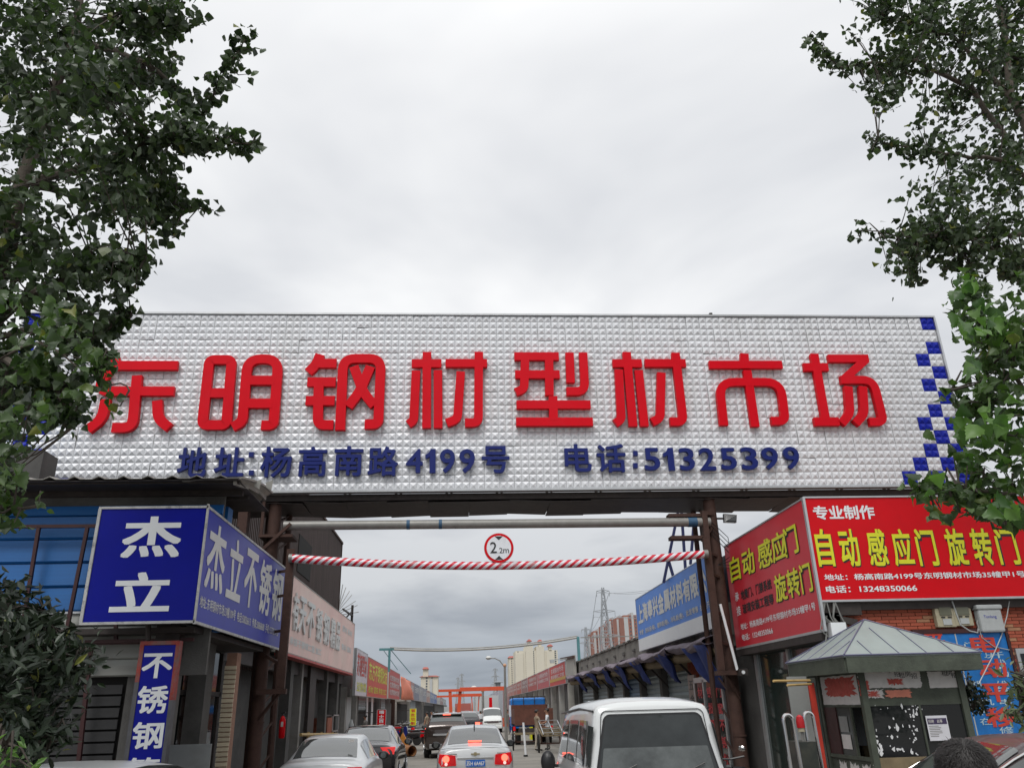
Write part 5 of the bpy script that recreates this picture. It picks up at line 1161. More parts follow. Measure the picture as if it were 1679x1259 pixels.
MB().box(A.x+1.0, A.x+3.6, 420, 424, H, H+3.6).build('turret', bldg_cream, r); MB().prism([(A.x+.6, 419, H+3.6), (A.x+4, 419, H+3.6), (A.x+3.2, 421, H+4.6), (A.x+1.4, 421, H+4.6)], (0, 4, 0)).build('turret_roof', roof_r, r)
bt = tower('apartment_tower', 'wide beige tower block with red roof caps above the red fascia signs', 845, 914, 1066, 560, bldg_cream, 25, 28, ((.05, .02), (.24, .02), (.42, .02), (.62, .02), (.80, .02), (.93, .035)), None, steps=((.0, .18, -1.5, bldg_cream), (.25, .42, 3.0, bldg_cream), (.5, .68, 2.6, bldg_cream), (.74, .92, -.5, bldg_cream)))
r, A, B, H = bt
for a, b, h in ((.27, .40, 3), (.52, .66, 2.6), (.76, .9, -.5)):
    W_ = B.x-A.x; x0, x1 = A.x+W_*a, A.x+W_*b; MB().box(x0+1, x1-1, 560, 566, H+h, H+h+3).build('roof_house', bldg_cream, r); MB().prism([(x0, 559, H+h+3), (x1, 559, H+h+3), (x1-1.3, 560, H+h+4.3), (x0+1.3, 560, H+h+4.3)], (0, 8, 0)).build('roof_cap', roof_r, r)
tower('apartment_tower', 'slim beige tower block left of the wide beige one', 834.5, 844, 1078, 600, bldg_cream, 20, 24, ((.4, .12),), roof_r)
# brick tower cluster
k = 0
for px0, px1, pyt, Y in ((965, 972, 1040, 900), (972.5, 986, 1034, 870), (986.5, 997, 1025, 840), (997.5, 1010, 1015, 810), (1010.5, 1021, 1012, 780), (1021.5, 1046, 1008, 750)):
    tower('apartment_tower', ['brick red and grey tower, leftmost of the cluster behind the pylon', 'second brick tower of the cluster behind the pylon', 'third brick tower of the cluster, mostly behind the pylon', 'fourth brick tower of the cluster, stepped roof', 'fifth brick tower of the cluster beside the widest one', 'widest and nearest brick red tower, partly behind the blue company sign'][k], px0, px1, pyt, Y, bldg_brick, 20, 24, ((.40, .08), (.76, .08)), None, steps=((.04, .3, -1.6, bldg_grey), (.55, .68, 2.2, bldg_grey)))
    k += 1
# small white house by the lamp, mid-distance roofs at street end
r, A, B, H = tower('white_house', 'small white building with a dark pitched roof right of the far pylons', 812, 821, 1118, 260, bldg_grey, 10, 6, ((.2, .2), (.6, .2)), win_d, cat='building')
for k, (px0, px1, pyt, Y, m_) in enumerate(((728, 746, 1158, 150, bldg_grey), (746, 772, 1153, 160, roof_r), (772, 800, 1151, 170, bldg_grey), (780, 830, 1140, 130, bldg_grey))):
    A, B = at(px0, pyt, Y), at(px1, pyt, Y); o = MB().box(A.x, B.x, Y, Y+20, 0, A.z).build('low_building', m_); tag(o, ['pale low shed at the left of the street end', 'dull red low building closing the street under the cranes', 'pale low building at the middle of the street end', 'long pale shed behind the right hand cars at the street end'][k], 'building')
# right far shops beyond the fascia signs
for k, (pa, pb, c) in enumerate(((832, 824, (.32, .2, .2)), (823, 817, (.4, .42, .46)), (816, 808, (.30, .28, .32)), (807, 800, (.34, .36, .4)))):
    ya, yb = atx(pa, 1135, XP-.3).y, atx(pb, 1140, XP-.3).y
    o = MB().box(XP-.3, XP+5, ya, yb-.5, 0, 4.1).build('far_shop', mat('far_shop_%s' % 'abcd'[k], c, .7, 0, .15, 1, dirt=.3)); tag(o, ['dull rose far shop just behind the street lamp', 'pale blue far shop past the rose one', 'mauve grey far shop near the red banner', 'steel grey far shop at the end of the right row'][k], 'shop')
rbn = MB().box(at(802, 1150, 85).x, at(807, 1150, 85).x, 85, 85.3, at(804, 1160, 85).z, at(804, 1143, 85).z).build('red_banner', sign_red); tag(rbn, 'tall narrow red banner far down the right side of the street', 'banner')
# ------------------------------------------------------------------ pylons and wires
def pylon(px, pyt, Y, label, arms=((.97, .045), (.8, .075), (.6, .095))):
    p = at(px, pyt, Y); H = p.z; r = thing('pylon', label, 'pylon', (p.x, Y, 0), group='lattice pylons beyond the rooftops'); g = MB(); b0 = H*.085; n = 11; th = Y*.0009
    def wd(s): return b0*(1-s)**1.15+H*.008
    for sx_ in (-1, 1):
        for sy_ in (-1, 1):
            pts = [(p.x+sx_*wd(i/n), Y+sy_*wd(i/n), H*i/n) for i in range(n+1)]
            for a, b in zip(pts, pts[1:]): g.bar(a, b, th)
    for i in range(n):
        a, b = wd(i/n), wd((i+1)/n)
        for sy_ in (-1, 1):
            g.bar((p.x-a, Y+sy_*a, H*i/n), (p.x+b, Y+sy_*b, H*(i+1)/n), th*.6); g.bar((p.x+a, Y+sy_*a, H*i/n), (p.x-b, Y+sy_*b, H*(i+1)/n), th*.6); g.bar((p.x-a, Y+sy_*a, H*i/n), (p.x+a, Y+sy_*a, H*i/n), th*.6)
    g.build('mast', pylon_m, r); g = MB()
    for h, w_ in arms:
        z = H*h; W_ = H*w_*1.25
        for s_ in (-1, 1): g.bar((p.x, Y, z+H*.012), (p.x+s_*W_, Y, z), th*.8); g.bar((p.x, Y, z-H*.015), (p.x+s_*W_, Y, z), th*.7); g.bar((p.x+s_*W_, Y, z), (p.x+s_*W_, Y, z-H*.045), th*.7)
    g.build('crossarm', pylon_m, r)
    return p, H
P1, H1 = pylon(988, 963, 230, 'tallest lattice pylon standing over the brick tower cluster')
pylon(960, 1028, 420, 'smaller lattice pylon left of the brick tower cluster'); pylon(757, 1104, 600, 'faint pylon above the orange crane girder, right of a pair'); pylon(751, 1110, 640, 'fainter pylon above the orange crane girder, left of a pair'); pylon(812, 1095, 640, 'faint distant pylon above the small white house')
g = MB()
for k, (h, w_) in enumerate(((.955, .056), (.755, .094), (.755, -.094), (.555, .119), (.955, -.056))):
    a = Vector((P1.x+H1*w_, 230, H1*h)); b = at(1480+k*60, [770, 820, 800, 850, 735][k], 60)
    pts = [a+(b-a)*i/12-Vector((0, 0, 3.5*4*(i/12)*(1-i/12))) for i in range(13)]; g.tube(pts, [.055-.038*i/12 for i in range(13)], 4, caps=False)
    c = at(959, 1040+4*k, 420); pts = [a+(c-a)*i/8-Vector((0, 0, 3*4*(i/8)*(1-i/8))) for i in range(9)]; g.tube(pts, .06, 4, caps=False)
tag(g.build('power_lines', pylon_m), 'thin power lines running from the tallest pylon past the right gate end', 'power lines')
# ------------------------------------------------------------------ vehicles
def cr1(p0, p1, p2, p3, t):
    return tuple(.5*((2*b)+(-a+c)*t+(2*a-5*b+4*c-d)*t*t+(-a+3*b-3*c+d)*t**3) for a, b, c, d in zip(p0, p1, p2, p3))
class Loft:
    """st: list of (y, [(x,z) from bottom centre to roof centre])"""
    def __init__(s, st, tens=.7): s.st = st; s.n = len(st[0][1]); s.k = tens
    def _i(s, P, i, t):
        a, b = P[i], P[min(i+1, len(P)-1)]; c = cr1(P[max(i-1, 0)], a, b, P[min(i+2, len(P)-1)], t); return tuple(l*(1-s.k)*1+0+q*s.k for l, q in zip(tuple(x+(y-x)*t for x, y in zip(a, b)), c))
    def at(s, u, v):
        """u along stations, v across: 0 = roof centre, +-(n-1) = bottom centre"""
        sg = 1 if v >= 0 else -1; w_ = (s.n-1)-abs(v); j = int(min(max(math.floor(w_), 0), s.n-2)); tj = w_-j; i = int(min(max(math.floor(u), 0), len(s.st)-2)); ti = u-i
        rows = []
        for k in (i-1, i, i+1, i+2):
            k = min(max(k, 0), len(s.st)-1); P = s.st[k][1]; x, z = s._i(P, j, tj); rows.append((x, s.st[k][0], z))
        a, b = rows[1], rows[2]; c = cr1(*rows, ti); p = tuple(l*(1-s.k)+q*s.k for l, q in zip(tuple(x+(y-x)*ti for x, y in zip(a, b)), c))
        return Vector((max(p[0], 0)*sg, p[1], p[2]))
    def nrm(s, u, v):
        e = .02; a = s.at(min(u+e, len(s.st)-1), v)-s.at(max(u-e, 0), v); b = s.at(u, v+e)-s.at(u, v-e); n = b.cross(a)
        return n.normalized() if n.length > 1e-9 else Vector((0, 0, 1))
    def body(s, du=3, dv=3):
        us = [i/du for i in range((len(s.st)-1)*du+1)]; vs_ = [-(s.n-1)+j/dv for j in range(2*(s.n-1)*dv+1)]
        vs = [s.at(u, v) for u in us for v in vs_]; m = len(vs_); fs = []
        for i in range(len(us)-1):
            for j in range(m-1): a = i*m+j; fs.append((a, a+1, a+m+1, a+m))
        mb = MB(); mb.add(vs, fs); mb.f.append(tuple(range(m))[::-1]); mb.m.append(0); mb.f.append(tuple(range((len(us)-1)*m, len(us)*m))); mb.m.append(0); return mb
    def patch(s, u0, u1, v0, v1, off=.006, nu=8, nv=10, taper=None, thick=.004):
        """a panel following the body: corners rounded a little"""
        vs = []
        for i in range(nu+1):
            for j in range(nv+1):
                a, b = i/nu, j/nv; uu = u0+(u1-u0)*a; vv = v0+(v1-v0)*b
                if taper: vv = (v0+(v1-v0)*(.5+(b-.5)*(taper[0]+(taper[1]-taper[0])*a)))
                vs.append(s.at(uu, vv)+s.nrm(uu, vv)*off)
        fs = []
        for i in range(nu):
            for j in range(nv): a = i*(nv+1)+j; fs.append((a, a+1, a+nv+2, a+nv+1))
        return MB().add(vs, fs)
def wheel(r, x, y, R, W_, side):
    g = MB().tube([(x-side*W_/2, y, R), (x-side*(W_/2-.02), y, R), (x+side*(W_/2-.02), y, R), (x+side*W_/2, y, R)], [R*.9, R, R, R*.9], 24)
    t_ = g.build('wheel', rubber, r, local=True, smooth=True)
    h = MB().tube([(x+side*(W_/2-.03), y, R), (x+side*(W_/2+.012), y, R)], R*.62, 18)
    for k in range(5): a = 2*math.pi*k/5; h.bar((x+side*(W_/2+.016), y, R), (x+side*(W_/2+.016), y+R*.6*math.cos(a), R+R*.6*math.sin(a)), .04)
    h.build('rim', alum, t_, local=True)
def sedan_st(L=4.6, W_=1.79, H=1.47, wid=1.0, deck=1.04, hatch=False):
    k = W_/1.79; h = H/1.47; e = -L/2
    def S(*p): return [(x*k, z*h) for x, z in p]
    d = deck/h
    if not hatch:
        return [(e, S((0, .35), (.55, .35), (.74, .45), (.77, .78), (.70, .90), (.55, d-.08), (.3, d-.06), (0, d-.05))),
         (e+.06, S((0, .30), (.70, .28), (.83, .5), (.84, .80), (.77, .93), (.62, d-.03), (.4, d-.01), (0, d))),
         (e+.30, S((0, .25), (.78, .24), (.885, .52), (.875, .84), (.80, .95), (.66, d-.01), (.45, d+.01), (0, d+.02))),
         (e+.62, S((0, .22), (.80, .22), (.895, .54), (.885, .87), (.82, .97), (.68, d), (.48, d+.03), (0, d+.045))),
         (e+1.05, S((0, .2), (.80, .2), (.895, .55), (.885, .89), (.825, .98), (.64, 1.22), (.48, 1.265), (0, 1.29))),
         (e+1.45, S((0, .2), (.80, .2), (.895, .55), (.885, .90), (.83, .98), (.60, 1.36), (.45, 1.405), (0, 1.43))),
         (e+2.0, S((0, .2), (.80, .2), (.895, .55), (.885, .90), (.83, .98), (.60, 1.40), (.45, 1.45), (0, 1.47))),
         (e+2.7, S((0, .2), (.80, .2), (.895, .55), (.885, .89), (.83, .97), (.62, 1.37), (.46, 1.42), (0, 1.44))),
         (e+3.5, S((0, .2), (.80, .2), (.895, .55), (.885, .86), (.82, .93), (.70, 1.0), (.5, 1.03), (0, 1.05))),
         (e+4.15, S((0, .22), (.78, .22), (.87, .5), (.85, .76), (.76, .83), (.6, .89), (.4, .91), (0, .93))),
         (e+L-.1, S((0, .25), (.68, .25), (.78, .45), (.76, .62), (.68, .70), (.5, .74), (.35, .76), (0, .77))),
         (e+L, S((0, .3), (.5, .3), (.65, .42), (.64, .56), (.56, .62), (.45, .65), (.3, .66), (0, .67)))]
    return [(e, S((0, .42), (.6, .42), (.78, .5), (.80, .80), (.74, .93), (.66, 1.0), (.4, 1.02), (0, 1.03))),
         (e+.07, S((0, .34), (.72, .33), (.86, .55), (.87, .86), (.80, 1.0), (.70, 1.10), (.45, 1.12), (0, 1.13))),
         (e+.42, S((0, .28), (.80, .27), (.90, .58), (.89, .9), (.83, 1.02), (.63, 1.36), (.46, 1.40), (0, 1.41))),
         (e+.9, S((0, .26), (.82, .25), (.905, .58), (.895, .92), (.84, 1.02), (.62, 1.41), (.46, 1.46), (0, 1.475))),
         (e+1.8, S((0, .26), (.82, .25), (.905, .58), (.895, .91), (.84, 1.0), (.63, 1.42), (.47, 1.46), (0, 1.48))),
         (e+2.5, S((0, .26), (.82, .25), (.905, .58), (.895, .90), (.84, .98), (.64, 1.38), (.48, 1.42), (0, 1.44))),
         (e+3.3, S((0, .26), (.82, .25), (.905, .58), (.895, .88), (.83, .94), (.72, 1.02), (.5, 1.06), (0, 1.08))),
         (e+L-.4, S((0, .28), (.8, .27), (.88, .55), (.86, .8), (.78, .87), (.62, .92), (.4, .94), (0, .95))),
         (e+L, S((0, .35), (.6, .34), (.72, .5), (.70, .66), (.62, .72), (.5, .76), (.35, .77), (0, .78)))]
glass_r = mat('car_rear_glass', (.05, .06, .06), .05, 0, .1, 1.5, spec=.9, coat=1)
def mirror(r, x, y, z, m, side):
    q = Vector((x, y, z)); MB().ball(q, (.12, .07, .085), 12, 8).build('mirror', m, r, local=True, smooth=True)
    MB().disc(q+Vector((0, -.066, 0)), (0, -1, 0), .06, .004, 14).build('mirror_glass', glass_r, r, local=True)
def car(name, label, cat, X, Y, m, H=1.47, W_=1.79, L=4.6, hatch=False, rz=0, deck=1.04, brake=True, detail=2, group=None):
    r = thing(name, label, cat, (X, Y, 0), rz, group); lf = Loft(sedan_st(L, W_, H, deck=deck, hatch=hatch))
    b = lf.body(3, 3).build('body', m, r, local=True, smooth=True)
    k = W_/1.79; h = H/1.47; e = -L/2
    if not hatch:
        lf.patch(3.12, 4.86, -1.75, 1.75, .007, 12, 14, (1.04, .95)).build('rear_window', glass_r, r, local=True, smooth=True)
        sw = (4.5, 7.7)
    else:
        lf.patch(1.25, 1.98, -1.8, 1.8, .007, 10, 14, (1.04, .95)).build('rear_window', glass_r, r, local=True, smooth=True)
        sw = (2.3, 5.8)
    for s_ in (-1, 1):
        mid = (sw[0]+sw[1])/2
        lf.patch(sw[0], mid-.06, s_*2.15, s_*2.92, .006, 6, 5).build('side_window', glass_r, r, local=True, smooth=True); lf.patch(mid+.06, sw[1], s_*2.15, s_*2.92, .006, 6, 5).build('side_window', glass_r, r, local=True, smooth=True)
        wheel(r, s_*.80*k, e+.95, .32, .21, s_); wheel(r, s_*.80*k, -e-.85, .32, .21, s_)
        mirror(r, s_*.99*k, -e-1.55 if not hatch else -e-1.5, .98*h, black_pl, s_)
    wf = (7.12, 7.9) if not hatch else (5.1, 5.9)
    lf.patch(wf[0], wf[1], -1.9, 1.9, .007, 8, 12).build('windscreen', glass_r, r, local=True, smooth=True)
    return r, lf, k, h, e
def plate(r, e, z, body='苏H 6A467', y=None):
    y = e-.02 if y is None else y
    p = MB().box(-.22, .22, y, y+.012, z-.07, z+.07).build('plate', plate_b, r, local=True)
    vs_ = text(body, white_l, None, (-.205, y, z-.055), (.41, 0, 0), (0, 0, .11), bold=.03); vs_.parent = r; vs_.name = 'plate_text'
    return p
# silver saloon in the middle with brake lights
q = at(779, 1195, 21.4); X1 = q.x-.02
r, lf, k, h, e = car('silver_saloon', 'silver saloon with lit brake lights and blue plate 苏H 6A467, middle of the lane', 'car', X1, 22.4, car_silver, 1.47, 1.79, 4.6)
for s_ in (-1, 1):
    P = [(s_*.85, -2.285, .74), (s_*.82, -2.29, .91), (s_*.46, -2.34, .875), (s_*.44, -2.34, .66), (s_*.78, -2.30, .64)]
    if s_ < 0: P = P[::-1]
    P = [Vector(p) for p in P]
    MB().prism(P[::-1], (0, .16, 0)).build('tail_light', lamp_red, r, local=True, bevel=.01)
    MB().disc((s_*.67, -2.325, .80), (0, -1, 0), .075, .025, 16).build('brake_lamp', lamp_on, r, local=True)
    MB().disc((s_*.67, -2.33, .695), (0, -1, 0), .035, .03, 12).build('reverse_lamp', lamp_clear, r, local=True)
    MB().disc((s_*.53, -2.345, .76), (0, -1, 0), .055, .012, 12).build('lamp_ring', lamp_red, r, local=True)
plate(r, e, .70, y=-2.345)
MB().box(-.42, .42, -2.335, -2.30, .80, .815).build('chrome_strip', chrome, r, local=True)
MB().tube([(-.78, -2.2, 1.0), (-.62, -2.27, 1.02), (.62, -2.27, 1.02), (.78, -2.2, 1.0)], .004, 5).build('boot_gap', black_pl, r, local=True)
MB().prism([(-.1, -2.335, .905), (-.03, -2.335, .905), (-.03, -2.335, .93), (.03, -2.335, .93), (.03, -2.335, .905), (.1, -2.335, .905), (.1, -2.335, .88), (.03, -2.335, .88), (.03, -2.335, .855), (-.03, -2.335, .855), (-.03, -2.335, .88), (-.1, -2.335, .88)][::-1], (0, .02, 0)).build('bowtie_badge', mat('gold_badge', (.5, .42, .25), .3, .6), r, local=True)
MB().box(-.16, .16, -1.62, -1.60, 1.12, 1.15).build('high_brake_light', lamp_on, r, local=True)
MB().tube([(0, -.95, 1.42), (0, -.99, 1.52)], [.02, .006], 6).build('aerial', black_pl, r, local=True)
for s_ in (-.62, .5): MB().box(s_, s_+.2, -2.335, -2.33, .885, .91).build('badge', chrome, r, local=True)
for x_ in (-.33, .35):      # heads of seats seen through the glass are real blocks inside
    MB().ball((x_, -.2, 1.14), (.13, .08, .14), 10, 7).build('headrest', black_pl, r, local=True)
# left silver saloon
q = at(545, 1209, 18.6); XA = (at(478, 1255, 17.2).x+at(612, 1250, 17.2).x)/2
r, lf, k, h, e = car('silver_saloon', 'silver saloon with a small white sticker in its rear window, beside the left gate post', 'car', -2.66, 18.9, car_silver, 1.43, 1.72, 4.4, deck=1.0)
MB().box(.42, .53, -1.31, -1.305, 1.30, 1.35).build('sticker', paper, r, local=True)
for s_ in (-1, 1): MB().box(s_*.52, s_*.8, e-.02, e+.1, .72, .90).build('tail_light', lamp_red, r, local=True, bevel=.02)
# dark saloon beyond it
r, lf, k, h, e = car('dark_saloon', 'dark grey saloon with red tail lights ahead of the left silver saloon', 'car', at(612, 1195, 24.5).x-.12, 25.3, car_dark, 1.49, 1.82, 4.8, deck=1.06)
for s_ in (-1, 1):
    MB().prism([Vector(p) for p in ((s_*.86, e+.05, .98), (s_*.84, e+.02, .80), (s_*.60, e-.03, .82), (s_*.48, e-.035, .98))][::s_], (0, .2, 0)).build('tail_light', mat('tail_lit', (.6, .02, .02), .2, emit=(1, .05, .05, .5)), r, local=True, bevel=.01)
MB().box(-.55, .55, -.95, -.90, 1.43*1.49/1.47, 1.455*1.49/1.47).build('roof_edge', black_pl, r, local=True)
# brown SUV
q = at(728, 1176, 35.8)
r, lf, k, h, e = car('brown_suv', 'dark brown sport utility car with spoiler and red lights in front of the silver saloon', 'car', q.x+.12, 37.6, car_brown, 1.70, 1.86, 4.4, hatch=True)
MB().box(-.62, .62, e+.30, e+.62, 1.62, 1.665).build('spoiler', car_brown, r, local=True, bevel=.015); MB().box(-.16, .16, e+.285, e+.30, 1.62, 1.66).build('high_brake_light', lamp_on, r, local=True)
for s_ in (-1, 1):
    MB().prism([Vector(p) for p in ((s_*.88, e+.14, 1.14), (s_*.88, e+.12, .99), (s_*.55, e+.0, 1.0), (s_*.52, e+.0, 1.08))][::s_], (0, .2, 0)).build('tail_light', lamp_on if s_ < 0 else lamp_red, r, local=True, bevel=.01)
    MB().bar((s_*.60, e+.8, 1.70), (s_*.60, e+2.4, 1.71), .03).build('roof_rail', alum, r, local=True)
MB().box(-.55, .55, e-.03, e+.05, .86, .93).build('chrome_strip', alum, r, local=True); MB().box(-.7, .7, e-.05, e+.1, .38, .55).build('bumper_guard', mat('bumper_grey', (.2, .2, .2), .5), r, local=True, bevel=.02)
MB().tube([(-.05, e+.30, 1.22), (.35, e+.27, 1.24)], .012, 6).build('wiper', black_pl, r, local=True)
# traffic further on
far = [(752, 60, car_dark, 1.5, 'dark car beyond the brown sport utility car'), (792, 72, None, 0, ''), (763, 100, car_silver, 1.45, 'small silver car far down the lane'), (740, 85, car_dark, 1.46, 'black car far down the left lane'), (783, 120, car_silver, 1.5, 'pale car far off behind the white minivan')]
q = at(757, 1180, 55); r, lf, k, h, e = car('far_car', 'dark green grey car beyond the brown sport utility car', 'car', at(765, 1190, 58).x, 58, car_dark, 1.62, 1.85, 4.5, hatch=True)
MB().box(.55, .85, e-.02, e+.08, .85, 1.0).build('tail_light', lamp_on, r, local=True)
for px, Y, m_, l_ in ((748, 84, car_silver, 'small silver car far down the lane'), (738, 100, car_white, 'white car at the far left kerb of the lane'), (782, 92, car_dark, 'dark oncoming car behind the white minivan'), (764, 112, car_brown, 'brown car near the orange crane legs'), (776, 96, car_silver, 'silver oncoming car left of the white minivan')):
    car('far_car', l_, 'car', at(px, 1172, Y).x, Y, m_, 1.5, 1.78, 4.5)
# vans
def van(name, label, X, Y, m, W_=1.52, H=1.9, L=3.9, rz=0, rear=True):
    r = thing(name, label, 'van', (X, Y, 0), rz); e = -L/2; k = W_/1.52; h = H/1.9
    def S(*p): return [(x*k, z*h) for x, z in p]
    st = [(e, S((0, .45), (.60, .45), (.68, .6), (.685, 1.02), (.67, 1.12), (.585, 1.66), (.52, 1.755), (.32, 1.785), (0, 1.79))),
      (e+.05, S((0, .38), (.68, .38), (.74, .6), (.74, 1.02), (.725, 1.12), (.64, 1.69), (.58, 1.80), (.35, 1.84), (0, 1.85))),
      (e+.22, S((0, .32), (.72, .32), (.755, .6), (.755, 1.03), (.745, 1.13), (.655, 1.70), (.60, 1.81), (.36, 1.865), (0, 1.875))),
      (e+.7, S((0, .3), (.72, .3), (.76, .6), (.76, 1.03), (.75, 1.13), (.67, 1.71), (.61, 1.83), (.37, 1.89), (0, 1.90))),
      (e+1.8, S((0, .3), (.72, .3), (.76, .6), (.76, 1.03), (.75, 1.13), (.67, 1.70), (.61, 1.82), (.37, 1.88), (0, 1.90))),
      (e+2.8, S((0, .3), (.72, .3), (.76, .6), (.76, 1.02), (.75, 1.12), (.66, 1.64), (.59, 1.76), (.36, 1.82), (0, 1.84))),
      (e+3.5, S((0, .3), (.72, .3), (.755, .6), (.75, .95), (.735, 1.05), (.69, 1.15), (.6, 1.22), (.36, 1.25), (0, 1.26))),
      (e+L-.08, S((0, .32), (.66, .32), (.72, .5), (.71, .75), (.69, .82), (.64, .90), (.55, .95), (.32, .97), (0, .98))),
      (e+L, S((0, .4), (.5, .4), (.6, .5), (.6, .68), (.58, .74), (.53, .8), (.45, .84), (.3, .86), (0, .87)))]
    lf = Loft(st, .6); mbv = lf.body(3, 3)
    mbv.v = [(x, y+max(0, z-1.05)*.13*max(0, 1-(y-e)/.5), z) for x, y, z in mbv.v]; mbv.build('body', m, r, local=True, smooth=True)
    for s_ in (-1, 1):
        for a, b in ((2.35, 3.25), (3.35, 4.1), (4.25, 5.15)):
            lf.patch(a, b, s_*3.12, s_*3.92, .008, 6, 5).build('side_window', glass_r, r, local=True, smooth=True)
        lf.patch(.9, 2.2, s_*3.2, s_*3.9, .008, 6, 5).build('side_window', glass_r, r, local=True, smooth=True)
        wheel(r, s_*.66*k, e+.75, .29, .17, s_); wheel(r, s_*.66*k, e+L-1.25, .29, .17, s_)
    lf.patch(5.1, 5.95, -2.8, 2.8, .008, 8, 12).build('windscreen', glass_r, r, local=True, smooth=True)
    return r, lf, k, h, e
qa, qb = at(950, 1250, 10.1), at(1178, 1250, 10.1); WV = 1.60
XV = at(1062, 1150, 10.4).x-.02
r, lf, k, h, e = van('white_van', 'large white minibus seen from behind, filling the lane in front of the right gate post', XV, 12.0, mat('van_paint', (.66, .68, .68), .28, .1, .02, 1, coat=.7), W_=1.66, H=1.95, L=3.9)
# rear window as a rounded panel set on the raked back
def rrect(w0, w1, z0, z1, rad, yf, n=6):
    P = []
    for (cx_, cz_, a0) in ((w0-rad, z0+rad, -90), (w1-rad, z1-rad, 0), (-(w1-rad), z1-rad, 90), (-(w0-rad), z0+rad, 180)):
        for i in range(n+1): a = math.radians(a0+90*i/n); x = cx_+rad*math.cos(a); z = cz_+rad*math.sin(a); P.append(Vector((x, yf(z), z)))
    return P
def yb_(z): return -1.95+max(0, z-1.05)*.13-.008
MB().prism(rrect(.725, .605, 1.04, 1.765, .10, lambda z: yb_(z)+.0), (0, .06, 0)).build('window_seal', black_pl, r, local=True)
MB().prism(rrect(.70, .58, 1.065, 1.74, .08, lambda z: yb_(z)-.006), (0, .06, 0)).build('rear_window', mat('van_rear_glass', (.03, .034, .034), .04, 0, .5, 1.6, spec=.6), r, local=True)
MB().prism(rrect(.67, .62, 1.08, 1.40, .02, lambda z: yb_(z)-.009), (0, .002, 0)).build('window_film', mat('window_film', (.10, .11, .11), .15, 0, .5, 2.5), r, local=True)
for x_ in (-.4, .4): MB().tube([(x_-.2, yb_(1.1)-.02, 1.08), (x_+.15, yb_(1.2)-.03, 1.22)], .008, 6).build('wiper', black_pl, r, local=True)
for i in range(5):
    x_ = -.44+.22*i; MB().tube([(x_, -1.60, 1.895-.10*abs(x_)), (x_, -1.0, 1.932-.08*abs(x_)), (x_, .2, 1.938-.08*abs(x_))], .022, 6).build('roof_rib', MATS['van_paint'], r, local=True, smooth=True)
for s_ in (-1, 1):
    MB().box(s_*.70, s_*.80, -1.90, -1.78, .72, 1.02).build('tail_light', lamp_on if s_ < 0 else lamp_red, r, local=True, bevel=.02)
    MB().tube([(s_*.70, -1.80, 1.80), (s_*.725, -.8, 1.83), (s_*.72, 1.2, 1.76)], .012, 6).build('rain_gutter', black_pl, r, local=True)
MB().box(-.3, .3, -1.98, -1.94, .55, .68).build('plate', plate_b, r, local=True)
gp_ = MB()
Pt = rrect(.735, .62, .62, 1.80, .07, lambda z: yb_(z)-.004, 5); gp_.tube(Pt+[Pt[0]], .005, 5, caps=False); gp_.build('tailgate_gap', black_pl, r, local=True)
MB().box(-.12, .12, -1.985, -1.955, .93, .97).build('tailgate_handle', black_pl, r, local=True, bevel=.01)
MB().ball((-.98, 1.0, 1.10), (.11, .09, .16), 12, 8).box(-.95, -.78, .98, 1.02, 1.03, 1.07).build('mirror', black_pl, r, local=True, smooth=True)
MB().ball((.98, 1.0, 1.10), (.11, .09, .16), 12, 8).box(.78, .95, .98, 1.02, 1.03, 1.07).build('mirror', black_pl, r, local=True, smooth=True)
# oncoming white minivan
r, lf, k, h, e = van('white_minivan', 'small white minivan driving towards the camera, right half of the lane', at(808, 1175, 68).x, 70, car_white, W_=1.6, H=1.85, L=4.0, rz=math.pi)
MB().box(-.45, .45, 2.0, 2.03, .72, .86).build('grille', car_black, r, local=True)
for s_ in (-1, 1): MB().ball((s_*.55, 1.97, .80), (.15, .06, .08), 10, 6).build('headlight', glass_r, r, local=True, smooth=True)
MB().box(-.72, .72, 1.9, 2.06, .3, .52).build('bumper', car_white, r, local=True, bevel=.04)
# front corner cars, mostly below the frame
qc = at(190, 1242, 8.6)
r, lf, k, h, e = car('white_car', 'white car roof showing at the bottom left edge below the upright blue sign', 'car', qc.x-.75, 9.6, car_white, 1.455, 1.75, 4.4, rz=math.radians(75), deck=1.02)
qd = at(1700, 1204, 6.0)
r, lf, k, h, e = car('dark_car', 'dark car with chrome window trim at the bottom right corner behind the black haired head', 'car', 5.65, 8.35, car_black, 1.50, 1.8, 4.6, rz=math.radians(88), deck=1.05)
for s_ in (-1, 1):
    P = [lf.at(u, s_*2.06)+lf.nrm(u, s_*2.06)*.012 for u in [3.5+i*.22 for i in range(21)]]
    MB().tube(P, .014, 6).build('chrome_trim', chrome, r, local=True, smooth=True)
# ------------------------------------------------------------------ blue truck
q0, q1 = at(843, 1150, 45), at(906, 1150, 45); XT = (q0.x+q1.x)/2
r = thing('blue_truck', 'blue cab lorry with a rusty open bed seen from behind, right side of the street', 'truck', (XT, 45, 0))
WT = (q1.x-q0.x)*.5; ztr = at(875, 1143, 47).z
MB().box(-WT*.98, WT*.94, 3.0, 4.8, .8, ztr).build('cab', truck_blue, r, local=True, bevel=.12)
for k in range(3): MB().box(-WT*.55+k*WT*.42, -WT*.55+k*WT*.42+WT*.36, 2.97, 2.995, ztr-.75, ztr-.42).build('cab_window', glass_r, r, local=True)
MB().box(-WT, WT, .0, .06, .95, 1.75).build('tailgate', truck_bed, r, local=True); MB().box(-WT, WT, .06, 3.0, .95, 1.0).build('bed_floor', wood, r, local=True)
MB().box(-WT, -WT+.05, .06, 2.9, .95, 1.75).box(WT-.05, WT, .06, 2.9, .95, 1.75).box(-WT, WT, 2.85, 2.92, .95, 1.95).build('side_board', truck_bed, r, local=True)
g = MB()
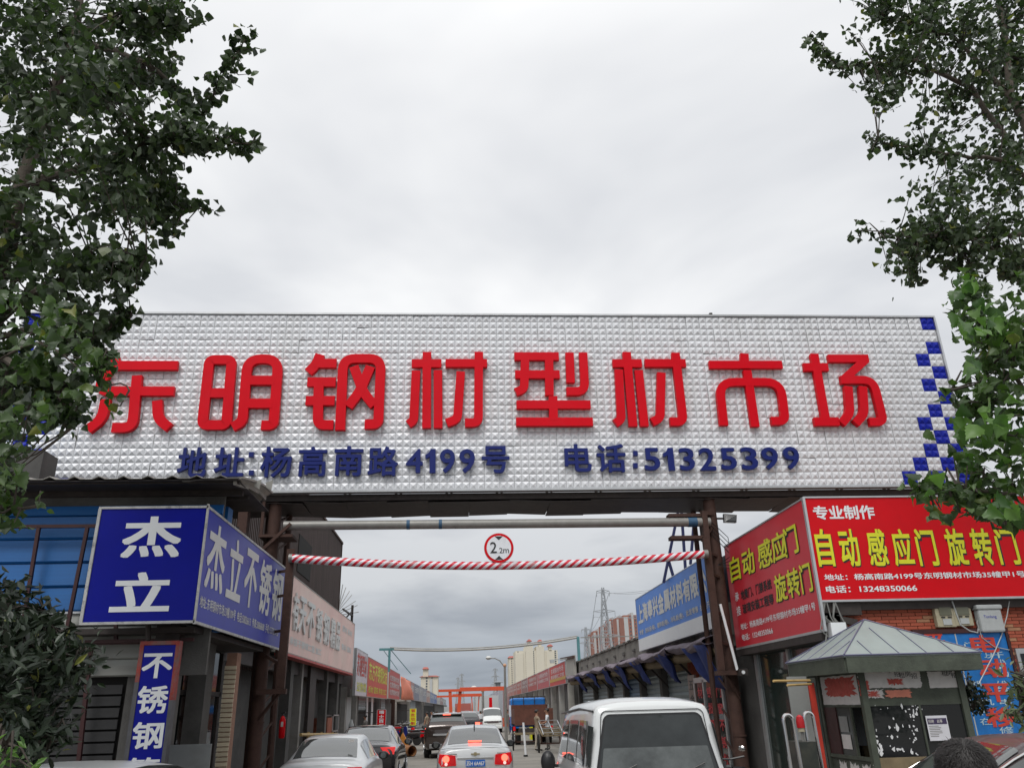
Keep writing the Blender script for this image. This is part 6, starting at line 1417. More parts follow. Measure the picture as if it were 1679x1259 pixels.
for x_ in (-WT*.9, -WT*.3, WT*.3, WT*.9): g.bar((x_, 2.9, 1.8), (x_, 2.9, ztr+.06), .04)
g.bar((-WT*.9, 2.9, ztr+.06), (WT*.9, 2.9, ztr+.06), .04).bar((WT*.98, 2.6, 1.9), (WT*.98, 3.2, ztr-.1), .05); g.build('head_rack', darksteel, r, local=True)
for s_ in (-1, 1):
    MB().box(s_*WT*1.04-.06, s_*WT*1.04+.06, 3.2, 3.3, 1.35, 1.95).build('side_mirror', white_l, r, local=True); wheel(r, s_*(WT-.2), .9, .4, .3, s_); wheel(r, s_*(WT-.2), 4.0, .4, .25, s_)
    MB().box(s_*(WT-.03)-.12, s_*(WT-.03)+.0, -.04, 0, .7, .9).build('tail_light', lamp_red, r, local=True)
MB().box(-WT*.8, WT*.8, .0, .3, .55, .8).build('chassis', darksteel, r, local=True)
# ------------------------------------------------------------------ hand carts, poles, scooters
def cart(label, X, Y, Wc=.9, L_=1.6, tilt=0):
    r = thing('hand_cart', label, 'hand cart', (X, Y, 0))
    g = MB()
    for s_ in (-1, 1): g.bar((s_*Wc/2, -L_/2, .72), (s_*Wc/2, L_/2, .72+tilt), .06)
    for k in range(5): y = -L_/2+L_*k/4; g.bar((-Wc/2, y, .70+tilt*k/4), (Wc/2, y, .70+tilt*k/4), .05)
    g.build('bed', wood, r, local=True)
    for s_ in (-1, 1):
        w_ = MB(); c = Vector((s_*(Wc/2+.08), 0, .36)); P = [c+Vector((0, .36*math.cos(a*math.pi/10), .36*math.sin(a*math.pi/10))) for a in range(21)]; w_.tube(P, .03, 6, caps=False)
        for a in range(6): w_.bar(c, c+Vector((0, .34*math.cos(a*math.pi/3), .34*math.sin(a*math.pi/3))), .02)
        w_.build('wheel', rubber, r, local=True)
    MB().bar((-Wc/2-.08, 0, .36), (Wc/2+.08, 0, .36), .05).bar((-Wc/2+.05, 0, .36), (-Wc/2+.05, 0, .7), .05).bar((Wc/2-.05, 0, .36), (Wc/2-.05, 0, .7), .05).build('axle', rust, r, local=True)
    return r
c1 = cart('wooden wheeled hand cart standing behind the rusty truck bed', at(862, 1215, 40).x, 40, 1.0)
c2 = cart('hand cart loaded with steel bars beside the two men', at(903, 1215, 37.5).x, 37.5, .9, 2.2, .25)
g = MB()
for k in range(3): g.bar((-.42+.42*k, -1.2, .76), (-.42+.42*k, .9, 1.25), .035)
for k in range(4): g.bar((-.42, -1.1+k*.6, .82+k*.15), (.42, -1.1+k*.6, .82+k*.15), .025)
g.build('load_bars', alum, c2, local=True)
P_ = thing('steel_bollard', 'slim white post standing on the lane left of the large white minibus', 'post', at(861, 1231, 33))
b = atz(862, 1239, 0.02); t_ = at(858, 1184, b.y); MB().tube([(b.x, b.y, .06), (t_.x, b.y, t_.z)], .045, 10).build('post', white_l, P_); MB().tube([(b.x, b.y, 0), (b.x, b.y, .07)], .09, 10).build('foot', rubber, P_)
def scooter(label, X, Y, m, rz=0):
    r = thing('scooter', label, 'scooter', (X, Y, 0), rz, None)
    for y in (-.6, .62):
        g = MB().tube([(-.05, y, .25), (-.04, y, .25), (.04, y, .25), (.05, y, .25)], [.21, .25, .25, .21], 18); g.build('wheel', rubber, r, local=True)
    MB().prism([(-.12, -.75, .45), (-.12, -.1, .32), (-.12, .3, .32), (-.12, .45, .55), (-.12, .38, .9), (-.12, .30, .9), (-.12, .2, .45), (-.12, -.1, .45), (-.12, -.2, .7), (-.12, -.8, .72)], (.24, 0, 0)).build('body', m, r, local=True, bevel=.03)
    MB().box(-.11, .11, -.75, -.05, .71, .80).build('seat', black_pl, r, local=True, bevel=.03)
    MB().tube([(-.32, .28, 1.02), (-.1, .33, .98), (.1, .33, .98), (.32, .28, 1.02)], .018, 6).tube([(0, .34, .95), (0, .6, .3)], .03, 6).build('handlebar', black_pl, r, local=True)
    for s_ in (-1, 1): MB().ball((s_*.3, .30, 1.14), (.06, .02, .045), 8, 6).build('mirror', chrome, r, local=True)
    return r
scooter('red and white scooter parked before the far left shops', at(684, 1200, 50).x, 50, sign_red, .9); scooter('black scooter parked left of the red one', at(668, 1200, 49).x, 49, black_pl, 1.2); scooter('dark blue scooter in the parked cluster on the left', at(657, 1200, 53).x, 53, navy_p, -.9); scooter('grey scooter in the parked cluster on the left', at(675, 1200, 56).x, 56, plastic_g, 1.4); scooter('silver scooter at the back of the parked cluster on the left', at(664, 1200, 59).x, 59, alum, 2.0)
scooter('dark scooter parked right of the large minibus by the glass doors', at(1195, 1215, 14.5).x, 14.6, black_pl, math.radians(150))
scooter('red scooter parked beside the street lamp on the right', 4.4, 50, sign_red, 2.8); scooter('rider\'s red scooter far down the lane', at(790, 1186, 72).x, 72, sign_red, 0)
pj = thing('pallet_truck', 'orange hand pallet truck in front of the parked scooters', 'pallet truck', (at(660, 1210, 44).x, 44, 0))
xp_ = pj.location.x; MB().prism([(xp_-.35, 44, .1), (xp_+.4, 44, .1), (xp_-.0, 44, .8)], (0, .4, 0)).build('frame', mat('pallet_orange', (.5, .2, .03), .5, 0, .2, 5), pj); MB().bar((xp_-.5, 43, .12), (xp_-.5, 44.5, .12), .14).bar((xp_+.3, 43, .12), (xp_+.3, 44.5, .12), .14).build('fork', MATS['pallet_orange'], pj)
tb = thing('work_table', 'low dark steel table with a pipe lying under it beside the brown sport utility car', 'table', (at(688, 1205, 43).x, 43, 0))
xt_ = tb.location.x-.55; MB().box(xt_, xt_+1.0, 42.6, 43.4, .74, .80).build('top', darksteel, tb)
for x_ in (xt_+.03, xt_+.9):
    for y in (42.65, 43.3): MB().box(x_, x_+.06, y, y+.06, 0, .74).build('leg', darksteel, tb)
pp_ = thing('steel_pipe', 'rusty steel pipe end lying on the road left of the brown sport utility car', 'pipe', (at(677, 1225, 38).x, 38, 0))
g = MB(); xq_ = pp_.location.x; P = [(xq_, 37.5, .22), (xq_-1.6, 40.5, .22)]; g.tube(P, .22, 18, caps=False); g.tube(P, .19, 18, caps=False); g.build('pipe', mat('pipe_rust', (.38, .18, .08), .7, .2, .3, 5), pp_)
pp2 = thing('steel_tubes', 'grey tubes stacked flat on the kerb behind the dark saloon', 'tubes', (-4.3, 34.5, 0))
for k in range(5): MB().tube([(at(655, 1230, 38).x-.13*k, 37.2, .08+.02*(k%2)), (at(648, 1220, 42).x-.13*k-.3, 42.5, .08)], .06, 8).build('tube', galv, pp2)
gs = thing('gas_cylinder', 'grey gas cylinder standing against the white ledge shop on the left', 'gas cylinder', (-5.2, 41.5, 0))
MB().tube([(-5.2, 41.5, 0), (-5.2, 41.5, 1.25), (-5.2, 41.5, 1.4), (-5.2, 41.5, 1.5)], [.13, .13, .07, .04], 12).build('cylinder', plastic_g, gs, smooth=True)
# ------------------------------------------------------------------ people
def skinned(name, J, E, mats, parent, matf, sub=2):
    me = bpy.data.meshes.new(name); keys = list(J); me.from_pydata([J[k][:3] for k in keys], [(keys.index(a), keys.index(b)) for a, b in E], [])
    o = bpy.data.objects.new(name, me); COL.objects.link(o); m = o.modifiers.new('skin', 'SKIN'); me.skin_vertices or None
    if not me.skin_vertices: me.attributes
    bpy.context.view_layer.objects.active = o
    sv = me.skin_vertices[0].data
    for i, k in enumerate(keys): r_ = J[k][3]; sv[i].radius = (r_ if not isinstance(r_, tuple) else r_[0], r_ if not isinstance(r_, tuple) else r_[1]); sv[i].use_root = (k == 'pelvis')
    o.modifiers.new('sub', 'SUBSURF').levels = sub
    bpy.context.view_layer.update(); d = bpy.context.evaluated_depsgraph_get(); m2 = bpy.data.meshes.new_from_object(o.evaluated_get(d)); bpy.data.objects.remove(o)
    for mm in mats: m2.materials.append(mm)
    for p in m2.polygons: p.use_smooth = True; p.material_index = matf(p.center)
    o = bpy.data.objects.new(name, m2); COL.objects.link(o); o.parent = parent; return o
def person(label, X, Y, rz, shirt, trousers, pose='stand', H=1.7, sub=2):
    r = thing('person', label, 'person', (X, Y, 0), rz); s_ = H/1.7
    arm = {'stand': ((.24, .0, 1.12), (.26, .06, .86), (.26, .1, .78)), 'hold': ((.23, .04, 1.14), (.16, .30, 1.08), (.14, .38, 1.1)), 'push': ((.23, .06, 1.15), (.20, .26, .98), (.2, .36, .95))}[pose]
    J = {'pelvis': (0, 0, .92, (.15, .11)), 'waist': (0, .01, 1.06, (.135, .10)), 'chest': (0, .0, 1.27, (.165, .115)), 'neck0': (0, -.01, 1.42, (.07, .065)), 'neck': (0, .0, 1.49, .052), 'head': (0, .02, 1.59, (.078, .092)), 'crown': (0, .015, 1.65, (.06, .075))}
    E = [('pelvis', 'waist'), ('waist', 'chest'), ('chest', 'neck0'), ('neck0', 'neck'), ('neck', 'head'), ('head', 'crown')]
    for t_, sg in (('L', -1), ('R', 1)):
        J['sh'+t_] = (sg*.18, -.01, 1.37, .058); J['el'+t_] = (sg*arm[0][0], arm[0][1], arm[0][2], .042); J['wr'+t_] = (sg*arm[1][0], arm[1][1], arm[1][2], .028); J['ha'+t_] = (sg*arm[2][0], arm[2][1], arm[2][2], .035)
        J['hip'+t_] = (sg*.09, 0, .84, .088); J['kn'+t_] = (sg*.10, .03*sg+.02, .48, .058); J['an'+t_] = (sg*.11, -.02+.05*sg, .09, .04); J['to'+t_] = (sg*.12, .12+.05*sg, .045, .04)
        E += [('chest', 'sh'+t_), ('sh'+t_, 'el'+t_), ('el'+t_, 'wr'+t_), ('wr'+t_, 'ha'+t_), ('pelvis', 'hip'+t_), ('hip'+t_, 'kn'+t_), ('kn'+t_, 'an'+t_), ('an'+t_, 'to'+t_)]
    J = {k: (v[0]*s_, v[1]*s_, v[2]*s_, v[3]) for k, v in J.items()}
    def mf(c):
        z = c.z/s_
        if z > 1.44: return 0
        if z < .10: return 3
        if z < .93: return 2 if abs(c.x) < .24 or z < .7 else 0
        if abs(c.x) > .205 and z < 1.2: return 0
        if pose != 'stand' and c.y > .14: return 0
        return 1
    skinned('body', J, E, [skin, shirt, trousers, black_pl], r, mf, sub)
    h = MB().ball((0, .0, 1.625*s_), (.092, .108, .085), 14, 9); vsn = []
    for (x, y, z) in h.v:
        if y > .055 and z < 1.65*s_: y = .055
        vsn.append((x, y, max(z, 1.57*s_)))
    h.v = vsn; h.build('hair', hair_m, r, local=True, smooth=True)
    MB().ball((0, .11, 1.585*s_), (.014, .02, .022), 8, 6).build('nose', skin, r, local=True, smooth=True)
    for sg in (-1, 1): MB().ball((sg*.086, .01, 1.59*s_), (.012, .02, .03), 8, 6).build('ear', skin, r, local=True, smooth=True); MB().ball((sg*.032, .098, 1.61*s_), (.012, .008, .007), 8, 6).build('eye', black_l, r, local=True)
    MB().box(-.025, .025, .10, .107, 1.545*s_, 1.552*s_).build('mouth', maroon, r, local=True)
    for sg in (-1, 1):
        hp_ = Vector((sg*arm[2][0], arm[2][1], arm[2][2]))*s_; g = MB()
        dirv = (Vector((sg*arm[2][0], arm[2][1], arm[2][2]))-Vector((sg*arm[1][0], arm[1][1], arm[1][2]))).normalized(); sd = dirv.cross(Vector((1, 0, 0))).normalized() if abs(dirv.x) < .9 else Vector((0, 1, 0))
        for k in range(4): o_ = sd*(-.027+.018*k); g.tube([hp_+o_, hp_+o_+dirv*(.045+.006*(k in (1, 2))), hp_+o_+dirv*.065+Vector((-sg*.02, 0, -.012))], [.009, .009, .007], 6)
        g.tube([hp_-sd*.02, hp_-sd*.045+dirv*.03, hp_-sd*.04+dirv*.05], [.011, .010, .008], 6); g.build('fingers', skin, r, local=True, smooth=True)
    return r
person('man in a tan shirt and pale trousers facing the truck beside the hand cart', at(881, 1200, 38.6).x, 38.6, math.radians(-70), tan_c, mat('pale_trousers', (.42, .38, .32), .85), 'push', 1.72)
person('man in a white T-shirt and dark shorts facing the tan shirted man', at(898, 1200, 39.2).x, 39.2, math.radians(80), white_c, grey_c, 'hold', 1.76)
rd_ = person('rider in a white shirt on the red scooter far down the lane', at(788, 1186, 71.7).x, 71.7, 0, white_c, grey_c, 'push', 1.6, 1)
person('figure in dark clothes on the left pavement beyond the scooters', at(710, 1180, 66).x-.1, 66, 2.2, mat('dark_shirt', (.06, .05, .07), .8), grey_c, 'stand', 1.7, 1)
person('figure in a grey shirt standing among the parked scooters on the left', -5.1, 46.5, 1.3, grey_c, navy_p, 'stand', 1.66, 1)
for px, Y, rz, c1_, c2_, l_ in ((716, 74, 0, white_c, navy_p, 'person in white walking by the far left shops'), (832, 62, 2.6, grey_c, grey_c, 'person in grey beside the nearest street lamp'), (838, 66, .5, paper_r, navy_p, 'person in a red top right of the nearest street lamp'), (700, 58, 1.0, tan_c, grey_c, 'person in tan standing near the parked scooters')):
    person(l_, at(px, 1180, Y).x, Y, rz, c1_, c2_, 'stand', 1.68, 1)
st_ = thing('pipe_stack', 'bundle of grey steel pipes stacked outside the far right shops', 'pipes', (5.0, 64, 0))
for j in range(4):
    for k in range(5-j): MB().tube([(4.7+.22*k+.11*j, 60, .11+.19*j), (4.7+.22*k+.11*j, 66, .11+.19*j)], .1, 8).build('pipe', galv, st_)
st2 = thing('sheet_stack', 'stack of rusty steel sheets on trestles by the far left shops', 'steel sheets', (-4.6, 70, 0))
for j in range(5): MB().box(-5.2+.03*j, -4.0, 68, 72, .5+.07*j, .55+.07*j).build('sheet', rust if j % 2 else galv, st2)
for y in (68.5, 71.3): MB().box(-5.1, -4.1, y, y+.15, 0, .5).build('trestle', wood, st2)
for k in range(5):
    Y = [52, 57, 74, 80, 88][k]; o = thing('roadside_crate', ['yellow crate', 'red drum box', 'blue crate', 'grey crate', 'orange crate'][k]+' standing on the kerb along the far %s shops' % ('left' if k % 2 else 'right'), 'crate', ((-4.3 if k % 2 else 4.6), Y, 0))
    m_ = [yellow_l, sign_red, truck_blue, plastic_g, orange][k]; x_ = o.location.x
    MB().box(x_-.4, x_+.4, Y, Y+.8, 0, .75).build('box', m_, o); MB().box(x_-.43, x_+.43, Y-.03, Y+.83, .752, .82).build('lid', m_, o)
# the near head, bottom right
YH = 3.25; q = at(1573, 1211, YH)
pr_ = person('person seen from behind with short black hair at the bottom right, by the dark car', q.x, YH, math.radians(-8), mat('brown_shirt', (.12, .07, .05), .9), grey_c, 'stand', q.z/1.715*1.7, 2)
s_ = q.z/1.715
hm = MB(); r_ = random.Random(12); hc = Vector((0, .0, 1.62*s_)); hr = Vector((.096, .112, .092))
for k in range(9000):
    th = math.acos(r_.uniform(-.25, 1)); ph = r_.uniform(0, 2*math.pi); d = Vector((math.sin(th)*math.cos(ph), math.sin(th)*math.sin(ph), math.cos(th)))
    if d.y > .6 and d.z < .45: continue
    p = hc+Vector((d.x*hr.x, d.y*hr.y, d.z*hr.z)); wh = Vector((-.01, -.055, 1.62*s_+.09)); out_d = (p-wh); out_d.z *= .3
    t_ = (out_d.normalized()*.9+Vector((0, 0, -.5*(1-d.z)))+Vector((r_.gauss(0, .3), r_.gauss(0, .3), r_.gauss(0, .22)))); t_ = (t_-d*t_.dot(d)*.9+d*.17).normalized(); side = t_.cross(d).normalized()*.0011
    l_ = r_.uniform(.018, .045); a, b = p-d*.004, p+t_*l_*.55+d*.002; c = p+t_*l_-d*.006
    hm.add([a-side, a+side, b+side, b-side, c], [(0, 1, 2, 3), (3, 2, 4)])
o = hm.build('hair_strands', hair_m, pr_, local=True); o['kind'] = 'stuff'
# ------------------------------------------------------------------ trees
leaf_dark = leafmat('leaf_dark', (.018, .031, .014), (.062, .094, .042), .2)
leaf_mid = leafmat('leaf_mid', (.025, .048, .016), (.075, .13, .035), .26)
leaf_bright = leafmat('leaf_bright', (.04, .09, .025), (.12, .225, .05), .32)
leaf_shrub = leafmat('leaf_shrub', (.008, .016, .008), (.024, .042, .02), .06, .45)
LV = [(0, 0, 0), (-.30, .18, .05), (-.50, .42, .12), (-.28, .72, .06), (0, 1.0, -.12), (.28, .72, .06), (.50, .42, .12), (.30, .18, .05), (0, .45, -.02)]
LF = [(0, 8, 2, 1), (8, 4, 3, 2), (0, 7, 6, 8), (8, 6, 5, 4)]
def _dl(seed, lob=.5):
    r_ = random.Random(seed); n = 11; V_, F_ = [], []
    for i in range(n+1):
        t = i/n; w_ = lob*math.sin(math.pi*min(1, t*1.0)**.55)*(1-t)**.35 if 0 < t < 1 else 0
        if 0 < i < n: w_ *= 1+(.13 if i % 2 else -.08)+r_.uniform(-.05, .05)
        zc_ = -.22*t*t+.03*math.sin(t*5)
        for u in (-1, -.5, 0, .5, 1): V_.append((u*w_, t-abs(u)*.06*(1-t), zc_+abs(u)**1.4*w_*.38+.03*math.sin(t*11+u*4+seed)*abs(u)))
    for i in range(n):
        for j in range(4): a = i*5+j; F_.append((a, a+1, a+6, a+5))
    return V_, F_
DL = [_dl(k) for k in range(4)]
LL = [(0, 0, 0), (-.14, .3, .04), (-.17, .6, .04), (0, 1, -.08), (.17, .6, .04), (.14, .3, .04), (0, .5, -.02)]
LLF = [(0, 6, 2, 1), (6, 3, 2), (0, 5, 4, 6), (6, 4, 3)]
class Leaves:
    def __init__(s): s.v = []; s.f = []
    def leaf(s, p, size, rnd, droop=.6, shape=0, dirv=None):
        V0, F0 = (LV, LF) if shape == 0 else ((LL, LLF) if shape == 1 else rnd.choice(DL))
        d = Vector((rnd.gauss(0, 1), rnd.gauss(0, 1), rnd.gauss(0, .8)-droop)) if dirv is None else dirv+Vector((rnd.gauss(0, .3), rnd.gauss(0, .3), rnd.gauss(0, .3)))
        d.normalize(); n = Vector((rnd.gauss(0, 1), rnd.gauss(0, 1), rnd.gauss(0, 1)+.4)); x = d.cross(n)
        if x.length < .01: return
        x.normalize(); z = x.cross(d); k = len(s.v); fold = rnd.uniform(.3, 2.2)
        for a, b, c in V0: q = p+x*(a*size)+d*(b*size)+z*(c*size*fold); s.v.append((q.x, q.y, q.z))
        s.f += [tuple(i+k for i in f) for f in F0]
def inpoly(x, y, P):
    c = False; j = len(P)-1
    for i in range(len(P)):
        if (P[i][1] > y) != (P[j][1] > y) and x < (P[j][0]-P[i][0])*(y-P[i][1])/(P[j][1]-P[i][1])+P[i][0]: c = not c
        j = i
    return c
def pdist(x, y, P):
    best = 1e9
    for i in range(len(P)):
        ax, ay = P[i]; bx, by_ = P[i-1]; dx, dy = bx-ax, by_-ay; t = max(0, min(1, ((x-ax)*dx+(y-ay)*dy)/(dx*dx+dy*dy+1e-9))); best = min(best, math.hypot(x-ax-t*dx, y-ay-t*dy))
    return best
_lm = {}
def leaf_objs(parent, pts, size, m, rnd, shape=0):
    key = (m.name, shape)
    if key not in _lm:
        _lm[key] = []
        for k in range(3):
            V0, F0 = DL[k] if shape != 1 else (LL, LLF); fo = (.7, 1.0, 1.5)[k]; me = bpy.data.meshes.new('leaf'); me.from_pydata([(a, b, c*fo) for a, b, c in V0], [], F0); me.materials.append(m); me.polygons.foreach_set('use_smooth', [True]*len(me.polygons)); _lm[key].append(me)
    for p in pts:
        o = bpy.data.objects.new('leaf', rnd.choice(_lm[key])); COL.objects.link(o); o.parent = parent; o.location = p-parent.location
        o.rotation_euler = (rnd.uniform(-2.2, -.4), rnd.uniform(-.9, .9), rnd.uniform(0, 6.28)); s_ = size*rnd.uniform(.75, 1.25); o.scale = (s_, s_, s_)
def tree(name, label, base, limbs, poly, Yr, nclump, per, size, m, seed, crad=.34, objs=0, obj_size=0, obj_poly=None, shape=0, holes=0, trunk_r=.2, droop=.6, obj_m=None, obj_Y=None):
    """limbs: list of pixel polylines with depth; poly: crown outline; leaves sit in clumps hung on twigs"""
    rnd = random.Random(seed); r = thing(name, label, 'tree', base)
    g = MB(); nodes = []
    for L_ in limbs:
        P = [p if isinstance(p, Vector) else at(*p) for p in L_[1]]
        Q = []
        for a, b in zip(P, P[1:]):
            for i in range(5): Q.append(a+(b-a)*i/5+Vector((rnd.uniform(-.03, .03), rnd.uniform(-.03, .03), rnd.uniform(-.03, .03))))
        Q.append(P[-1]); n = len(Q); rr = [L_[0]*(1-.85*i/(n-1)) for i in range(n)]
        if L_[0] == limbs[0][0] and L_ is limbs[0]:
            MB().tube(Q, [max(x, min(.05, L_[0]*.4)) for x in rr], 10).build('trunk', bark, r, smooth=True)
        else: g.tube(Q, rr, 7)
        nodes += list(zip(Q, rr))
    g.build('limb', bark, r, smooth=True)
    def pxy(q): d = q-EV; z = d.dot(FW); return (CX+FPX*d.dot(RT)/z, CY-FPX*d.dot(UP)/z) if z > .3 else (-9e3, 9e3)
    npx = [(q[0], pxy(q[0])) for q in nodes]
    xs = [p[0] for p in poly]; ys = [p[1] for p in poly]; lv = Leaves(); tw = MB(); made = 0; tries = 0
    while made < nclump and tries < nclump*60:
        tries += 1; px, py = rnd.uniform(min(xs), max(xs)), rnd.uniform(min(ys), max(ys))
        if not inpoly(px, py, poly): continue
        dd = pdist(px, py, poly); q0 = min(npx, key=lambda q: (q[1][0]-px)**2+(q[1][1]-py)**2)[0]; hw = min((Yr[1]-Yr[0])/2, dd*.012); Ym = (Yr[0]+Yr[1])/2; kk = max(0, 1-dd/110)
        Ym = Ym*(1-kk)+q0.y*kk; Y = rnd.uniform(Ym-hw-.1, Ym+hw+.1); c = at(px, py, Y); nv_ = noise.noise(Vector((c.x*1.9+seed, c.y*.35, c.z*1.9)))
        if nv_ < holes-.62+rnd.uniform(-.12, .12): continue
        pxr = FPX/( (c-EV).dot(FW) ); R = min(crad*rnd.uniform(.6, 1.2), max(pdist(px, py, poly)/pxr*1.05, .07))
        made += 1
        nd = min(nodes, key=lambda q: (q[0]-c).length_squared+rnd.uniform(0, .08))[0]
        md = (nd+c)/2+Vector((0, 0, rnd.uniform(-.1, .15))); tw.tube([nd, md, c], [.012, .008, .004], 4, caps=False) if (nd-c).length < 1.3 else None
        k = max(4, int(per*(R/crad)**1.6*rnd.uniform(.6, 1.3))); ax_ = (c-nd).normalized() if (c-nd).length > .01 else Vector((1, 0, 0))
        for i in range(k):
            t_ = rnd.gauss(0, .6); q = c+ax_*R*t_*.9+Vector((rnd.gauss(0, .42), rnd.gauss(0, .42), rnd.gauss(0, .42)))*R
            lv.leaf(q, size*rnd.uniform(.6, 1.25), rnd, droop, shape)
    # leaves along the outer half of each limb
    for L_ in limbs[1:]:
        P = [p if isinstance(p, Vector) else at(*p) for p in L_[1]]; ln_ = sum((b-a).length for a, b in zip(P, P[1:])); m_ = max(3, int(ln_/(crad*.55)))
        for i in range(m_):
            t = .45+.56*i/max(m_-1, 1); tt = t*(len(P)-1); j = min(int(tt), len(P)-2); c = P[j]+(P[j+1]-P[j])*(tt-j); px, py = pxy(c); d_ = pdist(px, py, poly) if inpoly(px, py, poly) else 3
            R = min(crad*.8, max(d_/(FPX/((c-EV).dot(FW))), .1))
            for q_ in range(max(5, int(per*.8*(R/crad)**1.3))):
                q = c+Vector((rnd.gauss(0, .45), rnd.gauss(0, .45), rnd.gauss(0, .45)))*R; lv.leaf(q, size*rnd.uniform(.6, 1.25), rnd, droop, shape)
    me = bpy.data.meshes.new('crown'); me.from_pydata(lv.v, [], lv.f); me.materials.append(m); o = bpy.data.objects.new('crown', me); COL.objects.link(o); o.location = -r.location; o.parent = r; o['kind'] = 'stuff'
    tw.build('twigs', twig_m, r)['kind'] = 'stuff'
    if objs:
        pts = []; P = obj_poly; xs = [p[0] for p in P]; ys = [p[1] for p in P]; t2 = 0
        seeds_ = []
        while len(pts) < objs and t2 < objs*80:
            t2 += 1
            if not seeds_ or rnd.random() < .12:
                px, py = rnd.uniform(min(xs), max(xs)), rnd.uniform(min(ys), max(ys))
                if not inpoly(px, py, P): continue
                seeds_.append((px, py, rnd.uniform(*(obj_Y or Yr))))
            sx_, sy_, Y = rnd.choice(seeds_[-6:]); px, py = sx_+rnd.gauss(0, 14), sy_+rnd.gauss(0, 14)
            if inpoly(px, py, P): pts.append(at(px, py, Y+rnd.gauss(0, .12)))
        leaf_objs(r, pts, obj_size, obj_m or m, rnd, shape)
    return r
# big poplar on the left
PL = [(-60, -60), (318, -60), (318, 5), (338, 34), (330, 58), (318, 48), (302, 68), (296, 84), (318, 100), (312, 125), (300, 140), (318, 146), (352, 112), (372, 84), (384, 42), (408, 26), (414, 40), (438, 42), (436, 70), (414, 92), (424, 130), (412, 138), (386, 134), (348, 172), (332, 186), (340, 214), (372, 206), (400, 212), (428, 224), (434, 234), (412, 248), (386, 262), (344, 262), (306, 262), (300, 290), (322, 318), (352, 330), (366, 350), (340, 358), (306, 350), (300, 380), (302, 412), (284, 432), (258, 424), (256, 440), (240, 452), (222, 470), (214, 486), (200, 500), (232, 512), (232, 530), (196, 536), (184, 556), (172, 590), (146, 600), (158, 640), (140, 668), (112, 690), (96, 720), (70, 734), (52, 756), (60, 780), (40, 784), (30, 790), (-60, 790)]
bL = Vector((-6.9, 9.2, 0))
T1 = Vector((-6.6, 9.2, 2.5)); T2 = at(-40, 560, 9.0); T3 = at(40, 300, 9.0); T4 = at(120, 60, 9.2); T5 = at(160, -160, 9.2)
tree('poplar_tree', 'large dark leafed poplar filling the upper left, its boughs hanging over the silver billboard', bL,
  [(.19, [bL, T1, T2, T3, T4, T5]), (.06, [T2, (70, 470, 8.6), (150, 430, 8.3), (240, 420, 8.2)]), (.06, [T3, (160, 270, 8.4), (260, 225, 8.3), (415, 236, 8.2)]), (.055, [T3, (140, 330, 9.3), (240, 325, 9.3), (350, 345, 9.3)]),
   (.05, [T4, (240, 100, 8.6), (330, 190, 8.8), (405, 60, 8.8)]), (.05, [T4, (200, 20, 8), (300, 40, 8)]), (.05, [T2, (30, 600, 7.6), (90, 640, 7.4), (120, 700, 7.3)]), (.045, [T2, (60, 540, 8.6), (140, 560, 8.4), (215, 520, 8.4)]), (.05, [T3, (60, 180, 10), (180, 140, 10), (280, 110, 10)])],
  PL, (7.3, 10.3), 500, 27, .115, leaf_dark, 5, .29, 215, .12, [(-20, 460), (70, 470), (160, 520), (170, 580), (136, 645), (90, 690), (56, 740), (40, 780), (-20, 780)], holes=.67, obj_m=leaf_mid, obj_Y=(6.6, 7.4))
# poplar on the right
PR = [(1740, -60), (1372, -60), (1372, 10), (1376, 40), (1392, 70), (1404, 96), (1380, 94), (1362, 92), (1340, 58), (1318, 54), (1314, 66), (1330, 104), (1352, 116), (1372, 124), (1374, 140), (1400, 146), (1424, 140), (1424, 172), (1444, 180), (1470, 172), (1500, 152), (1508, 176), (1496, 206), (1466, 226), (1440, 222), (1422, 208), (1422, 240), (1432, 280), (1452, 318), (1466, 352), (1448, 372), (1416, 366), (1398, 372), (1402, 388), (1432, 402), (1446, 432), (1478, 454), (1506, 458), (1530, 430), (1552, 452), (1580, 440), (1600, 458), (1640, 450), (1660, 470), (1740, 470)]
bR = Vector((9.6, 10.5, 0)); t1 = at(1800, 700, 10.5); t2 = at(1730, 330, 10.6); t3 = at(1660, 160, 10.8); t4 = at(1620, -120, 11)
tree('poplar_tree', 'dark poplar high in the upper right corner above the checked end of the billboard', bR,
  [(.19, [bR, t1, t2, t3, t4]), (.06, [t2, (1590, 145, 10.8), (1500, 100, 10.4), (1380, 110, 10.2), (1325, 62, 10.2)]), (.05, [t2, (1640, 260, 10.2), (1520, 250, 10), (1440, 230, 10)]), (.05, [t2, (1670, 385, 10.6), (1570, 395, 10.4), (1405, 378, 10.3)]), (.05, [t3, (1560, 60, 11), (1450, 30, 11)])],
  PR, (9.4, 12.2), 430, 27, .115, leaf_dark, 9, .32, holes=.68)
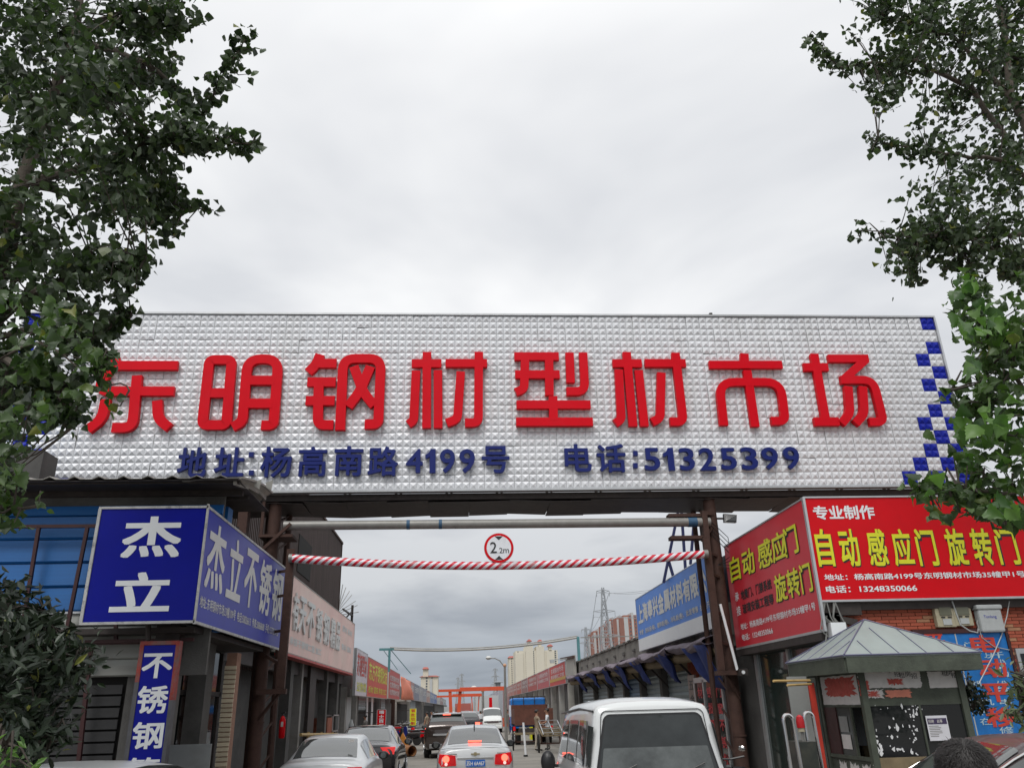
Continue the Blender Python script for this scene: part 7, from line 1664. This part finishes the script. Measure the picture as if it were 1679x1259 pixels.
# near bough with big leaves on the right
PN = [(1560, 452), (1590, 448), (1612, 470), (1679, 430), (1760, 420), (1760, 900), (1679, 880), (1640, 862), (1600, 832), (1560, 856), (1530, 838), (1500, 822), (1494, 796), (1512, 774), (1548, 776), (1582, 790), (1590, 770), (1560, 752), (1564, 720), (1548, 660), (1552, 640), (1546, 628), (1560, 616), (1590, 660), (1602, 640), (1590, 590), (1578, 540), (1560, 504)]
bN = Vector((5.6, 6.5, 0)); n1_ = at(1790, 1000, 6.4); n2_ = at(1760, 760, 6.2)
tree('young_plane_tree', 'bright green boughs with large leaves at the right edge before the billboard end', bN,
  [(.10, [bN, n1_, n2_, at(1720, 500, 6.2)]), (.025, [n2_, (1660, 620, 6), (1610, 540, 6), (1582, 450, 6)]), (.025, [n2_, (1660, 810, 5.8), (1580, 800, 5.7), (1510, 800, 5.7)]), (.022, [n2_, (1640, 720, 6.2), (1560, 640, 6.1)]), (.02, [at(1790, 900, 6.4), (1700, 840, 5.6), (1640, 850, 5.6)])],
  PN, (5.4, 6.9), 120, 16, .10, leaf_mid, 13, .26, 240, .12, PN, shape=2, holes=.5, obj_m=leaf_bright, obj_Y=(5.2, 6.2))
# dark shrub lower left
PS = [(-60, 960), (20, 952), (36, 960), (60, 985), (84, 1000), (96, 1020), (110, 1040), (146, 1062), (150, 1082), (160, 1100), (140, 1122), (128, 1130), (112, 1150), (110, 1180), (120, 1210), (100, 1225), (60, 1259), (40, 1340), (-60, 1340)]
bS = Vector((-5.6, 8.2, 0)); s1_ = at(10, 1150, 8.2)
tree('evergreen_shrub', 'dense dark evergreen shrub at the lower left edge in front of the shop', bS,
  [(.05, [bS, s1_, at(10, 1020, 8.2)]), (.03, [s1_, (80, 1100, 7.8), (130, 1080, 7.7)]), (.03, [s1_, (60, 1040, 8), (70, 1000, 8)]), (.03, [s1_, (60, 1180, 7.7), (90, 1200, 7.7)])],
  PS, (7.2, 9.0), 260, 36, .13, leaf_shrub, 21, .28, 160, .13, PS, shape=1, holes=.1, droop=-.2, obj_m=leaf_shrub, obj_Y=(7.0, 7.5))
# leaf tips low on the left and a light green seedling in the corner
tree('light_green_sapling', 'small light green plant tips at the bottom left corner below the dark shrub', Vector((-3.6, 5.6, 0)), [(.02, [Vector((-3.6, 5.6, 0)), at(0, 1250, 5.6), at(10, 1220, 5.6)])], [(-40, 1215), (16, 1212), (24, 1228), (50, 1240), (60, 1270), (-40, 1280)], (5.3, 5.9), 22, 14, .07, leaf_bright, 31, .14, shape=1)
tree('hanging_bough', 'sparse leafy bough tips hanging at the left edge before the blue siding', Vector((-7.6, 8.0, 0)), [(.04, [Vector((-7.6, 8.0, 0)), at(-90, 900, 8), at(-30, 830, 7.6), at(60, 830, 7.4)])], [(-40, 790), (20, 780), (44, 800), (78, 826), (70, 838), (40, 846), (24, 866), (-40, 872)], (7.2, 7.8), 26, 16, .11, leaf_mid, 33, .2, droop=.2)
# shrubs by the blue board
tree('leafy_bush', 'grey green narrow leaved bush at the right edge before the blue board', Vector((6.9, 9.9, 0)), [(.03, [Vector((6.9, 9.9, 0)), at(1672, 1170, 9.9), at(1665, 1110, 9.9)]), (.02, [at(1672, 1170, 9.9), (1655, 1170, 9.7), (1645, 1172, 9.7)]), (.02, [at(1672, 1130, 9.9), (1656, 1100, 9.7)])],
  [(1740, 1060), (1679, 1088), (1664, 1084), (1642, 1096), (1652, 1110), (1664, 1130), (1668, 1150), (1640, 1168), (1652, 1178), (1660, 1196), (1679, 1200), (1740, 1240)], (9.4, 10.2), 45, 18, .13, leafmat('leaf_greygreen', (.06, .08, .04), (.16, .20, .11), .2), 41, .2, shape=1, holes=.4, droop=-.2)
tree('bare_thin_shrub', 'thin dark twiggy shrub between the booth and the blue board', Vector((7.45, 12.3, 0)), [(.02, [Vector((7.45, 12.3, 0)), at(1590, 1200, 12.3), at(1587, 1100, 12.3)]), (.012, [at(1590, 1160, 12.3), (1615, 1155, 12.3)]), (.012, [at(1590, 1140, 12.3), (1578, 1120, 12.3)])],
  [(1574, 1100), (1590, 1108), (1606, 1120), (1618, 1140), (1616, 1160), (1600, 1166), (1582, 1164), (1578, 1140)], (12.1, 12.6), 50, 9, .06, leaf_shrub, 43, .12, holes=.6)
# thin aerial wires and sky dressing done above

# loose leaves on a twig reaching over the first red character
tree('poplar_twig', 'slender leafy twig reaching over the first big red character of the billboard', Vector((-7.1, 8.0, 0)), [(.02, [Vector((-7.1, 8.0, 0)), at(-60, 620, 8), at(60, 560, 7.8), at(165, 620, 7.7), at(212, 640, 7.7)]), (.006, [at(60, 560, 7.8), (150, 600, 7.7), (185, 585, 7.7)])],
  [(158, 584), (186, 586), (188, 612), (206, 632), (222, 634), (218, 662), (196, 664), (176, 668), (166, 640), (156, 610)], (7.6, 7.8), 9, 9, .10, leaf_mid, 51, .16)
